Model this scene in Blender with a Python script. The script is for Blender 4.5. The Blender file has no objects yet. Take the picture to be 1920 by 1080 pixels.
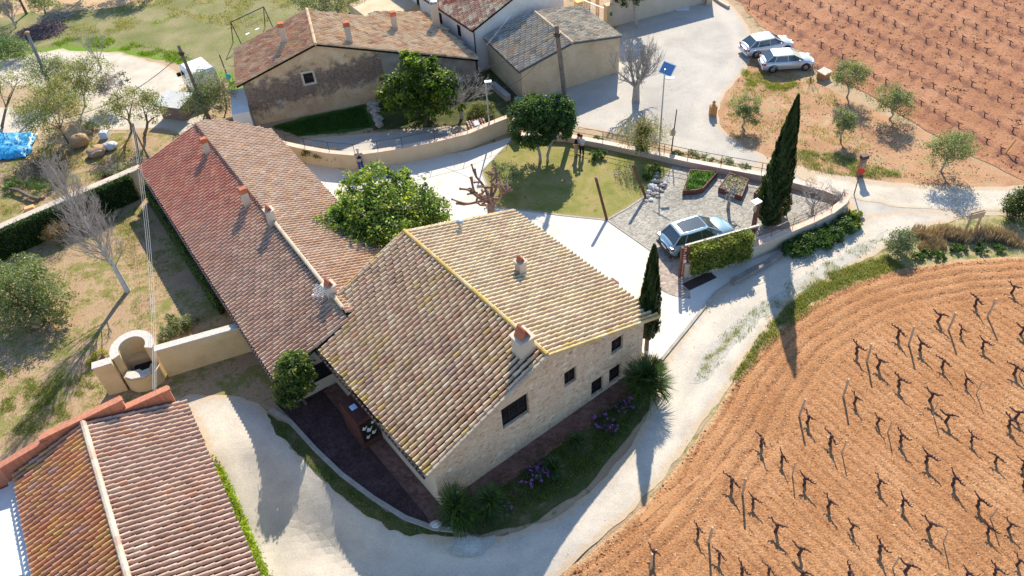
import bpy, math, random
import numpy as np
from mathutils import Vector, Matrix, noise as mnoise
from mathutils.geometry import delaunay_2d_cdt
random.seed(7); rng = np.random.default_rng(11)
scene = bpy.context.scene

# ---------------------------------------------------------------- camera
CAM_H = 32.0
def _basis(p, r):
    right = np.array([1, 0, 0.]); fwd = np.array([0, math.cos(p), -math.sin(p)]); down = np.cross(fwd, right)
    c, s = math.cos(r), math.sin(r)
    return np.array([c*right+s*down, -s*right+c*down, fwd])
CM = _basis(0.754345, 0.084424); CF = 1529.6
cam_data = bpy.data.cameras.new("camera"); cam = bpy.data.objects.new("camera", cam_data)
scene.collection.objects.link(cam)
cam_data.sensor_width = 36.0; cam_data.lens = 36.0*CF/1920.0
cam_data.clip_start = 0.5; cam_data.clip_end = 3000.0
cam.matrix_world = Matrix(((CM[0][0], -CM[1][0], -CM[2][0], 0), (CM[0][1], -CM[1][1], -CM[2][1], 0),
                           (CM[0][2], -CM[1][2], -CM[2][2], CAM_H), (0, 0, 0, 1)))
scene.camera = cam
scene.render.resolution_x = 1024; scene.render.resolution_y = 576

# ---------------------------------------------------------------- sky, sun, exposure
SUN_EL, SUN_AZ = math.radians(37.5), math.radians(10.8)     # azimuth measured from +Y towards +X
world = bpy.data.worlds.new("World"); scene.world = world; world.use_nodes = True
wn = world.node_tree; wn.nodes.clear()
w_out = wn.nodes.new('ShaderNodeOutputWorld'); w_bg = wn.nodes.new('ShaderNodeBackground'); w_sky = wn.nodes.new('ShaderNodeTexSky')
w_sky.sky_type = 'NISHITA'; w_sky.sun_disc = False; w_sky.sun_elevation = SUN_EL; w_sky.sun_rotation = SUN_AZ
w_sky.air_density = 1.0; w_sky.dust_density = 0.2; w_sky.ozone_density = 2.6
w_bg.inputs[1].default_value = 0.145
wn.links.new(w_sky.outputs[0], w_bg.inputs[0]); wn.links.new(w_bg.outputs[0], w_out.inputs[0])
sun_d = bpy.data.lights.new("sun", 'SUN'); sun_d.energy = 5.0; sun_d.angle = math.radians(0.5); sun_d.color = (1.0, 0.9, 0.74)
sun = bpy.data.objects.new("sun", sun_d); scene.collection.objects.link(sun)
_sd = Vector((math.sin(SUN_AZ)*math.cos(SUN_EL), math.cos(SUN_AZ)*math.cos(SUN_EL), math.sin(SUN_EL)))
sun.rotation_euler = _sd.to_track_quat('Z', 'Y').to_euler(); sun.location = (0, 0, 60)
scene.view_settings.view_transform = 'Standard'; scene.view_settings.look = 'None'
scene.view_settings.gamma = 1.0; scene.view_settings.exposure = 0.82

# ---------------------------------------------------------------- surveying helpers
def ray(u, v):
    return CM.T @ np.array([(u-960)/CF, (v-540)/CF, 1.0])
def G(u, v, z=0.0):
    """world point of height z seen at photo pixel (u, v)"""
    d = ray(u, v); t = (z-CAM_H)/d[2]; p = np.array([0, 0, CAM_H])+t*d
    return Vector(p)
def HIT(u, v, p0, n):
    d = Vector(ray(u, v)); o = Vector((0, 0, CAM_H)); n = Vector(n)
    t = (Vector(p0)-o).dot(n)/d.dot(n); return o+d*t
def frame(o, ang, z=0.0):
    return Matrix.Translation(Vector((o[0], o[1], z))) @ Matrix.Rotation(ang, 4, 'Z')
def frame2(A, B, z=0.0):
    """frame with origin A and x axis toward B (world 2-D points)"""
    return frame(A, math.atan2(B[1]-A[1], B[0]-A[0]), z)

# ---------------------------------------------------------------- object helpers
def tagp(o, label=None, cat=None, group=None, kind=None):
    if label: o["label"] = label
    if cat: o["category"] = cat
    if group: o["group"] = group
    if kind: o["kind"] = kind
    return o
def thing(name, label, cat, M=None, group=None):
    o = bpy.data.objects.new(name, None); scene.collection.objects.link(o)
    o.empty_display_size = 0.3
    if M is not None:
        if not isinstance(M, Matrix): M = Matrix.Translation(Vector(M))
        o.matrix_world = M; o["_m"] = 1
        MATS[o.name] = M.copy()
    return tagp(o, label, cat, group)
MATS = {}
def mw(o):
    M = Matrix.Identity(4); chain = []
    while o is not None:
        chain.append(o); o = o.parent
    for c in reversed(chain): M = M @ c.matrix_basis
    return M
def copy_thing(src, M, label=None, group=None):
    c = src.copy(); scene.collection.objects.link(c); c.matrix_world = M; MATS[c.name] = M.copy()
    if label: c["label"] = label
    if group: c["group"] = group
    for ch in src.children:
        d = ch.copy(); scene.collection.objects.link(d); d.parent = c
        for g2 in ch.children:
            e = g2.copy(); scene.collection.objects.link(e); e.parent = d
    return c

class MB:
    """collects faces (with one colour per face), builds ONE mesh object"""
    def __init__(s, M=None): s.V = []; s.F = []; s.C = []; s.n = 0; s.M = M if M is not None else Matrix.Identity(4); s.c = (1, 1, 1); s.nV = []
    def add(s, V, F, col=None):
        if isinstance(V, np.ndarray):
            m = np.array(s.M); V = V @ m[:3, :3].T + m[:3, 3]
            s.V.append(V)
        else:
            s.V.append(np.array([tuple(s.M @ Vector(v)) for v in V]).reshape(-1, 3))
        b = s.n; s.n += len(V)
        if isinstance(F, np.ndarray): s.F.extend((F+b).tolist())
        else: s.F.extend([[i+b for i in f] for f in F])
        if col is None: col = s.c
        if isinstance(col, np.ndarray): s.C.append(col)
        else: s.C.append(np.tile(np.array(col, float), (len(F), 1)))
    def hexa(s, p, col=None):
        s.add(p, [(0, 3, 2, 1), (4, 5, 6, 7), (0, 1, 5, 4), (1, 2, 6, 5), (2, 3, 7, 6), (3, 0, 4, 7)], col)
    def box(s, x0, x1, y0, y1, z0, z1, col=None):
        s.hexa([(x0, y0, z0), (x1, y0, z0), (x1, y1, z0), (x0, y1, z0), (x0, y0, z1), (x1, y0, z1), (x1, y1, z1), (x0, y1, z1)], col)
    def bbox(s, x0, x1, y0, y1, z0, z1, b=0.02, col=None):
        """box with chamfered top edges"""
        s.hexa([(x0, y0, z0), (x1, y0, z0), (x1, y1, z0), (x0, y1, z0), (x0, y0, z1-b), (x1, y0, z1-b), (x1, y1, z1-b), (x0, y1, z1-b)], col)
        s.hexa([(x0, y0, z1-b), (x1, y0, z1-b), (x1, y1, z1-b), (x0, y1, z1-b), (x0+b, y0+b, z1), (x1-b, y0+b, z1), (x1-b, y1-b, z1), (x0+b, y1-b, z1)], col)
    def poly(s, P, col=None): s.add(P, [tuple(range(len(P)))], col)
    def slab(s, P, t, col=None):
        """planar polygon P (any tilt) with thickness t downwards"""
        n = len(P); Q = [(p[0], p[1], p[2]-t) for p in P]
        F = [tuple(range(n)), tuple(range(2*n-1, n-1, -1))]+[(i, i+n, (i+1) % n+n, (i+1) % n) for i in range(n)]
        s.add(list(P)+Q, F, col)
    def prism(s, P, z0, z1, col=None):
        s.slab([(p[0], p[1], z1) for p in P], z1-z0, col)
    def tube(s, P, R, n=6, col=None, cap=True):
        P = [Vector(p) for p in P]
        if not hasattr(R, '__len__'): R = [R]*len(P)
        V = []; up = Vector((0.13, 0.21, 0.97))
        for i, p in enumerate(P):
            d = (P[min(i+1, len(P)-1)]-P[max(i-1, 0)])
            if d.length < 1e-9: d = Vector((0, 0, 1))
            d.normalize(); a = d.cross(up)
            if a.length < 1e-3: a = d.cross(Vector((1, 0, 0)))
            a.normalize(); b = d.cross(a)
            for k in range(n):
                t = 2*math.pi*k/n; V.append(tuple(p+(a*math.cos(t)+b*math.sin(t))*R[i]))
        F = []
        for i in range(len(P)-1):
            for k in range(n): F.append((i*n+k, i*n+(k+1) % n, (i+1)*n+(k+1) % n, (i+1)*n+k))
        if cap: F += [tuple(range(n-1, -1, -1)), tuple(range((len(P)-1)*n, len(P)*n))]
        s.add(V, F, col)
    def ell(s, c, r, n=12, m=8, col=None, jit=0, half=False):
        V = []; F = []; m0 = m//2 if half else 0
        for j in range(m0 if False else 0, m+1):
            t = math.pi*j/m if not half else math.pi/2*j/m
            for i in range(n):
                a = 2*math.pi*i/n; k = 1+(jit*mnoise.noise(Vector((c[0]+3*math.cos(a)*math.sin(t), c[1]+3*math.sin(a)*math.sin(t), c[2]*2+3*math.cos(t)))) if jit else 0)
                V.append((c[0]+r[0]*k*math.sin(t)*math.cos(a), c[1]+r[1]*k*math.sin(t)*math.sin(a), c[2]+r[2]*k*math.cos(t)))
        for j in range(m):
            for i in range(n): F.append((j*n+i, (j+1)*n+i, (j+1)*n+(i+1) % n, j*n+(i+1) % n))
        s.add(V, F, col)
    def lathe(s, prof, c, n=16, col=None):
        V = []; F = []
        for (r, z) in prof:
            for i in range(n):
                a = 2*math.pi*i/n; V.append((c[0]+r*math.cos(a), c[1]+r*math.sin(a), c[2]+z))
        for j in range(len(prof)-1):
            for i in range(n): F.append((j*n+i, j*n+(i+1) % n, (j+1)*n+(i+1) % n, (j+1)*n+i))
        s.add(V, F, col)
    def build(s, name, mat, parent=None, smooth=False):
        me = bpy.data.meshes.new(name)
        V = np.concatenate(s.V) if s.V else np.zeros((0, 3))
        if parent is not None:
            im = np.array(mw(parent).inverted()); V = V @ im[:3, :3].T + im[:3, 3]
        me.from_pydata(V.tolist(), [], s.F)
        C = np.concatenate(s.C) if s.C else np.zeros((0, 3))
        at = me.attributes.new("Col", 'FLOAT_VECTOR', 'FACE'); at.data.foreach_set("vector", C.astype(np.float32).ravel())
        if smooth: me.shade_smooth()
        me.materials.append(mat); me.update()
        o = bpy.data.objects.new(name, me); scene.collection.objects.link(o)
        if parent is not None: o.parent = parent
        return o
def single(mb, name, mat, label, cat, group=None, smooth=False, kind=None):
    """one-mesh thing whose origin lies at its base"""
    o = mb.build(name, mat, None, smooth)
    co = np.zeros(len(o.data.vertices)*3, dtype=np.float32); o.data.vertices.foreach_get('co', co); co = co.reshape(-1, 3)
    c = Vector(((co[:, 0].min()+co[:, 0].max())/2, (co[:, 1].min()+co[:, 1].max())/2, co[:, 2].min()))
    co -= np.array(c, dtype=np.float32); o.data.vertices.foreach_set('co', co.ravel()); o.location = c; o.data.update()
    return tagp(o, label, cat, group, kind)

# ---------------------------------------------------------------- materials
def nd(nt, t, **kw):
    n = nt.nodes.new(t)
    for k, v in kw.items(): setattr(n, k, v)
    return n
def newmat(name):
    m = bpy.data.materials.new(name); m.use_nodes = True; nt = m.node_tree
    b = nt.nodes['Principled BSDF']; return m, nt, b
def noise_n(nt, vec, scale, detail=4, rough=0.6, dist=0.0):
    n = nd(nt, 'ShaderNodeTexNoise'); n.inputs['Scale'].default_value = scale; n.inputs['Detail'].default_value = detail
    n.inputs['Roughness'].default_value = rough; n.inputs['Distortion'].default_value = dist
    nt.links.new(vec, n.inputs['Vector']); return n.outputs['Fac']
def ramp(nt, fac, stops, interp='LINEAR'):
    r = nd(nt, 'ShaderNodeValToRGB'); r.color_ramp.interpolation = interp
    els = r.color_ramp.elements
    while len(els) > 1: els.remove(els[-1])
    els[0].position = stops[0][0]; els[0].color = (*stops[0][1], 1)
    for p, c in stops[1:]:
        e = els.new(p); e.color = (*c, 1)
    nt.links.new(fac, r.inputs[0]); return r.outputs[0]
def mixc(nt, fac, a, b, mode='MIX'):
    m = nd(nt, 'ShaderNodeMix', data_type='RGBA', blend_type=mode)
    for s_, v in ((0, fac), (6, a), (7, b)):
        if hasattr(v, 'links'): nt.links.new(v, m.inputs[s_])
        elif s_ == 0: m.inputs[0].default_value = v
        else: m.inputs[s_].default_value = (*v, 1)
    return m.outputs[2]
def mathn(nt, op, a, b=None, c=None, clamp=False):
    m = nd(nt, 'ShaderNodeMath', operation=op); m.use_clamp = clamp
    for i, v in enumerate((a, b, c)):
        if v is None: continue
        if hasattr(v, 'links'): nt.links.new(v, m.inputs[i])
        else: m.inputs[i].default_value = v
    return m.outputs[0]
def pos(nt): return nd(nt, 'ShaderNodeNewGeometry').outputs['Position']
def objc(nt): return nd(nt, 'ShaderNodeTexCoord').outputs['Object']
def attr(nt, name, out='Vector'):
    a = nd(nt, 'ShaderNodeAttribute', attribute_name=name); return a.outputs[out]
def bump(nt, b, h, strength=0.5, dist=0.02, prev=None):
    n = nd(nt, 'ShaderNodeBump'); n.inputs['Strength'].default_value = strength; n.inputs['Distance'].default_value = dist
    nt.links.new(h, n.inputs['Height'])
    if prev is not None: nt.links.new(prev, n.inputs['Normal'])
    nt.links.new(n.outputs[0], b.inputs['Normal']); return n.outputs[0]
GREY = lambda v: (v, v, v)
def mottled(name, stops, scale=3, fine=30, rough=0.9, bmp=0.4, bdist=0.02, fineamt=0.35, metallic=0, space='pos', usecol=False, spec=0.3):
    m, nt, b = newmat(name)
    v = pos(nt) if space == 'pos' else objc(nt)
    c = ramp(nt, noise_n(nt, v, scale, 6, 0.65, 0.3), stops)
    if usecol: c = mixc(nt, 1.0, c, attr(nt, 'Col'), 'MULTIPLY')
    f = noise_n(nt, v, fine, 3, 0.7)
    c2 = mixc(nt, fineamt, c, ramp(nt, f, [(0.25, GREY(0.25)), (0.5, GREY(0.5)), (0.75, GREY(0.8))]), 'OVERLAY')
    nt.links.new(c2, b.inputs['Base Color']); b.inputs['Roughness'].default_value = rough; b.inputs['Metallic'].default_value = metallic
    b.inputs['Specular IOR Level'].default_value = spec
    if bmp: bump(nt, b, f, bmp, bdist)
    return m
def plain(name, c, rough=0.5, metallic=0.0, var=0.12, scale=8, spec=0.5, coat=0):
    m, nt, b = newmat(name)
    n = noise_n(nt, objc(nt), scale, 4)
    col = ramp(nt, n, [(0.3, tuple(x*(1-var) for x in c)), (0.7, tuple(min(1, x*(1+var)) for x in c))])
    nt.links.new(col, b.inputs['Base Color']); b.inputs['Roughness'].default_value = rough; b.inputs['Metallic'].default_value = metallic
    b.inputs['Specular IOR Level'].default_value = spec
    if coat: b.inputs['Coat Weight'].default_value = coat; b.inputs['Coat Roughness'].default_value = 0.08
    return m
def facecol(name, rough=0.8, fine=25, amt=0.35, bmp=0.4, bdist=0.01, trans=0.0, blotch=0.25, spec=0.3, lich=None):
    """material coloured by the per-face colour, broken up by noise"""
    m, nt, b = newmat(name); v = pos(nt)
    f = noise_n(nt, v, fine, 5, 0.7)
    c = mixc(nt, amt, attr(nt, 'Col'), ramp(nt, f, [(0.25, GREY(0.15)), (0.5, GREY(0.5)), (0.75, GREY(0.85))]), 'OVERLAY')
    if blotch:
        g = noise_n(nt, v, 1.3, 4, 0.6)
        c = mixc(nt, blotch, c, ramp(nt, g, [(0.3, GREY(0.3)), (0.7, GREY(0.7))]), 'OVERLAY')
    if lich:
        l = noise_n(nt, v, 9, 6, 0.8)
        c = mixc(nt, ramp(nt, l, [(0.63, GREY(0)), (0.73, GREY(.8))]), c, lich)
    nt.links.new(c, b.inputs['Base Color']); b.inputs['Roughness'].default_value = rough
    b.inputs['Specular IOR Level'].default_value = spec
    if bmp: bump(nt, b, f, bmp, bdist)
    if trans:
        t = nd(nt, 'ShaderNodeBsdfTranslucent'); nt.links.new(mixc(nt, 1.0, c, (1.9, 1.8, .8), 'MULTIPLY'), t.inputs[0])
        mx = nd(nt, 'ShaderNodeMixShader'); mx.inputs[0].default_value = trans
        out = nt.nodes['Material Output']; nt.links.new(b.outputs[0], mx.inputs[1]); nt.links.new(t.outputs[0], mx.inputs[2]); nt.links.new(mx.outputs[0], out.inputs[0])
    return m
TILE = facecol('roof_tiles', rough=0.9, spec=.12, fine=14, amt=0.45, bmp=0.5, bdist=0.012, blotch=0.3, lich=(0.46, 0.42, 0.34))
LEAF = facecol('leaves', rough=0.5, fine=3, amt=0.2, bmp=0, trans=0.38, blotch=0.15, spec=0.4)
DRYM = facecol('dry_plant', rough=0.9, fine=4, amt=0.3, bmp=0, trans=0.1, blotch=0.1, spec=0.1)
BARK = mottled('bark', [(0.3, (0.085, 0.062, 0.045)), (0.7, (0.2, 0.16, 0.12))], 6, 40, bmp=0.6)
BARKG = mottled('grey_bark', [(0.3, (0.22, 0.2, 0.18)), (0.7, (0.42, 0.39, 0.35))], 6, 40, bmp=0.6)
TWIG = mottled('pale_twigs', [(0.3, (0.27, 0.235, 0.21)), (0.7, (0.46, 0.42, 0.385))], 4, 30, bmp=0)
VINEB = mottled('vine_bark', [(0.3, (0.045, 0.022, 0.02)), (0.7, (0.11, 0.06, 0.05))], 9, 60, bmp=0.6)
RENDERW = mottled('ochre_render', [(0.25, (0.42, 0.31, 0.19)), (0.5, (0.52, 0.41, 0.27)), (0.75, (0.6, 0.49, 0.35))], 0.9, 14, bmp=0.3, bdist=0.01)
CREAM = mottled('cream_render', [(0.25, (0.44, 0.37, 0.28)), (0.5, (0.5, 0.43, 0.34)), (0.75, (0.56, 0.49, 0.4))], 0.8, 18, bmp=0.25, bdist=0.01, fineamt=0.2)
OCHRE = mottled('yellow_ochre_render', [(0.25, (0.5, 0.36, 0.17)), (0.5, (0.62, 0.47, 0.25)), (0.75, (0.68, 0.53, 0.32))], 0.8, 16, bmp=0.3, bdist=0.01, fineamt=0.25)
WHITEW = mottled('whitewash', [(0.25, (0.6, 0.57, 0.53)), (0.75, (0.74, 0.72, 0.69))], 0.7, 12, bmp=0.2, bdist=0.01, fineamt=0.15)
SALMON = mottled('wall_coping', [(0.3, (0.55, 0.38, 0.28)), (0.7, (0.68, 0.53, 0.42))], 2, 20, fineamt=0.3)
TERRA = mottled('terracotta', [(0.3, (0.36, 0.1, 0.05)), (0.7, (0.5, 0.17, 0.09))], 3, 30, fineamt=0.3)
BRICKP = None
DARKW = plain('dark_brown_wood', (0.03, 0.015, 0.011), 0.7, spec=.15)
RUST = mottled('corten_steel', [(0.3, (0.1, 0.035, 0.025)), (0.7, (0.2, 0.075, 0.055))], 5, 40, rough=0.7, fineamt=0.25, bmp=0.1)
IRON = plain('dark_iron', (0.05, 0.035, 0.03), 0.6, 0.3)
GALV = plain('galvanised_steel', (0.42, 0.45, 0.47), 0.45, 0.6)
POLEW = mottled('pole_wood', [(0.3, (0.1, 0.075, 0.06)), (0.7, (0.22, 0.17, 0.14))], 5, 40, fineamt=0.4)
STAKEW = mottled('stake_wood', [(0.3, (0.42, 0.3, 0.18)), (0.7, (0.56, 0.43, 0.29))], 5, 40, fineamt=0.3)
GLASS = plain('window_glass', (0.012, 0.015, 0.02), 0.25, 0, 0.1, 2, 0.3)
STONE = mottled('rock', [(0.3, (0.28, 0.24, 0.2)), (0.7, (0.5, 0.44, 0.37))], 3, 15, bmp=0.8, bdist=0.03)
WHITEP = plain('white_paint', (0.8, 0.8, 0.8), 0.4)
REDP = plain('red_paint', (0.55, 0.03, 0.02), 0.4)
YEL = plain('yellow_plastic', (0.7, 0.45, 0.05), 0.5)
WIRE = plain('cable', (0.06, 0.055, 0.05), 0.6)
WIREL = plain('pale_cable', (0.5, 0.52, 0.54), 0.5)
RUBBER = plain('rubber', (0.02, 0.02, 0.02), 0.8)
RIM = plain('alloy_rim', (0.35, 0.35, 0.37), 0.35, 0.7)
LAMPR = plain('tail_lamp', (0.4, 0.01, 0.02), 0.2)
LAMPW = plain('head_lamp', (0.7, 0.72, 0.75), 0.12)
# ================================================================ GROUND
KL = [G(*p) for p in [(508, 768), (545, 792), (590, 842), (640, 890), (700, 935), (760, 972), (815, 992), (900, 1008), (1010, 978), (1100, 918), (1175, 832), (1230, 750)]]
KA = [1.0, 1.2, 1.35, 1.4, 1.35, 1.1, .85, .55, .25, .08, 0.0, 0.0]
KIN = [(p.x, p.y) for p in KL]+[tuple(G(*p)[:2]) for p in [(1240, 640), (1100, 500), (700, 480), (480, 700)]]
def terr(X, Y):
    """ground height: the lane drops below the house terrace on its near side"""
    X = np.atleast_1d(np.asarray(X, float)); Y = np.atleast_1d(np.asarray(Y, float))
    best = np.full(X.shape, 1e9); A_ = np.zeros(X.shape); W_ = np.zeros(X.shape)
    for i in range(len(KL)-1):
        a, b = KL[i], KL[i+1]; dx_, dy_ = b.x-a.x, b.y-a.y; L = dx_*dx_+dy_*dy_
        t = np.clip(((X-a.x)*dx_+(Y-a.y)*dy_)/L, 0, 1); d = np.hypot(X-a.x-t*dx_, Y-a.y-t*dy_); w = 1/(d+.25)**4; W_ += w; A_ += w*(KA[i]+(KA[i+1]-KA[i])*t); best = np.minimum(best, d)
    A_ = A_/W_; s = np.clip(best/3.0, 0, 1); s = s*s*(3-2*s); s = np.where(inside(KIN, X, Y), 0, s)
    fy = np.clip((25.6-Y)/6.5, 0, 1); fx = np.clip((4.5-X)/5.0, 0, 1); A_ = A_*fy*fy*(3-2*fy)*fx*fx*(3-2*fx)
    far = np.clip((-12.5-X)/9.0, 0, 1); A_ = A_*(1-far*far*(3-2*far))   # levels out again under the shed and the garden
    return -A_*s
def GT(u, v, z=0.0):
    p = G(u, v, z)
    for _ in range(6): p = G(u, v, z+float(terr(p.x, p.y)[0]))
    return p
def inside(P, X, Y):
    c = np.zeros(X.shape, bool); n = len(P); j = n-1
    for i in range(n):
        xi, yi = P[i]; xj, yj = P[j]
        if yi != yj:
            m = ((yi > Y) != (yj > Y)) & (X < (xj-xi)*(Y-yi)/(yj-yi)+xi); c ^= m
        j = i
    return c
def edist(P, X, Y):
    d = np.full(X.shape, 1e9)
    for i in range(len(P)):
        a = np.array(P[i]); b = np.array(P[(i+1) % len(P)]); ab = b-a; L = (ab**2).sum()+1e-12
        t = np.clip(((X-a[0])*ab[0]+(Y-a[1])*ab[1])/L, 0, 1)
        d = np.minimum(d, np.hypot(X-a[0]-t*ab[0], Y-a[1]-t*ab[1]))
    return d
def outline(P, step, jit, freq=0.9):
    out = []
    for i in range(len(P)):
        a = Vector(P[i]); b = Vector(P[(i+1) % len(P)]); L = (b-a).length; k = max(1, int(L/step)); nrm = Vector((-(b-a).y, (b-a).x))/max(L, 1e-6)
        for j in range(k):
            p = a+(b-a)*j/k
            if jit: 
                o = mnoise.fractal(Vector((p.x*freq, p.y*freq, 3.3)), 1.0, 2.0, 4)*jit
                p = p+nrm*o
            out.append((p.x, p.y))
    return out
def chaikin(P, k):
    for _ in range(k):
        Q = []
        for i in range(len(P)):
            a = np.array(P[i]); b = np.array(P[(i+1) % len(P)]); Q += [tuple(a*.75+b*.25), tuple(a*.25+b*.75)]
        P = Q
    return P
def sheet(name, px, layer, mat, jit=0.0, step=0.3, grid=1.0, smooth=0, disp=None, kind='structure', world_pts=None):
    P = world_pts if world_pts else [tuple(GT(*p)[:2]) for p in px]
    if smooth: P = chaikin(P, smooth)
    O = outline(P, step, jit) if jit else outline(P, 2.0, 0)
    A = np.array(O); x0, y0 = A.min(0); x1, y1 = A.max(0)
    gx, gy = np.meshgrid(np.arange(x0, x1, grid), np.arange(y0, y1, grid))
    X = gx.ravel()+rng.uniform(-.2, .2, gx.size)*grid; Y = gy.ravel()+rng.uniform(-.2, .2, gx.size)*grid
    ins = inside(O, X, Y); X = X[ins]; Y = Y[ins]; D = edist(O, X, Y); k = D > grid*0.35; X = X[k]; Y = Y[k]
    n = len(O)
    vs = [Vector(p) for p in O]+[Vector((a, b)) for a, b in zip(X, Y)]
    ed = [(i, (i+1) % n) for i in range(n)]
    V, E_, F_, ov, oe, of = delaunay_2d_cdt(vs, ed, [], 1, 1e-5)
    VX = np.array([v.x for v in V]); VY = np.array([v.y for v in V])
    VD = edist(O, VX, VY); Z = np.full(len(V), 0.004*layer); TT = terr(VX, VY); Z = Z+TT-np.clip(-TT*4, 0, 1)*0.02*(9-layer)
    row = np.zeros(len(V))
    if disp is not None:
        h, row = disp(VX, VY, VD); Z = Z+h
    me = bpy.data.meshes.new(name)
    me.from_pydata(np.stack([VX, VY, Z], 1).tolist(), [], [list(f) for f in F_])
    a = me.attributes.new('edge', 'FLOAT', 'POINT'); a.data.foreach_set('value', VD.astype(np.float32))
    a = me.attributes.new('row', 'FLOAT', 'POINT'); a.data.foreach_set('value', row.astype(np.float32))
    # faces upward
    me.update()
    if len(me.polygons) and me.polygons[0].normal.z < 0: me.flip_normals()
    if disp is not None: me.shade_smooth()
    me.materials.append(mat)
    o = bpy.data.objects.new(name, me); scene.collection.objects.link(o); o["kind"] = kind
    return o
def groundmat(name, stops, scale=0.5, weeds=None, border=None, bw=0.5, ruts=None, fine=14, fineamt=0.4, bmp=0.5, bdist=0.03, peb=None, furrow=None, rough=0.95, streak=None):
    m, nt, b = newmat(name); v = pos(nt)
    c = ramp(nt, noise_n(nt, v, scale, 7, 0.62, 0.4), stops)
    f = noise_n(nt, v, fine, 4, 0.75)
    if streak is not None:      # wheel tracks along a direction
        pass
    if weeds:
        for (wc, thr, ws) in weeds:
            w = noise_n(nt, v, ws, 8, 0.78, 0.2)
            c = mixc(nt, ramp(nt, w, [(thr, GREY(0)), (thr+0.06, GREY(0.85))]), c, wc)
    if border is not None:
        e = attr(nt, 'edge', 'Fac')
        w = mathn(nt, 'ADD', mathn(nt, 'DIVIDE', e, bw), mathn(nt, 'MULTIPLY_ADD', noise_n(nt, v, 2.2, 6, 0.75), 2.4, -1.2))
        c = mixc(nt, ramp(nt, w, [(0.15, GREY(1)), (0.75, GREY(0))]), c, border)
    h = f
    if ruts:
        e = mathn(nt, 'ADD', attr(nt, 'edge', 'Fac'), mathn(nt, 'MULTIPLY_ADD', noise_n(nt, v, .5, 4, .6), .9, -.45))
        w = mathn(nt, 'MULTIPLY', ramp(nt, mathn(nt, 'ABSOLUTE', mathn(nt, 'SUBTRACT', e, ruts[0])), [(.0, GREY(1)), (ruts[1], GREY(0))]), mathn(nt, 'MULTIPLY_ADD', noise_n(nt, v, 1.5, 5, .7), 1.6, -.2, True))
        c = mixc(nt, mathn(nt, 'MULTIPLY', w, .8), c, ruts[2])
        w2 = ramp(nt, mathn(nt, 'ADD', e, mathn(nt, 'MULTIPLY_ADD', noise_n(nt, v, 2.5, 6, .75), 1.4, -.7)), [(ruts[0]+.55, GREY(0)), (ruts[0]+.9, GREY(.5))])
        c = mixc(nt, w2, c, ruts[3])
    if peb:
        vo = nd(nt, 'ShaderNodeTexVoronoi'); vo.inputs['Scale'].default_value = peb; nt.links.new(v, vo.inputs['Vector'])
        c = mixc(nt, 0.45, c, ramp(nt, nd_sep(nt, vo.outputs['Color']), [(0.0, GREY(0.2)), (1.0, GREY(0.8))]), 'OVERLAY')
        h = mathn(nt, 'SUBTRACT', f, mathn(nt, 'MULTIPLY', vo.outputs['Distance'], 0.8))
    if furrow:
        r = attr(nt, 'row', 'Fac')
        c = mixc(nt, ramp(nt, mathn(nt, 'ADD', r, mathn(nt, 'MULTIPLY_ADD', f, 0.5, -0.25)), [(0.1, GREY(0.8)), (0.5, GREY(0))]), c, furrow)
    c = mixc(nt, fineamt, c, ramp(nt, f, [(0.25, GREY(0.1)), (0.5, GREY(0.5)), (0.75, GREY(0.9))]), 'OVERLAY')
    nt.links.new(c, b.inputs['Base Color']); b.inputs['Roughness'].default_value = rough; b.inputs['Specular IOR Level'].default_value = 0.15
    bump(nt, b, h, bmp, bdist); return m
def nd_sep(nt, c):
    s = nd(nt, 'ShaderNodeSeparateColor'); nt.links.new(c, s.inputs[0]); return s.outputs[0]
GREEN = (0.085, 0.115, 0.025); DGREEN = (0.05, 0.075, 0.022); TANG = (0.27, 0.22, 0.12)
M_base = groundmat('dry_ground', [(0.3, (0.3, 0.2, 0.12)), (0.55, (0.38, 0.28, 0.18)), (0.75, (0.43, 0.34, 0.23))], 0.35, [(GREEN, 0.56, 1.1), (TANG, 0.6, 4)])
M_field = groundmat('field_grass', [(0.3, (0.125, 0.14, 0.045)), (0.5, (0.2, 0.19, 0.085)), (0.7, (0.27, 0.23, 0.13))], 0.3, [((0.13, 0.21, 0.02), 0.56, 0.5), ((0.36, 0.3, 0.17), 0.6, 3)], (0.12, 0.22, 0.015), 1.6, fine=9, fineamt=0.55)
M_garden = groundmat('garden_soil', [(0.3, (0.3, 0.2, 0.12)), (0.5, (0.36, 0.25, 0.155)), (0.7, (0.31, 0.24, 0.13))], 0.5, [((0.18, 0.175, 0.05), 0.5, 0.5), ((0.12, 0.16, 0.02), 0.555, 1.7), ((0.42, 0.33, 0.22), 0.64, 5)], None, fine=12, fineamt=0.55)
M_olive = groundmat('olive_grove_soil', [(0.3, (0.3, 0.16, 0.085)), (0.55, (0.4, 0.235, 0.135)), (0.75, (0.47, 0.32, 0.2))], 0.5, [((0.27, 0.23, 0.12), 0.54, 1.0), ((0.2, 0.21, 0.08), 0.58, 2.4), ((.3, .14, .07), .6, 3.5)], None, fine=12, fineamt=0.45)
M_grav = groundmat('grey_gravel_road', [(0.3, (0.33, 0.31, 0.28)), (0.5, (0.41, 0.385, 0.345)), (0.72, (0.49, 0.455, 0.4))], 0.28, [((0.27, 0.25, 0.17), 0.62, 2.5), ((.5, .44, .36), .6, .7)], (0.46, 0.36, 0.26), 0.7, ruts=(1.3, .6, (.5, .45, .38), (.37, .355, .33)), fine=22, fineamt=0.3, bmp=0.4, bdist=0.02)
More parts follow.
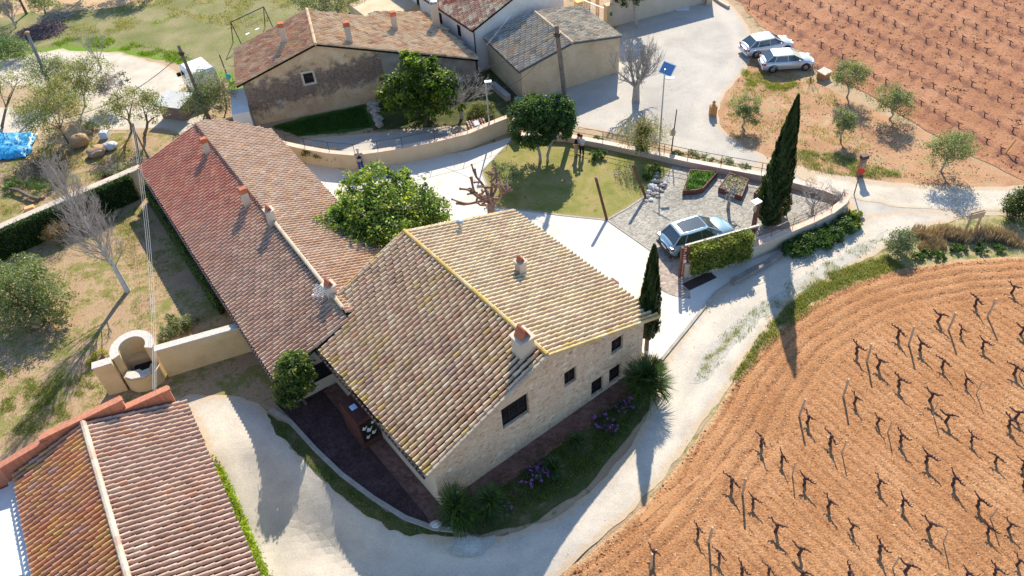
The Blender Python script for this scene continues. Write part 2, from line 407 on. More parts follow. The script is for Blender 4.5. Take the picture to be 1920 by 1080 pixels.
M_track = groundmat('pale_track', [(0.3, (0.38, 0.345, 0.295)), (0.5, (0.46, 0.42, 0.36)), (0.72, (0.56, 0.5, 0.415))], 0.5, [((.3, .27, .22), .63, 3.2)], (0.46, 0.36, 0.25), 0.6, ruts=(.95, .55, (.6, .535, .44), (.36, .335, .29)), fine=20, fineamt=0.35, bmp=0.5, bdist=0.02)
M_white = groundmat('white_track', [(0.3, (0.42, 0.37, 0.3)), (0.7, (0.57, 0.52, 0.44))], 0.6, None, (0.45, 0.36, 0.25), 0.4, fine=16, fineamt=0.3)
M_conc = groundmat('pale_concrete', [(0.3, (0.52, 0.46, 0.36)), (0.42, (0.6, 0.56, 0.49)), (0.8, (0.66, 0.63, 0.58))], 0.45, [((.47, .4, .3), .62, 1.2)], None, fine=8, fineamt=0.2, bmp=0.15, bdist=0.01)
M_lawn = groundmat('lawn', [(0.3, (0.14, 0.17, 0.035)), (0.5, (0.24, 0.22, 0.07)), (0.7, (0.33, 0.25, 0.12))], 0.6, [((0.1, 0.16, 0.02), 0.57, 1.2), ((.36, .26, .15), .62, 2.2)], (0.27, 0.22, 0.11), 0.3, fine=25, fineamt=0.45)
M_peb = groundmat('parking_gravel', [(0.3, (0.28, 0.265, 0.23)), (0.7, (0.42, 0.39, 0.34))], 0.6, [((0.24, 0.22, 0.11), 0.63, 1.5)], None, peb=9, fine=25, fineamt=0.5, bmp=0.8, bdist=0.05)
M_mulch = groundmat('dark_gravel_bed', [(0.3, (0.05, 0.028, 0.03)), (0.7, (0.1, 0.062, 0.062))], 0.8, None, None, peb=11, fine=25, fineamt=0.6, bmp=0.8, bdist=0.05)
M_bed = groundmat('planted_bed', [(0.3, (0.05, 0.065, 0.02)), (0.55, (0.09, 0.085, 0.035)), (0.75, (0.2, 0.15, 0.1))], 1.1, [((0.045, 0.075, 0.015), 0.5, 2)], None, fine=12, fineamt=0.5)
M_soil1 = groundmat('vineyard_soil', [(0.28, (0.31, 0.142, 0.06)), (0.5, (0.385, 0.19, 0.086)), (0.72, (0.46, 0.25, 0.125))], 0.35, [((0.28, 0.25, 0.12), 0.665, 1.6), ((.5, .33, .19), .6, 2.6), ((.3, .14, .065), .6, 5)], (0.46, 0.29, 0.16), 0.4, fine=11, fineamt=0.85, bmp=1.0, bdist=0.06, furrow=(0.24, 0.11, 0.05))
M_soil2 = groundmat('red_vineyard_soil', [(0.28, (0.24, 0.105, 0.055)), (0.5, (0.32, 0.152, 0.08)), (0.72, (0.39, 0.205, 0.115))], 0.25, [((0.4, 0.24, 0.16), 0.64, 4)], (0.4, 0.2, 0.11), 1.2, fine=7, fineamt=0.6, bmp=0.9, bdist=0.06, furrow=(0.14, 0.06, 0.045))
M_curb = mottled('stone_kerb', [(0.3, (0.28, 0.25, 0.21)), (0.7, (0.42, 0.38, 0.33))], 3, 30, fineamt=0.3)

sheet('ground', None, 0, M_base, world_pts=[(-60, 0), (60, 0), (60, 110), (-60, 110)], grid=0.8)
_me = bpy.data.meshes.new('terrain'); _v = [(-60, 0), (60, 0), (60, 110), (-60, 110), (-900, -300), (900, -300), (900, 1500), (-900, 1500)]
_me.from_pydata([(a, b, 0) for a, b in _v], [], [(4, 5, 1, 0), (5, 6, 2, 1), (6, 7, 3, 2), (7, 4, 0, 3)]); _me.materials.append(M_base)
_o = bpy.data.objects.new('terrain', _me); scene.collection.objects.link(_o); _o["kind"] = 'structure'
# field of grass to the north-west
sheet('grass_field', [(-300, 118), (20, 112), (110, 92), (230, 98), (330, 118), (400, 140), (460, 190), (640, 60), (760, 20), (900, -40), (900, -250), (-500, -220)], 1, M_field, jit=0.5, step=0.7, grid=3)
sheet('orchard_soil', [(-200, -140), (120, -60), (330, -20), (280, 8), (200, 14), (120, 24), (60, 22), (-10, 35), (-200, 50)], 2, groundmat('orchard_soil', [(0.3, (0.42, 0.27, 0.15)), (0.7, (0.5, 0.36, 0.22))], 0.4, [((0.22, 0.2, 0.1), 0.56, 1)], None), jit=0.5, step=0.7, grid=3)
# white yard and track on the left
sheet('dirt_track', [(-80, 118), (0, 112), (110, 92), (230, 100), (320, 125), (350, 150), (340, 200), (400, 225), (520, 262), (560, 290), (470, 290), (360, 262), (300, 240), (190, 246), (150, 226), (90, 235), (0, 260), (-80, 270), (-80, 205), (0, 200), (60, 205), (120, 215), (150, 218), (150, 190), (60, 160), (-80, 165)], 3, M_white, jit=0.25, step=0.4, grid=1.2)
# left gardens
sheet('garden_ground', [(-400, 330), (0, 300), (150, 250), (300, 250), (480, 250), (470, 420), (520, 700), (520, 770), (330, 745), (200, 780), (0, 900), (-200, 1000), (-700, 900)], 2, M_garden, jit=0.3, step=0.5, grid=2)
# olive grove
sheet('grove_ground', [(1340, 215), (1360, 150), (1400, 100), (1460, 120), (1520, 150), (1600, 190), (1720, 240), (1800, 290), (1920, 340), (2200, 430), (2200, 470), (1920, 372), (1800, 360), (1690, 352), (1560, 335), (1440, 310), (1370, 270)], 2, M_olive, jit=0.4, step=0.5, grid=1.5)
# verge between track and vineyard
sheet('verge', [(1090, 1100), (1200, 955), (1300, 815), (1370, 700), (1440, 600), (1540, 505), (1640, 450), (1740, 415), (1860, 400), (2000, 410), (2100, 470), (2100, 500), (1900, 485), (1700, 505), (1560, 560), (1430, 650), (1360, 760), (1250, 900), (1120, 1060), (1060, 1100)], 2,
      groundmat('verge_soil', [(0.3, (0.28, 0.23, 0.11)), (0.7, (0.42, 0.34, 0.2))], 0.8, [((0.15, 0.17, 0.05), 0.48, 1.4)], None), jit=0.3, step=0.4, grid=1.2)

# vineyards -------------------------------------------------------
ROW1 = Vector((0.49, -0.87)).normalized(); RP1 = Vector((0.87, 0.49)).normalized()
def disp1(X, Y, D):
    t = X*RP1.x+Y*RP1.y+.05*np.array([mnoise.noise(Vector((x*.9, y*.9, 8))) for x, y in zip(X, Y)]); h = np.zeros(len(X)); D = D+.04*np.array([mnoise.noise(Vector((x*1.1, y*1.1, 9))) for x, y in zip(X, Y)])
    nz = np.array([mnoise.fractal(Vector((x*3.6, y*3.6, 0)), 1, 2, 3) for x, y in zip(X, Y)])
    nz2 = np.array([mnoise.noise(Vector((x*.25, y*.25, 5))) for x, y in zip(X, Y)])
    a = np.sin(2*math.pi*(D+0.25*nz2)/0.62); b = np.sin(2*math.pi*(t+0.12*nz2)/0.48)
    w = 1/(1+np.exp(-(D-3.6-nz2*0.8)*3)); r = (a*(1-w)+b*w)*(.75+.5*nz)
    al = X*ROW1.x+Y*ROW1.y
    rip = np.sin(2*math.pi*(al*w+(X*0.8+Y*0.6)*(1-w))/0.23)
    near = np.clip(D/0.5, 0, 1)
    h = (0.05+r*(0.027*(1-w)+0.012*w)+nz*0.018)*near+0.01
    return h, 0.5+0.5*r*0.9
ox = Vector((31.0936, 65.5292)); dx = Vector((0.37416, -0.92735)); dn = Vector((0.92735, 0.37416)); ROWS2 = 2.4
def disp2(X, Y, D):
    nz = np.array([mnoise.fractal(Vector((x*1.1, y*1.1, 0)), 1, 2, 3) for x, y in zip(X, Y)])
    t = (X-ox.x)*dn.x+(Y-ox.y)*dn.y
    r = -np.cos(2*math.pi*(t/ROWS2)); r2 = np.sin(2*math.pi*t/0.6)
    near = np.clip(D/1.0, 0, 1)
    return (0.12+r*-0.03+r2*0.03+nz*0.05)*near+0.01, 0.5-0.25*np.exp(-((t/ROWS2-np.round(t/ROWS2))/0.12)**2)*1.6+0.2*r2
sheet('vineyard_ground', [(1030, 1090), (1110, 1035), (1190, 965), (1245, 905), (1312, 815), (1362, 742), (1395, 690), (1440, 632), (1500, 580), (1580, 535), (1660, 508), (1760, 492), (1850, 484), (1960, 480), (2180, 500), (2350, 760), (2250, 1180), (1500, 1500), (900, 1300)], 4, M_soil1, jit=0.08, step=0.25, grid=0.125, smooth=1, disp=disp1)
M_rut = groundmat('pressed_soil', [(.3, (.38, .19, .085)), (.7, (.45, .245, .12))], 1, None, None, fine=14, fineamt=.5)
for _p in ([(1215, 1012), (1262, 955), (1320, 900), (1398, 832), (1404, 838), (1330, 908), (1275, 968), (1228, 1020)], [(1195, 975), (1240, 930), (1310, 890), (1316, 897), (1250, 940), (1205, 985)]):
    sheet('wheel_track', _p, 4, M_rut, jit=.06, step=.2, grid=.3, smooth=1, disp=lambda X, Y, D: (.055+.03*np.clip(D*3, 0, 1), 0*X))
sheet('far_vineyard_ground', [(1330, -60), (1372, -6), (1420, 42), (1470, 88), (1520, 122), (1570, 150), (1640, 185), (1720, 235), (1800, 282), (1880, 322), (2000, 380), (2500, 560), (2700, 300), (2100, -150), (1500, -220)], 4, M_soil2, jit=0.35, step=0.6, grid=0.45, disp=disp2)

# roads -----------------------------------------------------------
sheet('gravel_road', [(540, 262), (700, 250), (860, 232), (960, 215), (985, 190), (1150, 120), (1120, 60), (1300, 0), (1330, -20), (1372, 8), (1405, 50), (1420, 90), (1400, 130), (1372, 160), (1345, 205), (1348, 235), (1380, 268), (1450, 300), (1560, 328), (1700, 346), (1860, 352), (1960, 345), (2200, 420), (2200, 480), (1960, 405), (1860, 402), (1760, 408), (1690, 440), (1640, 470), (1590, 480), (1600, 385), (1560, 352), (1440, 330), (1300, 290), (1200, 262), (1090, 240), (960, 232), (860, 255), (690, 300), (600, 300)], 3.5, M_grav, jit=0.15, step=0.35, grid=1.2, smooth=1)
sheet('track', [(330, 742), (430, 738), (500, 765), (600, 880), (700, 955), (800, 998), (900, 1012), (1000, 992), (1110, 925), (1190, 830), (1232, 745), (1240, 672), (1342, 548), (1400, 510), (1470, 470), (1590, 420), (1660, 395), (1800, 396), (1800, 412), (1740, 425), (1660, 470), (1560, 515), (1490, 560), (1432, 625), (1385, 690), (1325, 790), (1250, 890), (1180, 965), (1100, 1032), (1000, 1120), (800, 1300), (420, 1400), (480, 1080), (360, 765)], 5, M_track, jit=0.18, step=0.3, grid=0.36, smooth=1)
sheet('white_road', [(1430, 292), (1560, 335), (1700, 352), (1860, 356), (1960, 350), (2200, 425), (2200, 470), (1960, 400), (1880, 396), (1700, 392), (1600, 374), (1520, 345)], 6, M_white, jit=0.12, step=0.3, grid=0.8, smooth=1)
# weedy strip in the middle of the track
sheet('weed_strip', [(1296, 720), (1330, 640), (1400, 590), (1500, 520), (1610, 462), (1665, 430), (1640, 462), (1560, 512), (1470, 566), (1380, 640), (1320, 715)], 7,
      groundmat('weed_strip', [(0.3, (0.3, 0.27, 0.18)), (0.7, (0.42, 0.39, 0.32))], 0.8, [((0.14, 0.15, 0.05), 0.5, 1.8)], (0.42, 0.4, 0.36), 0.5), jit=0.25, step=0.25, grid=0.5)
# courtyard -------------------------------------------------------
sheet('courtyard_paving', [(575, 300), (640, 318), (680, 318), (760, 304), (880, 282), (962, 256), (1060, 262), (1250, 330), (1480, 440), (1470, 470), (1400, 508), (1345, 552), (1240, 676), (1150, 640), (700, 520), (560, 420)], 6, M_conc, grid=1.0)
sheet('lawn', [(958, 262), (1060, 266), (1120, 276), (1210, 293), (1262, 312), (1238, 345), (1205, 372), (1138, 412), (1060, 404), (985, 395), (920, 388), (912, 345), (903, 322)], 7, M_lawn, jit=0.05, step=0.25, grid=0.6)
sheet('parking_gravel', [(1138, 412), (1205, 372), (1242, 335), (1262, 312), (1340, 330), (1440, 350), (1520, 372), (1578, 388), (1440, 438), (1345, 470), (1272, 505), (1247, 487), (1200, 455)], 8, M_peb, jit=0.04, step=0.25, grid=0.6)
HF = frame((-2.1575, 21.5002), math.radians(35.1144))
def H2(x, y): p = HF @ Vector((x, y, 0)); return (p.x, p.y)
sheet('dark_gravel_bed', [(515, 755), (560, 700), (700, 770), (800, 960), (805, 985), (745, 965), (660, 905), (590, 835), (540, 780)], 8, M_mulch, jit=0.04, step=0.25, grid=0.6)
sheet('planted_bed', [(812, 985), (800, 950), (905, 905), (1166, 722), (1215, 680), (1236, 700), (1215, 770), (1170, 830), (1100, 915), (1010, 975), (900, 1005)], 7, M_bed, jit=0.12, step=0.25, grid=0.36)
sheet('kerbside_grass', [(500, 775), (545, 800), (600, 850), (670, 920), (750, 975), (850, 998), (850, 1008), (770, 1003), (680, 965), (590, 885), (520, 815)], 7.5, M_bed, jit=0.2, step=0.25, grid=0.3)
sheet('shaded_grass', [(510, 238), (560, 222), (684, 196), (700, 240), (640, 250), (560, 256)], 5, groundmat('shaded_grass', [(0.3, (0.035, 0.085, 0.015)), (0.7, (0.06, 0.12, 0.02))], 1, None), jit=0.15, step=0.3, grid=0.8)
sheet('shrub_bed', [(690, 200), (960, 120), (1010, 200), (975, 222), (870, 236), (700, 245)], 4, M_bed, jit=0.2, step=0.4, grid=1)
# brick aprons round the house
def pave(name, M, rects, mat, z=0.06):
    mb = MB(M)
    for (a, b, c, d) in rects: mb.bbox(a, b, c, d, 0, z, 0.012)
    return mb
brick = groundmat('brick_paving', [(0.3, (0.13, 0.07, 0.055)), (0.7, (0.21, 0.12, 0.095))], 2, None, None, fine=18, fineamt=0.4, peb=6)
o = pave('pavement', HF, [(-3.05, 10.6, -1.05, -0.003)], brick).build('pavement', brick); o["kind"] = 'structure'
o = pave('pavement', HF, [(-3.05, -2.26, 0.003, 9.5)], brick).build('pavement', brick); o["kind"] = 'structure'
# paving fan by the gate, the brownish shadow put into its colour
sheet('pale_patch', [(850, 1012), (880, 1004), (905, 1010), (930, 1003), (925, 1018), (905, 1036), (880, 1045), (850, 1042), (838, 1033), (852, 1022)], 8, groundmat('pale_mortar', [(.3, (.42, .42, .38)), (.7, (.55, .55, .5))], 2, None, (.4, .38, .33), .3), jit=.12, step=.15, grid=.3)
c0 = G(1290, 508); mb = MB(Matrix.Translation(c0))
mb.prism([(2.3*math.cos(t), 2.3*math.sin(t)) for t in np.linspace(math.pi*0.70, math.pi*1.45, 18)]+[(0, 0)], 0.02, 0.045)
fan = groundmat('shadow_brown_paving', [(.3, (.3, .24, .2)), (.7, (.4, .33, .28))], 2, None, None, fine=18, fineamt=.3, peb=6); o = mb.build('pavement', fan); o["kind"] = 'structure'
def strip(name, px, w, h, mat, z0=0.0, closed=False, label=None, cat='kerb', wts=None, smooth=0, group=None):
    """extruded strip of width w along a traced line"""
    P = wts if wts else [G(*p) for p in px]; P = [Vector((p[0], p[1], 0)) for p in P]
    mb = MB(); n = len(P); L = []; R_ = []
    for i in range(n):
        d = (P[min(i+1, n-1)]-P[max(i-1, 0)]).normalized(); q = Vector((-d.y, d.x, 0))*w/2
        L.append(P[i]+q); R_.append(P[i]-q)
    for i in range(n-1):
        mb.hexa([(R_[i].x, R_[i].y, z0), (R_[i+1].x, R_[i+1].y, z0), (L[i+1].x, L[i+1].y, z0), (L[i].x, L[i].y, z0),
                 (R_[i].x, R_[i].y, z0+h), (R_[i+1].x, R_[i+1].y, z0+h), (L[i+1].x, L[i+1].y, z0+h), (L[i].x, L[i].y, z0+h)])
    return mb, L, R_
for px, w, h in [([(508, 768), (545, 792), (590, 842), (640, 890), (700, 935), (760, 972), (815, 992), (850, 995)], 0.22, 0.10),
                 ([(1138, 413), (1200, 456), (1246, 489)], 0.12, 0.06), ([(1138, 413), (1175, 392), (1205, 372)], 0.12, 0.06),
                 ([(920, 388), (985, 396), (1060, 405), (1138, 413)], 0.12, 0.05), ([(903, 322), (912, 345), (920, 388)], 0.10, 0.05),
                 ([(903, 322), (930, 293), (958, 264)], 0.10, 0.05)]:
    mb, _, _ = strip('kerb', px, w, h, M_curb); o = mb.build('kerb', M_curb); o["kind"] = 'structure'
mb, _, _ = strip('kerb', [(1240, 676), (1290, 615), (1342, 550), (1372, 530), (1400, 510), (1430, 495), (1465, 473)], 0.16, 0.10, M_curb); o = mb.build('kerb', M_curb); o["kind"] = 'structure'
# ================================================================ BUILDINGS
def jitc(c, j=0.09):
    k = 1+random.uniform(-j, j); return tuple(max(0.0, min(1, x*k*(1+random.uniform(-j, j)*0.25))) for x in c)
def palfn(pal, extra=None):
    """pal: list of (weight, colour)"""
    W = [w for w, _ in pal]; Cc = [c for _, c in pal]
    def f(a, s, A, S):
        if extra:
            e = extra(a, s, A, S)
            if e: return jitc(e)
        return jitc(random.choices(Cc, W)[0])
    return f
def tiles(mb, O, A, D, nA, nS, pitch, tl, pal, clip=None, seg=5, hk=1.0):
    O = np.array(O, float); A = np.array(A, float); D = np.array(D, float); N = np.cross(A, D)
    if N[2] < 0: N = -N
    ca = int(round(nA/pitch)); pitch = nA/ca; cs = int(round(nS/tl)); tl = nS/cs
    T = np.linspace(0, math.pi, seg+1); r0, r1 = pitch*0.26, pitch*0.335
    VV = []; FF = []; CC = []; n = 0
    for i in range(ca):
        a0 = (i+0.5)*pitch; off = ((i*.31+.08*random.random()) % 1)*tl*.95
        for k in range(cs+1):
            s0 = max(0, k*tl-off); s1 = min(nS+random.uniform(-.01, .012), (k+1)*tl-off+0.015)
            if s1-s0 < .06: continue
            if clip and not clip(a0, (s0+s1)/2): continue
            da = random.uniform(-.012, .012); dz = random.uniform(0, .007); rr = random.uniform(0.95, 1.05)
            lo0, lo1 = 0.01+dz, 0.03*hk+dz
            for (s, r, h, ex) in ((s0, r0, lo0, -da), (s1, r1, lo1, da)):
                q = O+(a0+ex+np.cos(T)[:, None]*r*rr)*A+s*D+(np.sin(T)[:, None]*r*1.45*hk+h-0.03*(np.abs(np.cos(T))[:, None] > .99))*N
                VV.append(q)
            m = seg+1
            FF += [(n+j, n+j+1, n+m+j+1, n+m+j) for j in range(seg)]
            FF.append(tuple(range(n+m, n+2*m)))
            c = tuple(min(.8, x*1.04) for x in pal(a0, (s0+s1)/2, nA, nS))
            CC += [c]*seg+[tuple(x*0.5 for x in c)]  # lower end face darkened, painting in the shade of the tile joint
            n += 2*m
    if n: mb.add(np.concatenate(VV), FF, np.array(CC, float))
def slope(mb, M_, ridge, eave, y0, y1, pitch, tl, pal, clip=None, seg=5, base=(0.022, 0.014, 0.01), poly=None, flip=False, th=0.09, hk=1.0):
    """one roof slope in a building frame: ridge (x,z) -> eave (x,z), between y0 and y1"""
    (xr, zr), (xe, ze) = ridge, eave
    L = math.hypot(xe-xr, ze-zr); D = np.array([(xe-xr)/L, 0, (ze-zr)/L])
    A = np.array([0, 1, 0.])
    if poly is None: poly = [(xr, y0), (xe, y0), (xe, y1), (xr, y1)]
    P = [(x, y, zr+(x-xr)*(ze-zr)/(xe-xr)-0.045) for x, y in poly]
    if (xe-xr) < 0 and poly is not None: pass
    mb.slab(P, th, base)  # dark base colour paints deep shade into the channels between tiles
    cl = clip
    if cl is None and len(poly) != 4 or clip == 'poly':
        PA = [(p[1]-y0, (p[0]-xr)/(xe-xr)*L) for p in poly]
        def cl(a, s):
            c = False; j = len(PA)-1
            for i in range(len(PA)):
                if (PA[i][1] > s) != (PA[j][1] > s) and a < (PA[j][0]-PA[i][0])*(s-PA[i][1])/(PA[j][1]-PA[i][1])+PA[i][0]: c = not c
                j = i
            return c
    tiles(mb, (xr, y0, zr), A, D, y1-y0, L, pitch, tl, pal, cl, seg, hk)
def ridgecap(mb, P, r=0.13, col=(0.5, 0.4, 0.3), col2=None, step=0.42):
    P = [Vector(p) for p in P]
    for a, b in zip(P[:-1], P[1:]):
        L = (b-a).length; k = max(1, int(L/step)); d = (b-a)/k
        for i in range(k):
            c = jitc(col2 if (col2 and random.random() < 0.6) else col)
            p = a+d*i; mb.tube([p, p+d*1.03+Vector((0, 0, 0.015))], [r*0.9, r*1.02], 8, c)
def wallface(mb, tops, openings=(), y=0.0, depth=0.14, z0=0.0, flip=False, col=(1, 1, 1)):
    """vertical wall in plane y with piecewise-linear top [(x,z)...] and rectangular openings (x0,x1,z0,z1)"""
    xs = sorted(set([p[0] for p in tops]+[o[0] for o in openings]+[o[1] for o in openings]))
    def top(x):
        for (a, za), (b, zb) in zip(tops[:-1], tops[1:]):
            if a-1e-9 <= x <= b+1e-9: return za+(zb-za)*(x-a)/(b-a)
        return tops[-1][1]
    for xa, xb in zip(xs[:-1], xs[1:]):
        if xb-xa < 1e-6: continue
        xm = (xa+xb)/2; ops = sorted([o for o in openings if o[0] < xm < o[1]], key=lambda o: o[2]); z = z0
        for o in ops:
            if o[2] > z: mb.poly([(xa, y, z), (xb, y, z), (xb, y, o[2]), (xa, y, o[2])], col)
            z = o[3]
        mb.poly([(xa, y, z), (xb, y, z), (xb, y, top(xb)), (xa, y, top(xa))], col)
    dy = depth if not flip else -depth
    for (a, b, c, d) in openings:
        mb.poly([(a, y, c), (a, y+dy, c), (a, y+dy, d), (a, y, d)], col); mb.poly([(b, y, c), (b, y+dy, c), (b, y+dy, d), (b, y, d)], col)
        mb.poly([(a, y, c), (b, y, c), (b, y+dy, c), (a, y+dy, c)], col); mb.poly([(a, y, d), (b, y, d), (b, y+dy, d), (a, y+dy, d)], col)
def window(parent, M_, x0, x1, z0, z1, y=0.13, nx=2, nz=2, mat=None, fr=0.05, name='window'):
    mb = MB(M_); m = mat or DARKW
    mb.box(x0, x1, y-0.03, y+0.04, z0, z0+fr); mb.box(x0, x1, y-0.03, y+0.04, z1-fr, z1)
    mb.box(x0, x0+fr, y-0.03, y+0.04, z0+fr, z1-fr); mb.box(x1-fr, x1, y-0.03, y+0.04, z0+fr, z1-fr)
    for i in range(1, nx):
        x = x0+(x1-x0)*i/nx; mb.box(x-fr*.5, x+fr*.5, y-0.025, y+0.03, z0+fr, z1-fr)
    for i in range(1, nz):
        z = z0+(z1-z0)*i/nz; 
        for j in range(nx):
            a = x0+(x1-x0)*j/nx+fr*(1 if j == 0 else .5); b = x0+(x1-x0)*(j+1)/nx-fr*(1 if j == nx-1 else .5)
            mb.box(a, b, y-0.02, y+0.025, z-fr*.3, z+fr*.3)
    o = mb.build(name, m, parent)
    g = MB(M_); g.poly([(x0+.01, y+.015, z0+.01), (x1-.01, y+.015, z0+.01), (x1-.01, y+.015, z1-.01), (x0+.01, y+.015, z1-.01)])
    g.build('pane', GLASS, o); return o
def box_walls(mb, x0, x1, y0, y1, z, zr=None, xr=None, skip=(), z2=None):
    """side and rear walls; gable at rear when a ridge is given; z2 = height of the right wall"""
    z2 = z if z2 is None else z2
    if 'L' not in skip: mb.poly([(x0, y0, 0), (x0, y1, 0), (x0, y1, z), (x0, y0, z)])
    if 'R' not in skip: mb.poly([(x1, y0, 0), (x1, y1, 0), (x1, y1, z2), (x1, y0, z2)])
    if 'B' not in skip: mb.poly([(x0, y1, 0), (x1, y1, 0), (x1, y1, z2)]+([(xr, y1, zr)] if zr else [])+[(x0, y1, z)])
    if 'F' not in skip: mb.poly([(x0, y0, 0), (x1, y0, 0), (x1, y0, z2)]+([(xr, y0, zr)] if zr else [])+[(x0, y0, z)])
def stone_wall_mat():
    m, nt, b = newmat('rubble_stone'); v = pos(nt)
    mp = nd(nt, 'ShaderNodeMapping'); mp.inputs['Scale'].default_value = (4.2, 4.2, 6.5); nt.links.new(v, mp.inputs['Vector'])
    dn_ = nd(nt, 'ShaderNodeTexNoise'); dn_.inputs['Scale'].default_value = 3; nt.links.new(v, dn_.inputs['Vector'])
    ad = nd(nt, 'ShaderNodeMix', data_type='RGBA', blend_type='LINEAR_LIGHT'); ad.inputs[0].default_value = 0.35; nt.links.new(mp.outputs[0], ad.inputs[6]); nt.links.new(dn_.outputs['Color'], ad.inputs[7])
    vo = nd(nt, 'ShaderNodeTexVoronoi'); vo.inputs['Scale'].default_value = 1.0; nt.links.new(ad.outputs[2], vo.inputs['Vector'])
    ve = nd(nt, 'ShaderNodeTexVoronoi', feature='DISTANCE_TO_EDGE'); ve.inputs['Scale'].default_value = 1.0; nt.links.new(ad.outputs[2], ve.inputs['Vector'])
    sc = ramp(nt, nd_sep(nt, vo.outputs['Color']), [(0.0, (0.42, 0.28, 0.18)), (0.3, (0.5, 0.37, 0.25)), (0.55, (0.56, 0.45, 0.32)), (0.8, (0.52, 0.36, 0.24)), (0.93, (0.66, 0.58, 0.46)), (1.0, (0.34, 0.21, 0.14))])
    c = mixc(nt, ramp(nt, ve.outputs['Distance'], [(0.02, GREY(1)), (0.12, GREY(0))]), sc, (0.58, 0.46, 0.33))
    f = noise_n(nt, v, 14, 6, 0.75)
    c = mixc(nt, 0.45, c, ramp(nt, f, [(0.3, GREY(0.2)), (0.7, GREY(0.8))]), 'OVERLAY')
    nt.links.new(c, b.inputs['Base Color']); b.inputs['Roughness'].default_value = 0.9
    h = mathn(nt, 'ADD', mathn(nt, 'MULTIPLY', ramp(nt, ve.outputs['Distance'], [(0.0, GREY(0)), (0.15, GREY(1))]), 0.7), f)
    bump(nt, b, h, 0.6, 0.03); return m
STONEW = stone_wall_mat()
def chimney(parent, M_, c, w, d, z0, z1, cap='tent', body=None, rot=0.0, capm=None):
    """square shaft with flared coping and a little tile tent"""
    F_ = M_ @ Matrix.Translation(Vector((c[0], c[1], 0))) @ Matrix.Rotation(rot, 4, 'Z')
    mb = MB(F_); mb.bbox(-w/2, w/2, -d/2, d/2, z0, z1, 0.01)
    if cap == 'tent':
        mb.box(-w/2-.07, w/2+.07, -d/2-.07, d/2+.07, z1, z1+.06)
    o = mb.build('chimney', body or CREAM, parent)
    if cap == 'tent':
        k = MB(F_); h = 0.34*w/0.5; zt = z1+.06
        for sx in (-1, 1):
            k.hexa([(sx*w*.36, -d*.38, zt), (sx*(w*.36-.05), -d*.38, zt), (sx*(w*.36-.05), d*.38, zt), (sx*w*.36, d*.38, zt),
                    (sx*.03, -d*.38, zt+h), (-sx*.01, -d*.38, zt+h-.03), (-sx*.01, d*.38, zt+h-.03), (sx*.03, d*.38, zt+h)])
        k.build('chimney_cap', capm or TERRA, o)
    elif cap == 'block':
        k = MB(F_); k.bbox(-w/2-.03, w/2+.03, -d/2-.03, d/2+.03, z1, z1+.3, 0.05); k.build('chimney_cap', capm or TERRA, o)
    elif cap == 'pot':
        k = MB(F_); k.lathe([(w*.35, z1), (w*.35, z1+.1), (w*.6, z1+.12), (w*.5, z1+.2), (0.01, z1+.26)], (0, 0, 0), 12); k.build('chimney_cap', capm or GALV, o)
    return o

# ---- main farmhouse ---------------------------------------------------
TAN = (0.5, 0.42, 0.29); CRM = (0.58, 0.51, 0.38); PNK = (0.45, 0.28, 0.21); BRN = (0.33, 0.21, 0.15); LIL = (0.42, 0.34, 0.32); LGT = (0.62, 0.57, 0.47); OCH = (0.52, 0.38, 0.16); ORG = (0.48, 0.26, 0.13); YLW = (0.5, 0.33, 0.04)
MX = thing('farmhouse', 'large stone farmhouse with pale tiled gable roof and yellow lichen along its ridge', 'farmhouse', HF)
EL = (-2.65, 2.93); RG = (4.1, 5.5); ER = (11.16, 3.13); YB = 11.3
def exL(a, s, A, S):
    if s > S-0.42 and random.random() < 0.35: return (.5, .36, .12) if random.random() < .4 else (.54, .4, .2)
    k = mnoise.noise(Vector((a*0.35, s*0.5, 1)))
    if k > 0.18 and random.random() < 0.3: return random.choice([(.54, .38, .28), (.52, .36, .25), (.46, .33, .25)])
    if k < -0.15 and random.random() < 0.3: return random.choice([(.55, .42, .27), (.52, .38, .2)])
def exR(a, s, A, S):
    if a < 0.35 and random.random() < .5: return OCH
    return None
mb = MB(HF)
slope(mb, HF, RG, EL, -0.12, YB, 0.27, 0.46, palfn([(42, (.54, .39, .26)), (30, (.58, .44, .3)), (14, (.51, .34, .23)), (5, (.43, .3, .2)), (3, (.61, .5, .36)), (3, (.53, .38, .17)), (3, (.5, .31, .19))], exL), seg=6)
slope(mb, HF, RG, ER, -0.12, YB, 0.27, 0.46, palfn([(45, (.59, .48, .33)), (34, (.56, .45, .3)), (12, (.52, .4, .27)), (4, (.54, .39, .29)), (5, (.58, .45, .27))], exR), seg=6)
mb.build('roof', TILE, MX)
mb = MB(HF); ridgecap(mb, [(4.1, -0.15, 5.57), (4.1, YB+.03, 5.57)], 0.115, (0.5, 0.37, 0.2), (0.5, 0.34, 0.11))
mb.build('ridge', TILE, MX)
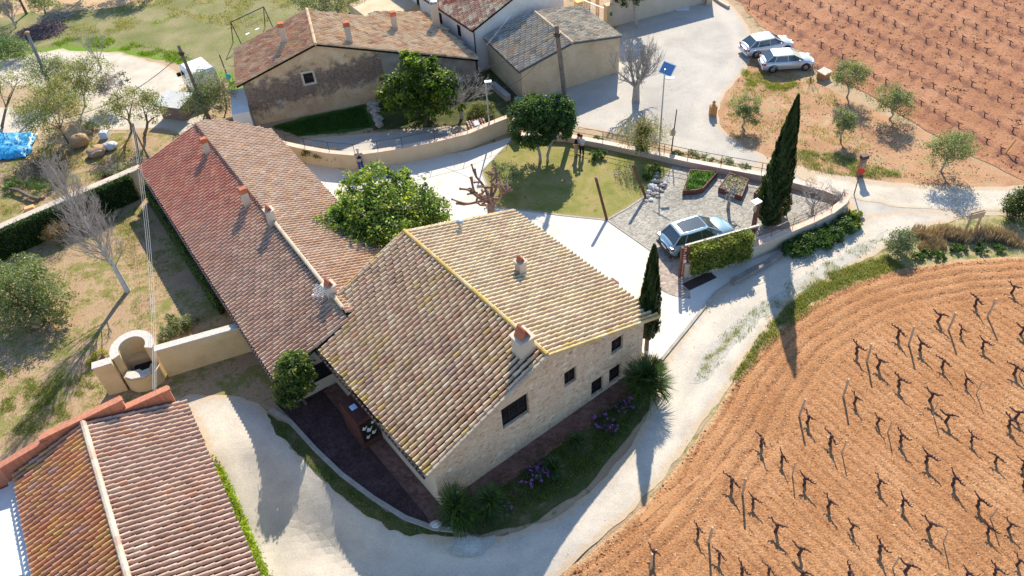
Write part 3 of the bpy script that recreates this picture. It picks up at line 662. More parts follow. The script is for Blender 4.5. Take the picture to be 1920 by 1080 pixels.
# verge tiles along both gables
for (y, cc) in ((-0.16, None), (YB+0.05, (.48, .34, .12))):
    mb = MB(HF)
    ridgecap(mb, [(RG[0], y, RG[1]+.0), (ER[0], y, ER[1]+.0)], 0.09, (0.56, 0.45, 0.28), (0.54, 0.4, 0.18), 0.4)
    mb.build('verge', TILE, MX); mb = MB(HF)
    ridgecap(mb, [(RG[0], y, RG[1]+.0), (EL[0], y, EL[1]+.0)], 0.10, (0.46, 0.36, 0.26), cc, 0.4)
    mb.build('verge', TILE, MX)
mb = MB(HF); mb.tube([(-2.78, -0.15, 2.86), (-2.78, YB, 2.86)], 0.06, 8)
for y in np.arange(0.5, 11, 1.1): mb.box(-2.86, -2.6, y-.015, y+.015, 2.90, 2.94)
mb.build('gutter', IRON, MX)
OPN = [(1.5, 3.02, 2.36, 3.74), (5.15, 5.9, 2.36, 3.36), (6.85, 7.64, 0.24, 1.36), (8.04, 8.85, 0.27, 1.38), (8.13, 8.9, 2.4, 3.38)]
mb = MB(HF); wallface(mb, [(-2.25, 3.02), (4.1, 5.4), (10.29, 3.32)], OPN, 0.0, 0.2)
mb.build('gable_wall', STONEW, MX)
for i, (a, b, c, d) in enumerate(OPN): 
    window(MX, HF, a, b, c, d, 0.17, 2 if i else 3, 2, fr=0.06)
# left wall (faces the dark gravel bed), openings
LF = HF @ Matrix.Translation(Vector((-2.25, 11.1, 0))) @ Matrix.Rotation(-math.pi/2, 4, 'Z')    # x runs back->front
LO = [(3.6, 5.2, 0.9, 2.2), (8.3, 10.0, 1.0, 2.1)]
mb = MB(LF); wallface(mb, [(0, 3.0), (11.1, 3.0)], LO, 0.0, 0.15)
mb.M = HF; mb.poly([(10.29, 0, 0), (10.29, 11.1, 0), (10.29, 11.1, 3.3), (10.29, 0, 3.3)])
mb.poly([(-2.25, 11.1, 0), (10.29, 11.1, 0), (10.29, 11.1, 3.3), (4.1, 11.1, 5.4), (-2.25, 11.1, 3.0)])
mb.build('wall', CREAM, MX)
for (a, b, c, d) in LO: window(MX, LF, a, b, c, d, 0.12, 3, 1)
# reddish entrance box with carved panel under the eave
mb = MB(HF); 
mb.hexa([(-3.3, 4.9, 0), (-2.26, 4.9, 0), (-2.26, 6.6, 0), (-3.3, 6.6, 0), (-3.3, 4.9, 2.05), (-2.26, 4.9, 2.15), (-2.26, 6.6, 2.15), (-3.3, 6.6, 2.05)])
por = mb.build('porch', mottled('dark_maroon_steel', [(.3, (.05, .018, .014)), (.7, (.1, .035, .028))], 4, 30, fineamt=.2), MX)
mb = MB(HF @ Matrix.Translation(Vector((-3.31, 4.885, 0))))
mb.box(0.1, .95, -0.02, 0.0, 0.5, 1.85); mb.build('porch_panel', plain('black_panel', (0.01, 0.012, 0.012), 0.3), por)
mb = MB(HF @ Matrix.Translation(Vector((-3.31, 4.86, 0))))
for (x, z, s_) in ((0.3, 1.5, .15), (0.52, 1.25, .18), (0.7, 0.9, .15), (0.36, 0.8, .13), (0.76, 1.6, .11)):
    mb.add([(x-s_, 0, z-s_*.4), (x, 0, z-s_), (x+s_*.5, 0, z-s_*.1), (x+s_, 0, z+s_*.7), (x, 0, z+s_*.25), (x-s_*.5, 0, z+s_)], [(0, 1, 2, 3, 4, 5)])
mb.build('panel_motif', plain('pale_motif', (0.55, 0.6, 0.55), 0.5), por)
mb = MB(HF); mb.box(-3.1, -2.8, 5.65, 5.95, 2.12, 2.16); mb.build('roof_sticker', plain('pale_blue_sheet', (0.5, 0.62, 0.85), 0.4), por)
# far-side porch frame on the courtyard side
mb = MB(HF); mb.box(11.45, 11.75, 3.6, 3.75, 0, 2.6); mb.box(11.45, 11.75, 3.25, 3.35, 0, 2.6); mb.box(10.3, 11.75, 3.25, 3.75, 2.6, 2.72)
mb.build('door_canopy', RUST, MX)
# chimneys
chimney(MX, HF, (7.3, 5.72), 0.42, 0.42, 4.2, 5.2, 'tent', rot=0.0)
def onroof(u, v, ridge, eave, Fm):
    (xr, zr), (xe, ze) = ridge, eave; n = Vector((-(ze-zr), 0, (xe-xr))); p0 = Fm @ Vector((xr, 0, zr)); n = (Fm.to_3x3() @ n)
    p = HIT(u, v, p0, n); return Fm.inverted() @ p
q = onroof(991, 668, RG, EL, HF); chimney(MX, HF, (q.x+.02, q.y+.38), 0.72, 0.72, q.z-0.4, q.z+0.95, 'tent')
q = onroof(624, 562, RG, EL, HF); chimney(MX, HF, (q.x+.1, q.y+.28), 0.5, 0.5, q.z-0.4, q.z+0.75, 'tent')
q = onroof(864, 432, RG, ER, HF); mb = MB(HF); mb.tube([(q.x, q.y, q.z-.1), (q.x, q.y, q.z+.5)], 0.09, 10); mb.lathe([(0.09, q.z+.5), (0.2, q.z+.55), (0.2, q.z+.62), (0.12, q.z+.70), (0.01, q.z+.74)], (q.x, q.y, 0), 14); mb.build('vent_pipe', GALV, MX)

# ---- long outbuilding ------------------------------------------------
C0 = G(515, 712); CFm = frame(C0, math.radians(31.5))
CX = thing('long_barn', 'long narrow barn with reddish tiled roof and three chimneys beside the ivy hedge', 'barn', CFm)
RED = (0.42, 0.16, 0.1); DPK = (0.4, 0.24, 0.18); MAU = (0.38, 0.27, 0.24); PAL = (0.5, 0.42, 0.35); SAL = (0.52, 0.33, 0.22)
def exC(a, s, A, S):
    f = a/A+0.12*mnoise.noise(Vector((a*.4, s*.4, 0)))
    c = random.choice([(.48, .33, .24), (.46, .3, .21), (.51, .37, .27), (.45, .31, .23)]); r_ = random.choice([(.5, .21, .14), (.46, .18, .13), (.52, .27, .18), (.5, .24, .17)])
    k = min(1, max(0, (f-.35)/.4))*random.uniform(.75, 1.0); return tuple(p*(1-k)+q*k for p, q in zip(c, r_))
cl_, rl_, rs_, er_ = (-0.3, 2.3), (4.05, 3.75), (4.05, 3.98), (8.42, 2.5)
mb = MB(CFm)
def clipC(a, s): return True
slope(mb, CFm, rl_, cl_, -2.35, 20.9, 0.262, 0.40, palfn([(40, (.47, .27, .18)), (30, (.46, .29, .21)), (8, (.52, .37, .28)), (15, (.48, .31, .2)), (7, (.4, .23, .16))], exC), seg=5)
slope(mb, CFm, rs_, er_, -2.0, 21.3, 0.24, 0.40, palfn([(40, (.52, .36, .25)), (30, (.53, .39, .28)), (15, (.48, .32, .22)), (15, (.56, .43, .32))]), seg=5,
      poly=[(4.05, -2.0), (8.42, -2.0), (8.42, 18.9), (5.75, 21.2), (4.05, 20.75)], clip='poly')
mb.build('roof', TILE, CX)
mb = MB(CFm); ridgecap(mb, [(4.1, -1.6, 4.0), (4.1, 8.4, 4.0)], 0.12, (0.5, 0.4, 0.32), (0.5, 0.42, 0.3)); mb.build('ridge', TILE, CX)
mb = MB(CFm); mb.box(4.0, 4.16, 8.4, 20.75, 3.6, 3.93); mb.build('parapet', plain('dark_red_mortar', (0.2, 0.1, 0.09), 0.9), CX)
mb = MB(CFm); mb.tube([(-0.4, -2.35, 2.24), (-0.4, 20.9, 2.24)], 0.055, 8); mb.build('gutter', plain('purple_gutter', (0.09, 0.05, 0.06), 0.5), CX)
mb = MB(CFm); mb.poly([(0.1, -2.2, 0), (0.1, 20.7, 0), (0.1, 20.7, 2.35), (0.1, -2.2, 2.35)])
mb.poly([(0.1, -2.2, 0), (4.05, -2.2, 0), (4.05, -2.2, 3.62), (0.1, -2.2, 2.28)])
mb.poly([(8.3, -1.9, 0), (8.3, 18.8, 0), (8.3, 18.8, 2.42), (8.3, -1.9, 2.42)]); mb.poly([(4.05, -1.9, 0), (8.3, -1.9, 0), (8.3, -1.9, 2.42), (4.05, -1.9, 3.85)])
mb.poly([(0.1, 20.7, 0), (4.05, 20.7, 0), (4.05, 20.7, 3.7), (0.1, 20.7, 2.35)]); mb.poly([(4.05, 20.7, 0), (5.7, 21.0, 0), (5.7, 21.0, 3.3), (4.05, 20.7, 3.85)]); mb.poly([(5.7, 21.0, 0), (8.3, 18.8, 0), (8.3, 18.8, 2.42), (5.7, 21.0, 3.3)])
mb.build('wall', CREAM, CX)
window(CX, CFm, 1.5, 2.7, 0.8, 1.9, -2.22, 2, 1)
for (u, v, w, h, cp) in ((392, 290, .36, .85, 'block'), (467, 388, .4, .95, 'block'), (515, 424, .42, 1.0, 'tent')):
    q = onroof(u, v, rl_, cl_, CFm); chimney(CX, CFm, (min(q.x, 3.78) if cp == 'block' else q.x, q.y+w/2), w, w, q.z-.3, q.z+h, cp)

# ---- lower-left building ---------------------------------------------
D0 = G(156, 790); DFm = frame(D0, math.radians(28.6))
DX = thing('tiled_shed', 'low building in the near left corner with a stepped red brick parapet', 'outbuilding', DFm)
dr_, de_, dl_ = (0.82, 3.9), (4.99, 2.5), (-2.64, 2.75)
def exD(a, s, A, S):
    if mnoise.noise(Vector((a*.3, s*.6, 4))) > 0.1 and random.random() < .6: return random.choice([(0.52, 0.28, 0.11), (0.48, 0.21, 0.11), (.5, .31, .13)])
mb = MB(DFm)
slope(mb, DFm, dr_, de_, -15.5, -4.25, 0.265, 0.5, palfn([(40, (.48, .33, .25)), (30, (.5, .36, .28)), (4, (.55, .44, .35)), (22, (0.43, 0.29, 0.22)), (4, (.48, .29, .2))]), seg=6)
slope(mb, DFm, dr_, dl_, -15.5, -4.25, 0.265, 0.5, palfn([(35, (.5, .25, .13)), (20, (.42, .22, .14)), (20, (0.5, 0.28, 0.13)), (20, (.46, .25, .16)), (5, (.43, .28, .22))], exD), seg=6)
mb.build('roof', TILE, DX)
mb = MB(DFm); ridgecap(mb, [(.82, -15.5, 3.97), (.82, -4.2, 3.97)], 0.14, (0.52, 0.35, 0.27), (0.55, 0.43, 0.34)); mb.build('ridge', TILE, DX)
mb = MB(DFm); box_walls(mb, -2.4, 4.75, -15.4, -4.3, 2.72, 3.8, .82, z2=2.48); mb.box(-2.4, 4.75, -15.4, -4.3, -2, -.003); mb.build('wall', CREAM, DX)
# stepped brick parapet on the far gable
def brick_mat():
    m, nt, b = newmat('brick_parapet'); v = objc(nt); br = nd(nt, 'ShaderNodeTexBrick'); nt.links.new(v, br.inputs['Vector'])
    br.inputs['Scale'].default_value = 4; br.inputs['Color1'].default_value = (0.4, 0.13, 0.07, 1); br.inputs['Color2'].default_value = (0.5, 0.19, 0.1, 1); br.inputs['Mortar'].default_value = (0.35, 0.2, 0.14, 1); br.inputs['Mortar Size'].default_value = 0.02
    f = noise_n(nt, v, 12, 5, 0.7); c = mixc(nt, 0.4, br.outputs['Color'], ramp(nt, f, [(0.3, GREY(.2)), (0.7, GREY(.8))]), 'OVERLAY')
    nt.links.new(c, b.inputs['Base Color']); b.inputs['Roughness'].default_value = 0.85; bump(nt, b, f, 0.3, 0.01); return m
BRK = brick_mat()
mb = MB(DFm)
for (xa, xb, zt) in ((-5.6, -0.9, 3.35), (-0.95, 2.6, 3.95), (2.55, 4.55, 3.35)):
    zt2 = zt
    zm = 0.35
    if xa == -5.6: zl, zh = 2.9, 3.75
    elif xa == -0.95: zl, zh = 3.95, 4.15
    else: zl, zh = 3.55, 3.55
    mb.hexa([(xa, -4.2, zl-1.0), (xb, -4.2, zl-1.0), (xb, -3.85, zl-1.0), (xa, -3.85, zl-1.0), (xa, -4.2, zl), (xb, -4.2, zh), (xb, -3.85, zh), (xa, -3.85, zl)])
    mb.hexa([(xa-.06, -4.28, zl+.004), (xb+.06, -4.28, zh+.004), (xb+.06, -4.03, zh+.004), (xa-.06, -4.03, zl+.004), (xa-.06, -4.28, zl+.08), (xb+.06, -4.28, zh+.08), (xb+.06, -4.03, zh+.08), (xa-.06, -4.03, zl+.08)])
mb.build('brick_parapet', BRK, DX)
mb = MB(DFm); mb.bbox(-8.5, -3.0, -15.4, -4.3, 0, 2.3, 0.02); mb.box(-3.0, -2.72, -15.4, -4.3, 0, 2.5); mb.build('terrace', WHITEW, DX)
mb = MB(DFm); mb.tube([(-3.4, -9.4, 2.3), (-3.4, -9.4, 2.55), (-3.1, -9.5, 2.55), (-2.95, -9.9, 2.55)], 0.025, 6); mb.build('hook', IRON, DX)

# ---- old farm building at the back -----------------------------------
gA = G(479, 235); gB = G(684, 194); GFm = frame2(gA, gB)
GX = thing('old_barn', 'old barn with blackened plaster gable, small square window and four chimneys', 'barn', GFm)
gr_, gl_, ge_ = (5.75, 5.5), (-0.42, 3.45), (17.5, 1.87)
WOR = (0.56, 0.38, 0.2); WPK = (0.5, 0.3, 0.22); WCR = (0.6, 0.52, 0.36)
mb = MB(GFm)
slope(mb, GFm, gr_, gl_, -0.2, 5.9, 0.26, 0.42, palfn([(35, (.54, .34, .21)), (20, (.5, .28, .18)), (20, (.58, .43, .28)), (10, (.52, .35, .18)), (8, (.4, .25, .17)), (5, (.47, .2, .12))]), seg=4)
slope(mb, GFm, gr_, ge_, -0.2, 8.1, 0.26, 0.42, palfn([(42, (.6, .46, .3)), (20, (.56, .38, .23)), (14, (.52, .33, .21)), (5, (.4, .26, .17)), (20, (.62, .5, .35))]), seg=4,
      poly=[(5.75, -0.2), (17.5, -0.2), (17.5, 0.7), (15.1, 8.1), (10.6, 6.9), (10.2, 5.8), (5.75, 5.9)], clip='poly')
mb.build('roof', TILE, GX)
mb = MB(GFm); ridgecap(mb, [(5.75, -.25, 5.55), (5.75, 5.9, 5.55)], 0.13, (0.5, 0.34, 0.22), (0.55, 0.4, 0.26)); mb.build('ridge', TILE, GX)
def grime_mat():
    m, nt, b = newmat('blackened_plaster'); v = pos(nt); ob = objc(nt)
    c = ramp(nt, noise_n(nt, v, 0.9, 6, 0.65, 0.5), [(0.3, (0.46, 0.3, 0.17)), (0.55, (0.55, 0.4, 0.25)), (0.75, (0.6, 0.5, 0.38))])
    sp = nd(nt, 'ShaderNodeSeparateXYZ'); nt.links.new(ob, sp.inputs[0])
    # a broad blackened band with its own ragged outline
    zz = mathn(nt, 'SUBTRACT', sp.outputs[2], mathn(nt, 'MULTIPLY_ADD', sp.outputs[0], 0.06, 2.2)); band = mathn(nt, 'ABSOLUTE', zz)
    k = mathn(nt, 'ADD', mathn(nt, 'MULTIPLY', band, 0.42), mathn(nt, 'MULTIPLY_ADD', noise_n(nt, v, 1.2, 8, 0.75, 0.3), 2.2, -1.1))
    k2 = noise_n(nt, v, 6, 6, 0.8)
    c = mixc(nt, mixc(nt, 0.35, ramp(nt, k, [(0.3, GREY(0.97)), (0.62, GREY(0.0))]), ramp(nt, k2, [(0.4, GREY(0)), (0.6, GREY(1))]), 'MULTIPLY'), c, (0.11, 0.08, 0.07))
    f = noise_n(nt, v, 16, 5, 0.75); c = mixc(nt, 0.4, c, ramp(nt, f, [(0.3, GREY(.2)), (0.7, GREY(.8))]), 'OVERLAY')
    nt.links.new(c, b.inputs['Base Color']); b.inputs['Roughness'].default_value = 0.95; bump(nt, b, f, 0.5, 0.02); return m
GRIME = grime_mat()
mb = MB(GFm); GO = (4.35, 5.05, 2.55, 3.35)
wallface(mb, [(0, 3.4), (5.75, 5.35), (10.2, 4.0)], [GO], 0.0, 0.25); mb.build('gable_wall', GRIME, GX)
mb = MB(GFm); mb.box(4.2, 4.35, -.025, -.002, 2.4, 3.5); mb.box(5.05, 5.2, -.025, -.002, 2.4, 3.5); mb.box(4.35, 5.05, -.025, -.002, 3.35, 3.5); mb.box(4.35, 5.05, -.025, -.002, 2.4, 2.55); mb.build('window_surround', CREAM, GX)
window(GX, GFm, GO[0], GO[1], GO[2], GO[3], 0.2, 2, 1)
mb = MB(GFm); wallface(mb, [(10.2, 4.0), (17.3, 1.85)], [(14.2, 15.0, 0.3, 1.5)], 0.01, 0.2); mb.build('side_wall', plain('grey_old_plaster', (.3, .26, .22), .95, 0, .3, 1.2), GX); mb = MB(GFm)
mb.poly([(0, 0, 0), (0, 5.8, 0), (0, 5.8, 3.4), (0, 0, 3.4)]); mb.poly([(17.3, 0.01, 0), (17.3, .7, 0), (17.3, .7, 1.85), (17.3, .01, 1.85)]); mb.poly([(17.3, .7, 0), (15.0, 8, 0), (15.0, 8, 2.55), (17.3, .7, 1.85)])
mb.poly([(0, 5.8, 0), (5.75, 5.8, 0), (5.75, 5.8, 5.3), (0, 5.8, 3.4)]); mb.poly([(5.75, 5.8, 0), (10.2, 5.8, 0), (10.2, 5.8, 4.0), (5.75, 5.8, 5.3)]); mb.poly([(10.2, 5.8, 0), (15.0, 8, 0), (15.0, 8, 2.5), (10.2, 5.8, 4.0)])
mb.build('wall', CREAM, GX)
window(GX, GFm, 14.2, 15.0, 0.3, 1.5, 0.17, 1, 1, name='door')
for (u, v, w, h, cp, rd, ev, bd) in ((535, 82, .42, 1.25, 'block', gr_, gl_, None), (657, 82, .42, 1.3, 'block', gr_, ge_, None), (742, 57, .42, 1.15, 'block', gr_, ge_, None), (820, 53, .55, 2.0, 'pot', gr_, ge_, None)):
    q = onroof(u, v, rd, ev, GFm); chimney(GX, GFm, (q.x, q.y+w/2), w, w, q.z-.3, q.z+h, cp, body=plain('aged_plaster', (0.42, 0.36, 0.3), .9) if cp != 'pot' else CREAM)
# low white lean-to on its left
mb = MB(GFm); mb.bbox(-1.3, -0.05, -0.9, 2.9, 0, 1.7, 0.02); mb.build('lean_to', WHITEW, GX)

# ---- warehouse -------------------------------------------------------
wA = G(981, 191); wB = G(1159.5, 136); WFm = frame2(wA, wB)
WX = thing('warehouse', 'square cream warehouse with a grey striped roof in front of the white house', 'warehouse', WFm)
GRY = (0.42, 0.36, 0.27); GR2 = (0.5, 0.44, 0.34); GR3 = (0.3, 0.27, 0.23); GRO = (0.42, 0.32, 0.22)
wr_, wl_, we_ = (4.2, 3.66), (-0.25, 2.6), (8.5, 3.05)
mb = MB(WFm)
slope(mb, WFm, wr_, wl_, -0.12, 6.2, 0.27, 0.5, palfn([(40, GRY), (30, (.38, .365, .33)), (10, GR3), (6, GRO)]), seg=4, hk=1.0, base=(0.12, 0.11, 0.1))
slope(mb, WFm, wr_, we_, -0.12, 6.2, 0.23, 0.5, palfn([(35, GR2), (35, GRY), (15, GR3), (5, GRO)]), seg=4, hk=0.8, base=(0.15, 0.14, 0.13))
mb.build('roof', TILE, WX)
mb = MB(WFm); ridgecap(mb, [(4.2, -.15, 3.7), (4.2, 6.2, 3.7)], 0.12, (0.45, 0.36, 0.28), (0.5, 0.38, 0.26)); mb.build('ridge', TILE, WX)
mb = MB(WFm); box_walls(mb, 0, 8.35, 0, 6.1, 2.6, 3.55, 4.2, z2=3.0); mb.build('wall', RENDERW, WX)

# ---- white house behind ----------------------------------------------
e1 = WFm @ Vector((-0.9, 6.35, 0)); HWm = frame(e1, math.radians(22.5+8))
NX = thing('white_house', 'tall white house with orange tiled roof behind the grey warehouse', 'house', HWm)
nr_, nl_, ne_ = (4.3, 5.2), (-0.3, 3.5), (8.9, 3.55)
mb = MB(HWm)
pw = palfn([(25, WPK), (25, WCR), (20, SAL), (12, RED), (10, MAU), (8, LGT)])
slope(mb, HWm, nr_, nl_, -0.25, 14, 0.25, 0.42, pw, seg=4); slope(mb, HWm, nr_, ne_, -0.25, 14, 0.25, 0.42, pw, seg=4)
mb.build('roof', TILE, NX)
mb = MB(HWm); box_walls(mb, 0, 8.6, 0, 13.8, 3.55, 5.05, 4.3, z2=3.6); 
mb.build('wall', WHITEW, NX)
mb = MB(HWm); mb.bbox(-4.6, -0.003, 9.0, 13.5, 0, 2.3, .02); mb.build('annexe', RENDERW, NX)
LFm = HWm @ Matrix.Rotation(math.pi/2, 4, 'Z')
mb = MB(HWm); mb.tube([(-0.33, -.25, 3.45), (-0.33, 14, 3.45)], 0.06, 6); mb.tube([(-0.1, -.1, 3.45), (-0.1, -.1, 0.1)], 0.05, 6); mb.build('gutter', IRON, NX)
for y in (2.2, 5.2, 9.0 ): 
    mb = MB(HWm); mb.box(-0.03, 0.02, y, y+.45, 2.0, 2.9); mb.build('window', DARKW, NX)

# ---- yard wall, gate pillar at the top --------------------------------
p1 = G(1146, 51); p2 = G(1335, 2); F_ = frame2(p1, p2); L_ = (p2-p1).length
YW = thing('yard_wall', 'tall cream yard wall with terracotta coping behind the round dark tree', 'wall', F_)
mb = MB(F_); mb.box(0, L_, 0, 0.3, 0, 2.3); mb.build('wall_body', CREAM, YW)
mb = MB(F_); ridgecap(mb, [(0, .15, 2.36), (L_, .15, 2.36)], 0.2, (0.5, 0.25, 0.15), (0.55, 0.38, 0.28)); mb.build('coping', TILE, YW)
GP = thing('gate_pillar', 'cream gate pillar with green letterbox beside barred gate', 'pillar', G(1140, 51))
Fp = frame(G(1140, 51), math.radians(25)); mb = MB(Fp); mb.bbox(-.3, .25, -.25, .25, 0, 1.95, .02); mb.box(-.34, .29, -.29, .29, 1.953, 2.05); mb.build('shaft', RENDERW, GP)
mb = MB(Fp); mb.bbox(.0, .2, -.32, -.252, 1.1, 1.4, .01); mb.build('letterbox', plain('green_paint', (0.02, 0.16, 0.05), .4), GP)
ga, gb = G(1094, 32), G(1134, 49); Fg = frame2(ga, gb); Lg = (gb-ga).length
GG = thing('barred_gate', 'low white barred gate between the grey roof and the cream pillar', 'gate', Fg)
mb = MB(Fg)
for i in range(13): mb.box(Lg*i/12-.015, Lg*i/12+.015, -.015, .015, .1, 1.5)
mb.build('bars', WHITEP, GG); mb = MB(Fg); mb.box(-.02, Lg+.02, -.02, .02, 1.502, 1.56); mb.build('rail', WHITEP, GG); mb = MB(Fg); mb.box(-.02, Lg+.02, .017, .04, .3, .36); mb.build('rail', WHITEP, GG)
# ================================================================ PLANTS
def rand_dirs(n):
    v = rng.normal(size=(n, 3)); return v/np.linalg.norm(v, axis=1)[:, None]
def quads(mb, P, size, cols, aspect=0.55, upbias=0.35, out=None):
    """n leaf quads centred at P"""
    n = len(P); a = rand_dirs(n); nb = rand_dirs(n)
    if out is not None: nb = nb*0.8+out*0.7
    nb[:, 2] += upbias; nb /= np.linalg.norm(nb, axis=1)[:, None]
    a = a-nb*(a*nb).sum(1)[:, None]; a /= np.linalg.norm(a, axis=1)[:, None]+1e-9; b = np.cross(nb, a)
    s = size*rng.uniform(0.6, 1.3, n)[:, None]
    V = np.empty((n, 4, 3)); V[:, 0] = P-a*s*.5; V[:, 1] = P+b*s*aspect*.5-a*s*.05; V[:, 2] = P+a*s*.5; V[:, 3] = P-b*s*aspect*.5-a*s*.05
    F = np.arange(4*n).reshape(n, 4)
    mb.add(V.reshape(-1, 3), F, cols)
def leafcloud(mb, blobs, n, size, pal, clump=0.28, nclump=None, aspect=0.55, shell=0.45, upbias=0.35, gap=0.0):
    """leaves gathered in clumps spread through ellipsoid blobs (cx,cy,cz,rx,ry,rz)"""
    B = np.array(blobs, float); w = (B[:, 3]*B[:, 4]*B[:, 5])**0.7; w /= w.sum()
    nclump = nclump or max(12, int(n/45)); bi = rng.choice(len(B), nclump, p=w); d = rand_dirs(nclump)
    d[:, 2] = np.where(d[:, 2] < -0.55, -d[:, 2], d[:, 2])
    r = (shell+(1-shell)*rng.random(nclump)**0.6)[:, None]; Cn = B[bi, :3]+d*r*B[bi, 3:]
    pc = np.array([c for _, c in pal]); pw = np.array([w_ for w_, _ in pal], float); pw /= pw.sum()
    cc = pc[rng.choice(len(pc), nclump, p=pw)]*rng.uniform(0.75, 1.25, (nclump, 1))
    k = rng.integers(0, nclump, n); R_ = clump*np.cbrt((B[:, 3]*B[:, 4]*B[:, 5]))[bi[k]]
    P = Cn[k]+rng.normal(size=(n, 3))*R_[:, None]*np.array([.6, .6, .5])
    cols = cc[k]*rng.uniform(0.7, 1.3, (n, 1))
    m = P[:, 2] > 0.03
    quads(mb, P[m], size, cols[m], aspect, upbias, d[k][m]*0.6)
def limbs(mb, base, targets, r0, n=6, kink=0.12, fork=0.45):
    base = Vector(base)
    T = [Vector(t) for t in targets]; cen = sum(T, Vector())/len(T); fk = base+(cen-base)*fork; fk.x = base.x+(cen.x-base.x)*fork
    mb.tube([base+Vector((0, 0, -.05)), base+Vector((0, 0, .12)), base+(fk-base)*.6+Vector((random.uniform(-kink, kink), random.uniform(-kink, kink), 0)), fk], [r0*1.35, r0, r0*.8, r0*.75], n+2)
    for t in T:
        m = fk+(t-fk)*.5+Vector((random.uniform(-kink, kink), random.uniform(-kink, kink), random.uniform(0, kink*1.5)))
        mb.tube([fk, m, t], [r0*.55, r0*.35, r0*.1], n)
        for _ in range(3):
            q = fk+(t-fk)*random.uniform(.5, .95); e = q+Vector((random.uniform(-1, 1), random.uniform(-1, 1), random.uniform(0, 1)))*(t-fk).length*.35
            mb.tube([q, e], [r0*.2, r0*.05], 4)
def tree(name, label, base, blobs, n, size, pal, r0=0.12, bark=None, group=None, cat='tree', leafm=None, clump=0.28, aspect=0.55, shell=0.45, gap=0.0, part='crown', fork=.45, trunk=True):
    base = Vector(base); T = thing(name, label, cat, Matrix.Translation(base), group)
    if trunk:
        mb = MB(); limbs(mb, base, [b[:3] for b in blobs], r0, fork=fork); mb.build('trunk', bark or BARK, T)
    mb = MB(); leafcloud(mb, blobs, n, size, pal, clump=clump, aspect=aspect, shell=shell, gap=gap); mb.build(part, leafm or LEAF, T)
    return T
def PB(l):
    """blobs from (u, v, z, r[, rz])"""
    o = []
    for b in l:
        p = G(b[0], b[1], b[2]); o.append((p.x, p.y, p.z, b[3], b[3], b[4] if len(b) > 4 else b[3]*.85))
    return o
def under(u, v, z): p = G(u, v, z); return Vector((p.x, p.y, 0))
CAROB = [(3, (0.08, 0.15, 0.025)), (4, (0.13, 0.21, 0.035)), (4, (0.2, 0.28, 0.045)), (1, (0.06, 0.11, 0.02)), (3, (.28, .34, .06))]
BRIGHT = [(4, (0.05, 0.1, 0.01)), (4, (0.1, 0.17, 0.014)), (3, (0.18, 0.24, 0.02)), (2, (0.03, 0.06, 0.008))]
FICUS = [(5, (0.025, 0.065, 0.016)), (4, (0.045, 0.1, 0.02)), (2, (0.08, 0.14, 0.028))]
OLIVE = [(4, (0.15, 0.19, 0.085)), (4, (0.2, 0.24, 0.115)), (2, (0.11, 0.15, 0.06)), (1, (0.26, 0.29, 0.17))]
CYPR = [(5, (0.02, 0.047, 0.014)), (4, (0.03, 0.065, 0.018)), (1, (0.055, 0.09, 0.025))]
SCRUB = [(4, (0.16, 0.19, 0.05)), (3, (0.21, 0.22, 0.08)), (2, (0.23, 0.2, 0.1)), (2, (0.1, 0.15, 0.035))]
GREYG = [(4, (0.15, 0.19, 0.105)), (3, (0.2, 0.23, 0.13)), (2, (0.11, 0.15, 0.07))]
# courtyard tree
tree('carob_tree', 'large bushy green tree between the long barn and the farmhouse roof', under(712, 420, 2.3),
     PB([(640, 440, 2.2, 1.6), (668, 400, 3.0, 1.45), (712, 395, 3.3, 1.7), (768, 392, 2.8, 1.6), (745, 440, 2.5, 1.7), (690, 465, 2.0, 1.5), (808, 398, 2.4, 1.15), (708, 345, 4.0, 0.9, 1.4), (655, 352, 3.5, 0.75, 1.0), (755, 348, 3.5, 0.7, 1.1), (612, 462, 2.2, 1.0), (618, 412, 2.4, .8), (675, 335, 4.0, .4, .9), (728, 335, 4.0, .4, .9), (800, 430, 1.8, 1.0)])+[(lambda p: (p.x, p.y, p.z, .2, .2, .55))(G(random.uniform(635, 800), random.uniform(325, 400), random.uniform(3.6, 4.4))) for _ in range(16)], 36000, 0.2, CAROB, 0.17, clump=0.24)
# dark tree by the old barn
tree('evergreen_tree', 'bright green evergreen tree growing against the blackened barn wall', under(790, 185, 2.2),
     PB([(760, 170, 2.6, 1.6), (800, 150, 3.4, 1.4), (775, 125, 4.4, 1.0), (835, 165, 2.8, 1.3), (730, 190, 1.6, 1.1), (800, 195, 1.5, 1.6), (840, 195, 1.4, 1.1), (762, 108, 5.0, .55), (812, 118, 4.4, .6), (725, 150, 3.0, .5)]), 17000, 0.24, BRIGHT, 0.16, clump=0.24)
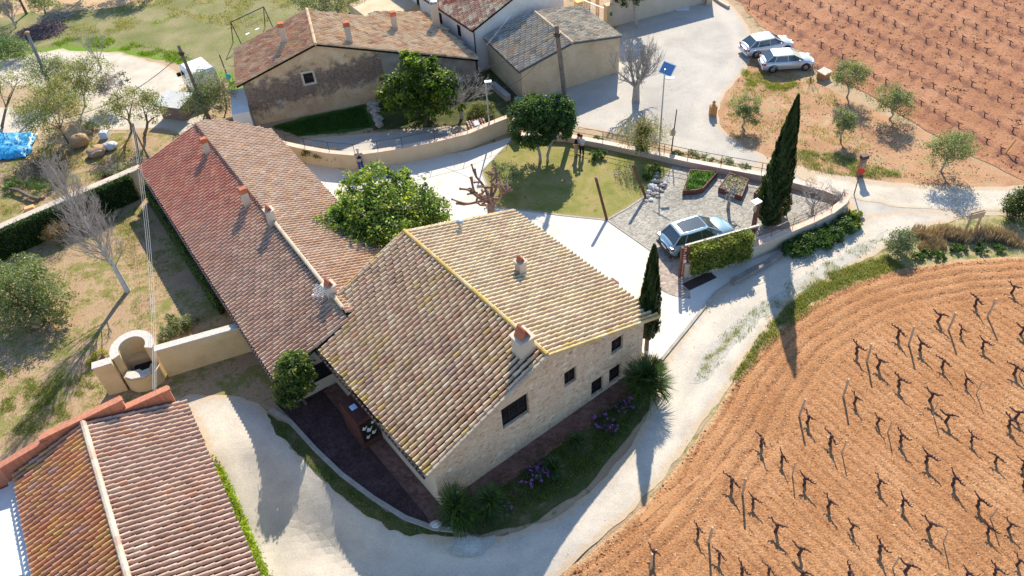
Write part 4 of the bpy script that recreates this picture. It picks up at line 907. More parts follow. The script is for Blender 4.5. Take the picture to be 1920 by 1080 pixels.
# twin round trees on the lawn
for (u, v, bu, bv, r, lb) in ((1001, 230, 1013, 303, 1.68, 'round dark tree, left and fuller of the joined pair on the lawn'), (1041, 224, 1027, 303, 1.32, 'round dark tree, right one of the joined pair, beside the tall wooden pole')):
    b0 = G(bu, bv); p = G(u, v, 2.85)
    T = thing('round_tree', lb, 'tree', b0, 'twin trees on the lawn'); mb = MB(); pc_ = Vector((p.x, p.y, 2.6))
    mb.tube([b0+Vector((0, 0, -.05)), b0+Vector((0, 0, .5)), b0*.5+pc_*.5, pc_], [.13, .1, .09, .07], 8)
    for k in range(6): mb.tube([pc_-Vector((0, 0, .5)), pc_+Vector((random.uniform(-1, 1), random.uniform(-.8, .8), random.uniform(0, 1)))*.8], [.05, .02], 5)
    mb.build('trunk', BARKG, T); mb = MB()
    leafcloud(mb, [(p.x, pc_.y, 2.85, r, r, r*1.05), (p.x+.2, pc_.y, 3.4, r*.8, r*.8, r*.8), (p.x, pc_.y, 2.3, r*.9, r*.9, r*.7)], 15000, 0.17, FICUS+[(1, (0.09, 0.15, 0.02))], clump=.16, shell=.75); mb.build('crown', LEAF, T)
# cypresses
def cypress(label, base, h, r, z0, n, lean=(0, 0), pw=.62):
    base = Vector(base); T = thing('cypress_tree', label, 'tree', base, 'cypresses')
    mb = MB(); mb.tube([base+Vector((0, 0, -.05)), base+Vector((lean[0], lean[1], h*.8))], [.17 if r > .7 else .13, .03], 8); mb.build('trunk', BARK, T)
    t = rng.random(n)**0.8; z = z0+(h-z0)*t
    prof = np.minimum(1, (t/0.12)**.55)*np.clip(1-t, 0, 1)**pw*1.18
    a = rng.uniform(0, 2*np.pi, n); bump_ = 1+0.13*np.sin(a*5+z*2.1)+0.1*np.sin(a*9-z*5)
    rr = r*np.minimum(prof, 1)*bump_*(0.72+0.3*rng.random(n)**.5)
    P = np.stack([base.x+rr*np.cos(a)+lean[0]*t, base.y+rr*np.sin(a)+lean[1]*t, z], 1)
    pc = np.array([c for _, c in CYPR]); cl = pc[rng.choice(3, n, p=[.5, .4, .1])]*rng.uniform(.7, 1.3, (n, 1))
    mb = MB(); V = []; s = rng.uniform(.12, .26, n)
    o = np.stack([np.cos(a), np.sin(a), np.zeros(n)], 1); tg = np.stack([-np.sin(a), np.cos(a), np.zeros(n)], 1)
    up = np.array([0, 0, 1.])*s[:, None]+o*s[:, None]*.25
    j = rng.uniform(-.5, .5, (n, 1)); tg = tg+o*j
    V = np.stack([P-up*.5, P+tg*s[:, None]*.25, P+up*.7, P-tg*s[:, None]*.25], 1)
    mb.add(V.reshape(-1, 3), np.arange(4*n).reshape(n, 4), cl)
    # dense inner body
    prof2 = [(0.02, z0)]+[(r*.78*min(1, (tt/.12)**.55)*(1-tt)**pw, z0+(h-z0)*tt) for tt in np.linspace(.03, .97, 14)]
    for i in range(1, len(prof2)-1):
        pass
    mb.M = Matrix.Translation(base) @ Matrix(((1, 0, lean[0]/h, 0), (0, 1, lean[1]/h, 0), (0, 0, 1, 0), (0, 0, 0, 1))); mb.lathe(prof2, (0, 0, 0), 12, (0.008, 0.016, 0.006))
    mb.build('crown', LEAF, T); return T
cypress('tall dark cypress standing beside the gravel parking and the raised beds', G(1440, 420), 9.0, 0.9, 0.05, 15000, tuple((G(1497, 180, 9.0)-G(1440, 420))[:2]), .72)
cypress('slender cypress at the right-hand corner of the stone farmhouse', G(1212, 655), 7.1, 0.56, 0.9, 7000)
# round bush at the left corner of the farmhouse
tree('laurel_bush', 'dense rounded green bush between barn eave and dark gravel bed', under(553, 702, 2.3), PB([(553, 704, 2.4, 1.0, 1.1), (548, 725, 1.7, .95, .9), (556, 685, 2.9, .75), (545, 740, 1.2, .7)]), 9000, 0.16, [(4, (0.04, 0.08, 0.014)), (3, (0.085, 0.14, 0.02)), (2, (0.15, 0.17, 0.03))], 0.08, cat='bush', clump=.2, shell=.6)
# olives of the grove
for i, (u, v, h, r, lb) in enumerate([(1588, 183, 2.9, 1.35, 'largest bushy olive tree of the grove, nearest the parked silver cars'), (1392, 238, 2.2, 1.0, 'small olive tree right of the brick marker by the gravel road'),
                                      (1668, 224, 2.5, 1.35, 'olive tree at the edge of the red ploughed field, right of the bushiest one'), (1576, 262, 2.4, .85, 'slender olive tree in the middle of the grove'),
                                      (1764, 322, 2.8, 1.5, 'wide olive tree with forked trunk at the right end of the grove')]):
    b = G(u, v); bl = [(b.x+random.uniform(-.4, .4)*r, b.y+random.uniform(-.4, .4)*r, h*.58+random.uniform(-.3, .5), r*.85, r*.85, r*.66) for _ in range(6)]+[(b.x-.5*r, b.y, h*.6, r*.55, r*.5, r*.4), (b.x+.5*r, b.y, h*.62, r*.55, r*.5, r*.4)]
    tree('olive_tree', lb, b, bl, int(4600*r), 0.13, OLIVE, 0.07, BARKG, 'olive trees of the grove', clump=.25, aspect=.35)
# other olives and scrubby trees
tree('olive_tree', 'wispy silver olive on the lawn edge beside the pruned mulberry', under(945, 335, 1.0), PB([(945, 325, 1.3, .85), (925, 335, 1.1, .6), (965, 340, 1.0, .75), (935, 310, 1.7, .5)]), 2600, 0.15, GREYG, .05, BARKG, clump=.3, aspect=.3)
tree('olive_tree', 'big grey-green olive at the left edge with stones round its foot', under(62, 590, .2), PB([(45, 540, 2.0, 1.7), (90, 555, 1.6, 1.3), (60, 575, 1.0, 1.5), (20, 570, 1.2, 1.4), (50, 510, 2.5, 1.1), (100, 590, .8, .9), (0, 535, 1.8, 1.3)]), 15000, 0.17, OLIVE[:3]+[(2, (0.14, 0.19, 0.06))], .2, BARKG, clump=.24, aspect=.35)
TL = [  # u, v(base), crown blobs, n, palette, label
 ((5, 240), [(25, 165, 3.2, 1.5), (0, 150, 3.6, 1.4), (35, 145, 3.6, .9)], 1100, SCRUB, 'leaning tree with a thick dark trunk at the left edge'),
 ((128, 268), [(95, 205, 2.8, 1.7), (60, 215, 2.5, 1.4), (130, 200, 2.8, 1.2), (80, 245, 1.4, 1.2), (110, 175, 3.4, 1.2)], 5200, SCRUB, 'spreading scrubby tree above the blue tarpaulin'),
 ((160, 200), [(150, 150, 2.6, 1.5), (175, 135, 3.0, 1.3), (130, 165, 2.2, 1.1), (160, 170, 1.8, 1.1)], 4200, SCRUB, 'yellow-green scrubby tree behind the white blossom'),
 ((92, 172), [(85, 140, 1.8, 1.5), (110, 135, 1.6, 1.2)], 3400, GREYG, 'dark grey-green bushy tree at the foot of the leaning grey pole'),
 ((248, 246), [(235, 200, 2.6, 1.3), (215, 215, 2.2, 1.1), (250, 185, 2.8, 1.0)], 1900, SCRUB, 'sparse twin-trunked tree, left one beside the white track'),
 ((272, 254), [(280, 200, 2.6, 1.1), (300, 215, 2.2, .9), (265, 190, 3.0, 1.0)], 1300, SCRUB, 'sparse tree with a forked brown trunk beside the braced pole'),
 ((385, 215), [(385, 165, 2.3, 1.3), (365, 185, 1.6, 1.1), (400, 190, 1.6, 1.2), (385, 195, 1.2, 1.3)], 4200, GREYG, 'feathery grey-green tree between the white van and the barn roof'),
 ((425, 205), [(420, 170, 1.8, 1.0), (425, 190, 1.2, 1.0)], 1200, [(1, (0.3, 0.27, 0.24)), (1, (0.2, 0.19, 0.14))], 'pale half-bare bush against the white lean-to'),
 ((87, 27), [(85, 8, 1.8, 1.2), (70, 5, 1.8, .9)], 2200, OLIVE, 'grey olive in the orange soil at the top left corner'),
 ((2, 20), [(-5, 5, 2.0, 1.4)], 1500, OLIVE, 'olive cut by the top left corner of the picture'),
 ((600, 25), [(590, 8, 1.6, 1.3), (560, 2, 1.8, 1.2), (620, 12, 1.4, 1.2)], 3000, GREYG, 'grey-green bush left of the bare tree behind the old barn'),
 ((655, 28), [(668, 12, 1.6, 1.3), (690, 2, 1.5, 1.0)], 2200, SCRUB, 'yellow-green bush right of the bare tree behind the old barn'),
 ((30, 100), [(22, 88, .9, 1.1), (45, 95, .7, .9), (10, 98, .6, 1.0)], 2400, [(1, (0.06, 0.13, 0.03)), (1, (0.1, 0.17, 0.06))], 'low bright green shrub under the leaning grey pole'),
]
for (b, bl, n, pal, lb) in TL:
    B = PB([(q_[0], q_[1], q_[2], q_[3]*1.12) for q_ in bl]); n = int(n*1.7)
    tree('scrub_tree' if 'tree' in lb and 'olive' not in lb else ('olive_tree' if 'olive' in lb else 'shrub'), lb, G(*b), B, n, 0.16, pal, .12 if 'trunk' in lb else .08, BARK, cat='tree' if ('tree' in lb.split(' behind')[0] or 'olive' in lb) else 'shrub', clump=.3, aspect=.35)
for (u, v, lb) in ((232, -40, 'tree standing just beyond the top edge, left one'), (338, -46, 'tree standing just beyond the top edge, right one')):
    pass
for (u, v, lb, r_) in ((262, -22, 'leafy tree just beyond the top edge shading the meadow, right one', 2.0), (165, -12, 'leafy tree just beyond the top edge shading the brush pile, left one', 1.7)):
    b = G(u, v); tree('scrub_tree', lb, b, [(b.x, b.y, 3.4, r_, r_, 1.4), (b.x-1, b.y, 3.0, r_*.8, r_*.8, 1.1), (b.x+1.2, b.y-.4, 3.1, r_*.8, r_*.8, 1.1)], 5000, .2, OLIVE, .13)
# almond in blossom
tree('almond_tree', 'small almond tree covered in white blossom beside the pale track', under(210, 168, 1.2), PB([(205, 160, 1.6, .95), (230, 150, 1.9, .7), (195, 172, 1.2, .7)]), 2600, 0.11, [(4, (0.62, 0.58, 0.58)), (1, (0.5, 0.42, 0.42)), (1, (0.15, 0.17, 0.08))], .06, leafm=DRYM, clump=.32, aspect=.9)
# drooping tree with ivy on its trunk
b = G(1204, 292); T = thing('pepper_tree', 'drooping yellow-green tree with ivy round its trunk on the garden fence', 'tree', b)
mb = MB(); mb.tube([b, b+Vector((0, 0, 1.2)), b+Vector((.1, 0, 2.4))], [.2, .17, .1], 8)
for k in range(9):
    a = k*.7; mb.tube([b+Vector((0, 0, 2.1)), b+Vector((math.cos(a)*.5, math.sin(a)*.5, 2.7)), b+Vector((math.cos(a)*1.0, math.sin(a)*1.0, 2.75))], [.035, .02, .008], 4)
mb.build('trunk', BARK, T)
mb = MB(); leafcloud(mb, [(b.x, b.y, 1.1, .33, .33, 1.2)], 1600, .14, FICUS, clump=.5, shell=.8); mb.build('ivy', LEAF, T)
mb = MB()
for k in range(1300):
    a = random.uniform(0, 6.28); r = random.uniform(.1, 1.8); z = 2.9-random.random()**.7*1.0-r*.15
    L_ = random.uniform(.3, .8); p = np.array([b.x+r*math.cos(a), b.y+r*math.sin(a), z]); q = p+np.array([.1*math.cos(a), .1*math.sin(a), -L_])
    n_ = 7; t = np.linspace(0, 1, n_)[:, None]; quads(mb, p+(q-p)*t+rng.normal(size=(n_, 3))*.04, .09, np.tile(jitc(random.choice([(0.2, 0.2, 0.06), (0.15, 0.17, 0.05), (0.27, 0.23, 0.11)])), (n_, 1)), .4)
mb.build('crown', LEAF, T)

# ---- bare trees -------------------------------------------------------
def branch(mb, p, d, L, r, depth, n, spread, up, sides=4, kink=.12, ratio=.68, minr=.004):
    P = [p]; q = p.copy(); dd = d.copy()
    for k in range(3):
        dd = (dd+Vector((random.gauss(0, kink), random.gauss(0, kink), random.gauss(0, kink)+up*.15))).normalized(); q = q+dd*L/3; P.append(q.copy())
    mb.tube(P, [r, r*.85, r*.7, r*.5], sides if r > .02 else 3, cap=False)
    if depth <= 0: return
    for k in range(n):
        t = random.uniform(.35, 1.0) if k else 1.0; i = min(2, int(t*3)); s = P[i]+(P[i+1]-P[i])*(t*3-i)
        ax = Vector(rand_dirs(1)[0]); nd_ = (dd+ax*spread); nd_.z += up; nd_.normalize()
        branch(mb, s, nd_, L*ratio*random.uniform(.75, 1.15), max(minr, r*.5*(1-.2*random.random())), depth-1, n, spread, up, sides, kink, ratio, minr)
def baretree(name, label, base, h, r, depth, n, spread, up, mat, trunk=.3, first=5, kink=.12, lean=(0, 0), group=None, L0=None, minr=.006):
    base = Vector(base); T = thing(name, label, 'tree', base, group); mb = MB(); t0 = base+Vector((lean[0]*trunk, lean[1]*trunk, h*trunk))
    mb.tube([base+Vector((0, 0, -.05)), base*.5+t0*.5+Vector((random.gauss(0, .04), 0, 0)), t0], [r*1.25, r, r*.85], 8)
    tb = mb.build('trunk', mat, T); mb = MB()
    for k in range(first):
        a = 6.283*k/first+random.uniform(-.3, .3); d = Vector((math.cos(a)*spread, math.sin(a)*spread, .6+up)).normalized()
        branch(mb, t0-Vector((0, 0, random.uniform(0, .12)*h)), d, (L0 or h*(1-trunk)*.5), r*.5, depth, n, spread, up, 5, kink, .68, minr)
    mb.build('branches', mat, T); return T
baretree('bare_tree', 'big leafless ash tree standing on the grey gravel yard', G(1192, 190), 5.4, .26, 4, 4, .75, .35, BARKG, .3, 7, L0=1.5, minr=.009)
baretree('bare_tree', 'leafless whitish tree right of the bright evergreen by the shrub bed', G(866, 222), 4.4, .12, 4, 4, .8, .3, TWIG, .22, 5, L0=1.35, minr=.009)
baretree('bare_tree', 'leafless grey tree behind the roof of the old barn', G(635, 30), 3.5, .14, 4, 4, .8, .25, BARKG, .2, 6, L0=1.1, minr=.012)
baretree('bare_tree', 'fine twiggy leafless tree hiding the top of the leaning grey pole', G(30, 52), 2.6, .08, 4, 4, .6, .4, TWIG, .25, 6, L0=.9, minr=.009)
baretree('bare_tree', 'leafless tree leaning over the orange soil at top left', G(50, 26), 3.4, .12, 3, 3, .7, .3, BARK, .45, 4)
baretree('bare_tree', 'leafless tree with greyish twigs between scrubby trees and white yard', G(190, 130), 3.4, .08, 4, 3, .6, .35, TWIG, .3, 5)
baretree('fig_tree', 'leafless fig with crooked pale branches inside the garden corner', G(1524, 396), 2.1, .09, 4, 3, .95, .2, TWIG, .25, 6, kink=.25, L0=.85, minr=.008)
baretree('bare_shrub', 'tangled leafless brown shrub on the pointed wall end by the red sign', G(1566, 392), 1.5, .05, 4, 4, .9, .25, TWIG, .1, 8, kink=.2, L0=.6, minr=.007)["category"] = 'shrub'
baretree('bare_shrub', 'thin leafless shrub in front of the brick well by the parked cars', G(1520, 152), 1.4, .04, 3, 3, .7, .4, BARK, .2, 4)["category"] = 'shrub'
# tall silvery poplar
b = G(240, 545); T = thing('bare_poplar', 'tall leafless silvery poplar casting a long shadow in the left garden', 'tree', b)
H_ = 9.3; lean = Vector((-.35, -.35, H_)); mb = MB(); ax_ = [b+lean*t+Vector((random.gauss(0, .04), random.gauss(0, .04), 0)) for t in np.linspace(0, 1, 9)]
mb.tube(ax_, [.17*(1-t*.93) for t in np.linspace(0, 1, 9)], 8); mb.build('trunk', mottled('silver_bark', [(.3, (.42, .42, .4)), (.7, (.62, .62, .6))], 5, 20), T)
mb = MB()
for k in range(105):
    t = .2+.78*(k/105)**.9; s = b+lean*t; a = k*2.4+random.uniform(-.4, .4); L_ = (1.45*(1-t)**.6+.4)*random.uniform(.7, 1.1)
    branch(mb, s, Vector((math.cos(a)*.75, math.sin(a)*.75, .95)).normalized(), L_, .03*(1-t)+.012, 3, 4, .55, .3, 4, .1, .55, .006)
mb.build('branches', TWIG, T)
# pruned mulberries
def pollard(label, base, h, r, arms, mat, ln=1.0, knob=.09):
    base = Vector(base); T = thing('pollarded_tree', label, 'tree', base); mb = MB(); mb.tube([base-Vector((0, 0, .05)), base+Vector((0, 0, h*.6)), base+Vector((.03, 0, h))], [r*1.2, r, r*.9], 9); mb.build('trunk', mat, T); mb = MB()
    for k in range(arms):
        a = 6.283*k/arms+random.uniform(-.25, .25); d = Vector((math.cos(a), math.sin(a), random.uniform(.25, .6))).normalized(); p = base+Vector((0, 0, h-.05)); P = [p]; q = p.copy(); rr = [r*.6]
        for j in range(5):
            d = (d+Vector((random.gauss(0, .28), random.gauss(0, .28), random.gauss(.12, .25)))).normalized(); q = q+d*ln*.24; P.append(q.copy()); rr.append(r*.42*(1-j*.08))
        mb.tube(P, rr, 6); mb.ell(P[-1], (knob, knob, knob), 7, 5)
        for j in (2, 3, 4):
            e = P[j]+Vector((random.gauss(0, 1), random.gauss(0, 1), 1.0)).normalized()*ln*random.uniform(.25, .45); m_ = P[j]*.5+e*.5+Vector((random.gauss(0, .05), random.gauss(0, .05), 0)); mb.tube([P[j], m_, e], [r*.33, r*.3, r*.22], 5); mb.ell(e, (knob*.8,)*3, 6, 4)
    mb.build('branches', mat, T)
KNOB = mottled('pruned_bark', [(.3, (.16, .09, .07)), (.7, (.33, .21, .16))], 6, 30)
pollard('hard-pruned mulberry with knobbly reddish limbs behind the farmhouse roof', G(922, 408), 1.3, .22, 10, KNOB, 1.9)
pollard('small hard-pruned tree between the blue car and the middle raised bed', G(1365, 392), 1.15, .1, 6, BARKG, .6, .05)

# ---- hedges, ivy ------------------------------------------------------
def hedge(name, label, M_, x0, x1, y0, y1, z0, z1, n, size, pal, cat='hedge', rag=.08, core=True, mat=None):
    T = thing(name, label, cat, M_ @ Matrix.Translation(Vector(((x0+x1)/2, (y0+y1)/2, 0)))); mb = MB(M_)
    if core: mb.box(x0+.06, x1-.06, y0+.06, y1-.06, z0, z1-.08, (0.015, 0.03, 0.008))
    A_ = [(x1-x0)*(z1-z0), (x1-x0)*(z1-z0), (x1-x0)*(y1-y0), (y1-y0)*(z1-z0)*.5, (y1-y0)*(z1-z0)*.5]; A_ = np.array(A_)/sum(A_); f = rng.choice(5, n, p=A_)
    X = rng.uniform(x0, x1, n); Y = rng.uniform(y0, y1, n); Z = rng.uniform(z0, z1, n)
    Y = np.where(f == 0, y0, Y); Y = np.where(f == 1, y1, Y); Z = np.where(f == 2, z1, Z); X = np.where(f == 3, x0, X); X = np.where(f == 4, x1, X)
    P = np.stack([X, Y, Z], 1); P += rng.normal(size=(n, 3))*rag
    nz = np.array([mnoise.noise(Vector((a*1.7, b_*1.7, c*1.7))) for a, b_, c in P]); P[:, 2] += nz*rag*1.2
    pc = np.array([c for _, c in pal]); pw = np.array([w for w, _ in pal], float); pw /= pw.sum()
    cl = pc[rng.choice(len(pc), n, p=pw)]*(1+.5*nz[:, None])*rng.uniform(.75, 1.25, (n, 1))
    quads(mb, P, size, cl, .6, .2); mb.build('foliage', mat or LEAF, T); return T
IVY = [(5, (0.028, 0.07, 0.015)), (3, (0.05, 0.1, 0.02)), (1, (0.08, 0.14, 0.025))]
IVYL = [(4, (0.06, 0.11, 0.03)), (3, (0.1, 0.16, 0.04)), (2, (0.04, 0.08, 0.02))]
ia = G(-60, 512); ib = G(266, 367); IF = frame2(ia, ib); IL = (ib-ia).length
IW = thing('ivy_wall', 'long garden wall with pale coping running from the barn to the left edge', 'wall', IF)
mb = MB(IF); mb.box(0, IL+.6, .0, .42, 0, 1.9); mb.build('wall_body', CREAM, IW)
mb = MB(IF); mb.bbox(-.1, IL+.7, -.08, .5, 1.903, 1.99, .015); mb.build('coping', mottled('lichened_coping', [(.3, (.4, .34, .26)), (.7, (.52, .46, .38))], 2, 20), IW)
hedge('wall_ivy', 'dark ivy covering the near face of the long garden wall', IF, 0, IL-.2, -.34, -.03, 0, 1.93, 15000, .12, IVY+[(1, (.09, .14, .03))], cat='ivy', rag=.05)
hedge('wall_ivy', 'narrow green ivy strip along the left wall of the long barn', CFm, -.62, -.22, 6.5, 20.4, 0, 1.35, 9000, .11, IVYL, cat='ivy', rag=.06)
hedge('weed_hedge', 'bright green weedy strip at the foot of the near left roof', DFm, 4.86, 5.1, -15.3, -4.2, -.75, -.2, 6500, .12, [(3, (0.2, 0.3, 0.015)), (3, (0.3, 0.38, 0.02)), (1, (0.12, 0.2, 0.02))], rag=.07, core=False)
# hedge over the entrance fence
ha = G(1287, 517); hb = G(1393, 487); HFm = frame2(ha, hb); HL = (hb-ha).length
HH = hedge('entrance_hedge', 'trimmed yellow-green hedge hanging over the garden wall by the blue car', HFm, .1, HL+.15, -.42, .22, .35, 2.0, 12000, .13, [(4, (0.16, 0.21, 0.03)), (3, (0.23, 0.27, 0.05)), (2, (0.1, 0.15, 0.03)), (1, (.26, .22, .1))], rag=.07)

# ---- shrubs -----------------------------------------------------------
def shrub(name, label, blobs, n, size, pal, cat='shrub', mat=None, group=None, clump=.3, aspect=.5, shell=.5):
    c = blobs[0]; T = thing(name, label, cat, Vector((c[0], c[1], 0)), group)
    mb = MB(); 
    for k in range(7):
        bb = random.choice(blobs); mb.tube([Vector((c[0]+random.uniform(-.1, .1), c[1]+random.uniform(-.1, .1), -.02)), Vector((bb[0]+random.uniform(-.5, .5)*bb[3], bb[1]+random.uniform(-.5, .5)*bb[4], bb[2]+bb[5]*.5))], [.02, .006], 4)
    mb.build('stems', BARK, T)
    mb = MB(); leafcloud(mb, blobs, n, size, pal, clump=clump, aspect=aspect, shell=shell); mb.build('foliage', mat or LEAF, T); return T
GRND = [(4, (0.035, 0.085, 0.014)), (3, (0.055, 0.12, 0.018)), (2, (0.09, 0.15, 0.025))]
shrub('creeper', 'mounded dark green creeper below the curved garden wall', PB([(1500, 462, .25, .8, .45), (1480, 470, .2, .6, .4), (1530, 448, .25, .8, .45), (1560, 438, .25, .7, .4), (1585, 425, .3, .6, .45), (1515, 455, .4, .6, .4), (1545, 455, .2, .6, .35), (1590, 410, .35, .5, .4)]), 12000, .14, GRND, clump=.3)
shrub('shrub', 'yellow-green shrub in sunlight at the pointed end of the wall', PB([(1603, 405, .5, .38, .4), (1604, 420, .25, .35, .3)]), 1500, .12, [(3, (0.2, 0.24, 0.02)), (2, (0.11, 0.17, 0.02))])
shrub('grey_shrub', 'round grey-green shrub beside the near ploughed vineyard', PB([(1690, 452, .8, .75, .65), (1685, 465, .5, .75, .5)]), 4500, .1, GREYG+[(2, (.07, .12, .05))])
shrub('dark_shrub', 'dark evergreen shrub cut by the right edge near the wooden signboard', PB([(1908, 385, .9, .8, .8), (1925, 380, 1.1, 1.0, 1.0), (1905, 400, .5, .7, .5)]), 7000, .12, [(3, (.03, .06, .014)), (2, (.06, .1, .02)), (1, (.12, .13, .03))])
shrub('trailing_shrub', 'straggly yellowish shrub leaning on the inside of the curved wall', PB([(580, 288, .7, .55, .5), (605, 292, .6, .6, .5), (630, 294, .6, .55, .5), (648, 296, .5, .4, .4)]), 3600, .11, [(3, (.26, .19, .05)), (2, (.18, .15, .05)), (2, (.14, .15, .05))], mat=DRYM)
shrub('green_shrub', 'small dark green shrub at the feet of the man by the wall', PB([(664, 309, .15, .35, .2), (650, 308, .15, .3, .2)]), 900, .09, GRND)
shrub('orange_shrub', 'rusty orange leafless shrub against the ivy wall', PB([(108, 437, .8, .85, .7), (95, 445, .6, .6, .5)]), 3500, .09, [(3, (.3, .2, .08)), (2, (.22, .15, .07))], mat=DRYM, aspect=.2)
shrub('garden_shrub', 'low silvery-green clump of plants near the garden wall and the barn', PB([(335, 612, .3, .6, .35), (310, 625, .25, .5, .3), (355, 602, .25, .5, .3), (320, 600, .3, .4, .3)]), 3200, .11, [(3, (.16, .2, .11)), (2, (.22, .25, .15)), (2, (.13, .16, .05))])
shrub('yellow_flowers', 'small yellow-green plants behind the old well', PB([(190, 668, .2, .5, .25), (175, 678, .15, .4, .2)]), 1000, .1, [(2, (.3, .28, .03)), (2, (.14, .18, .03))])
shrub('wild_shrub', 'wild green shrub behind the shrub bed under the white leafless tree', PB([(905, 205, .5, .9, .5), (890, 215, .3, .7, .35)]), 2600, .13, [(3, (.09, .12, .03)), (2, (.16, .18, .05))])
for i, (u, v, r, lb) in enumerate([(1295, 292, .55, 'green-grey shrub outside the fence behind the left raised bed'), (1325, 299, .5, 'green-grey shrub outside the fence between the two raised beds'), (1268, 290, .3, 'small shrub outside the fence left of the raised beds'), (1362, 306, .45, 'grey shrub outside the fence behind the middle raised bed'), (1395, 316, .4, 'grey shrub outside the fence just left of the tall cypress'), (1118, 262, .35, 'green shrub outside the fence right of the couple')]):
    shrub('fence_shrub', lb, PB([(u, v, .3, r, .3), (u+8, v+2, .25, r*.8, .25)]), 900, .1, GREYG, group='shrubs along the garden fence')
for i, (u, v, r, lb) in enumerate([(1112, 293, .35, 'low green plant inside the fence right of the couple'), (1128, 290, .35, 'leafy plant with dark stems inside the fence'), (1230, 318, .5, 'green plants along the rockery beside the leaning post'), (1216, 330, .35, 'green plants at the lawn corner near the rockery')]):
    shrub('border_plant', lb, PB([(u, v, .25, r, .3)]), 700, .1, GRND, group='plants along the lawn border')
shrub('bramble', 'dark purple-brown bramble mass below the blue tarpaulin', PB([(90, 300, .5, 1.3, .7), (60, 315, .4, 1.1, .6), (125, 300, .4, .8, .6), (40, 330, .4, .9, .5), (95, 325, .3, 1.0, .4)]), 5000, .13, [(4, (.06, .04, .035)), (2, (.11, .08, .07)), (1, (.05, .09, .02))], mat=DRYM, aspect=.2)
shrub('nettle_patch', 'green weedy shrubs in front of the dark bramble', PB([(60, 345, .3, .8, .35), (85, 350, .3, .7, .3), (20, 345, .3, .8, .3), (110, 335, .3, .5, .3)]), 3000, .12, [(3, (.08, .15, .03)), (2, (.05, .1, .02))])
shrub('red_shrub', 'small dark red shrub behind the garden wall coping', PB([(200, 335, .3, .45, .3)]), 800, .1, [(1, (.1, .03, .03)), (1, (.05, .03, .02))], mat=DRYM)
shrub('wall_shrub', 'grey-green shrub growing behind the wall next to the barn corner', PB([(238, 318, .35, .6, .35), (215, 325, .3, .5, .3)]), 1600, .1, GREYG)
shrub('gate_shrub', 'grey-green low shrub near the two rubble sacks', PB([(172, 238, .35, .6, .4)]), 1000, .1, GREYG)
# dry grass bank by the vineyard
def blades(mb, cx, cy, n, h, rad, cols, w=.012, lean=.35, z=0.0):
    a = rng.uniform(0, 2*np.pi, n); r = rad*np.sqrt(rng.random(n)); x = cx+r*np.cos(a); y = cy+r*np.sin(a); hh = h*rng.uniform(.5, 1.15, n)
    b_ = rng.uniform(0, 2*np.pi, n); l = lean*hh*rng.random(n); dx_ = np.cos(b_)*l; dy_ = np.sin(b_)*l; wx = -np.sin(b_)*w; wy = np.cos(b_)*w
    wx = np.cos(a)*w; wy = np.sin(a)*w
    V = np.stack([np.stack([x-wx, y-wy, np.full(n, z)], 1), np.stack([x+wx, y+wy, np.full(n, z)], 1), np.stack([x+dx_*.4+wx*.6, y+dy_*.4+wy*.6, z+hh*.6], 1), np.stack([x+dx_, y+dy_, z+hh], 1)], 1)
    c = np.array(cols)[rng.integers(0, len(cols), n)]*rng.uniform(.75, 1.25, (n, 1)); mb.add(V.reshape(-1, 3), np.arange(4*n).reshape(n, 4), c)
mb = MB()
for (u, v, k) in [(1725, 440, .7), (1745, 448, .8), (1765, 440, .8), (1785, 444, .9), (1805, 448, .8), (1825, 446, .7), (1845, 444, .9), (1865, 446, .9), (1885, 450, .8), (1900, 455, .6), (1740, 465, .5), (1755, 460, .6)]:
    p = G(u, v); blades(mb, p.x, p.y, 480, .75*k, .55, [(.42, .31, .2), (.48, .38, .27), (.34, .25, .16)], .014)
o = mb.build('dry_grass', DRYM); tagp(o, 'bank of tall dry tan grass along the edge of the near vineyard', 'grass', kind='stuff')
mb = MB()
for (u, v, k) in [(1735, 478, .3), (1760, 484, .35), (1790, 468, .3), (1800, 472, .3), (1840, 470, .25), (1870, 468, .25), (1720, 484, .3)]:
    p = G(u, v); leafcloud(mb, [(p.x, p.y, .12, .4, .4, .2)], 420, .12, GRND)
o = mb.build('green_weeds', LEAF); tagp(o, 'green weeds at the foot of the dry grass bank', 'weeds', kind='stuff')
# scattered tufts: many blades in one object per area
def scatter(name, label, px, n, h, cols, thr=0.0, freq=.8, per=7, rad=.12, w=.012, cat='grass', mat=None, seed=1, lean=.5):
    P = [tuple(GT(*p)[:2]) for p in px]; A = np.array(P); x0, y0 = A.min(0); x1, y1 = A.max(0); mb = MB(); X = rng.uniform(x0, x1, n*6); Y = rng.uniform(y0, y1, n*6); m = inside(P, X, Y); X, Y = X[m], Y[m]; k = 0
    for x, y in zip(X, Y):
        if mnoise.fractal(Vector((x*freq, y*freq, seed)), 1, 2, 4) > thr:
            blades(mb, x, y, per, h*random.uniform(.5, 1.3), rad, cols, w, lean, float(terr(x, y)[0])); k += 1
            if k >= n: break
    if mb.n:
        o = mb.build(name, mat or LEAF); tagp(o, label, cat, kind='stuff')
G1 = [(.12, .17, .03), (.17, .21, .045), (.24, .24, .09)]; G2 = [(.2, .21, .07), (.29, .25, .12), (.36, .29, .16)]; G3 = [(.1, .18, .02), (.15, .24, .025)]
scatter('garden_grass', 'patchy grass and weeds of the left garden', [(0, 420), (255, 360), (300, 430), (410, 640), (280, 700), (200, 780), (0, 870)], 2600, .1, G1+G2, -.02, .5, 7, .16)
scatter('garden_grass', 'green weeds on the sandy ground left of the brick parapet', [(0, 690), (180, 700), (215, 745), (0, 840)], 900, .13, G3+G1, .1, .7, 9, .18)
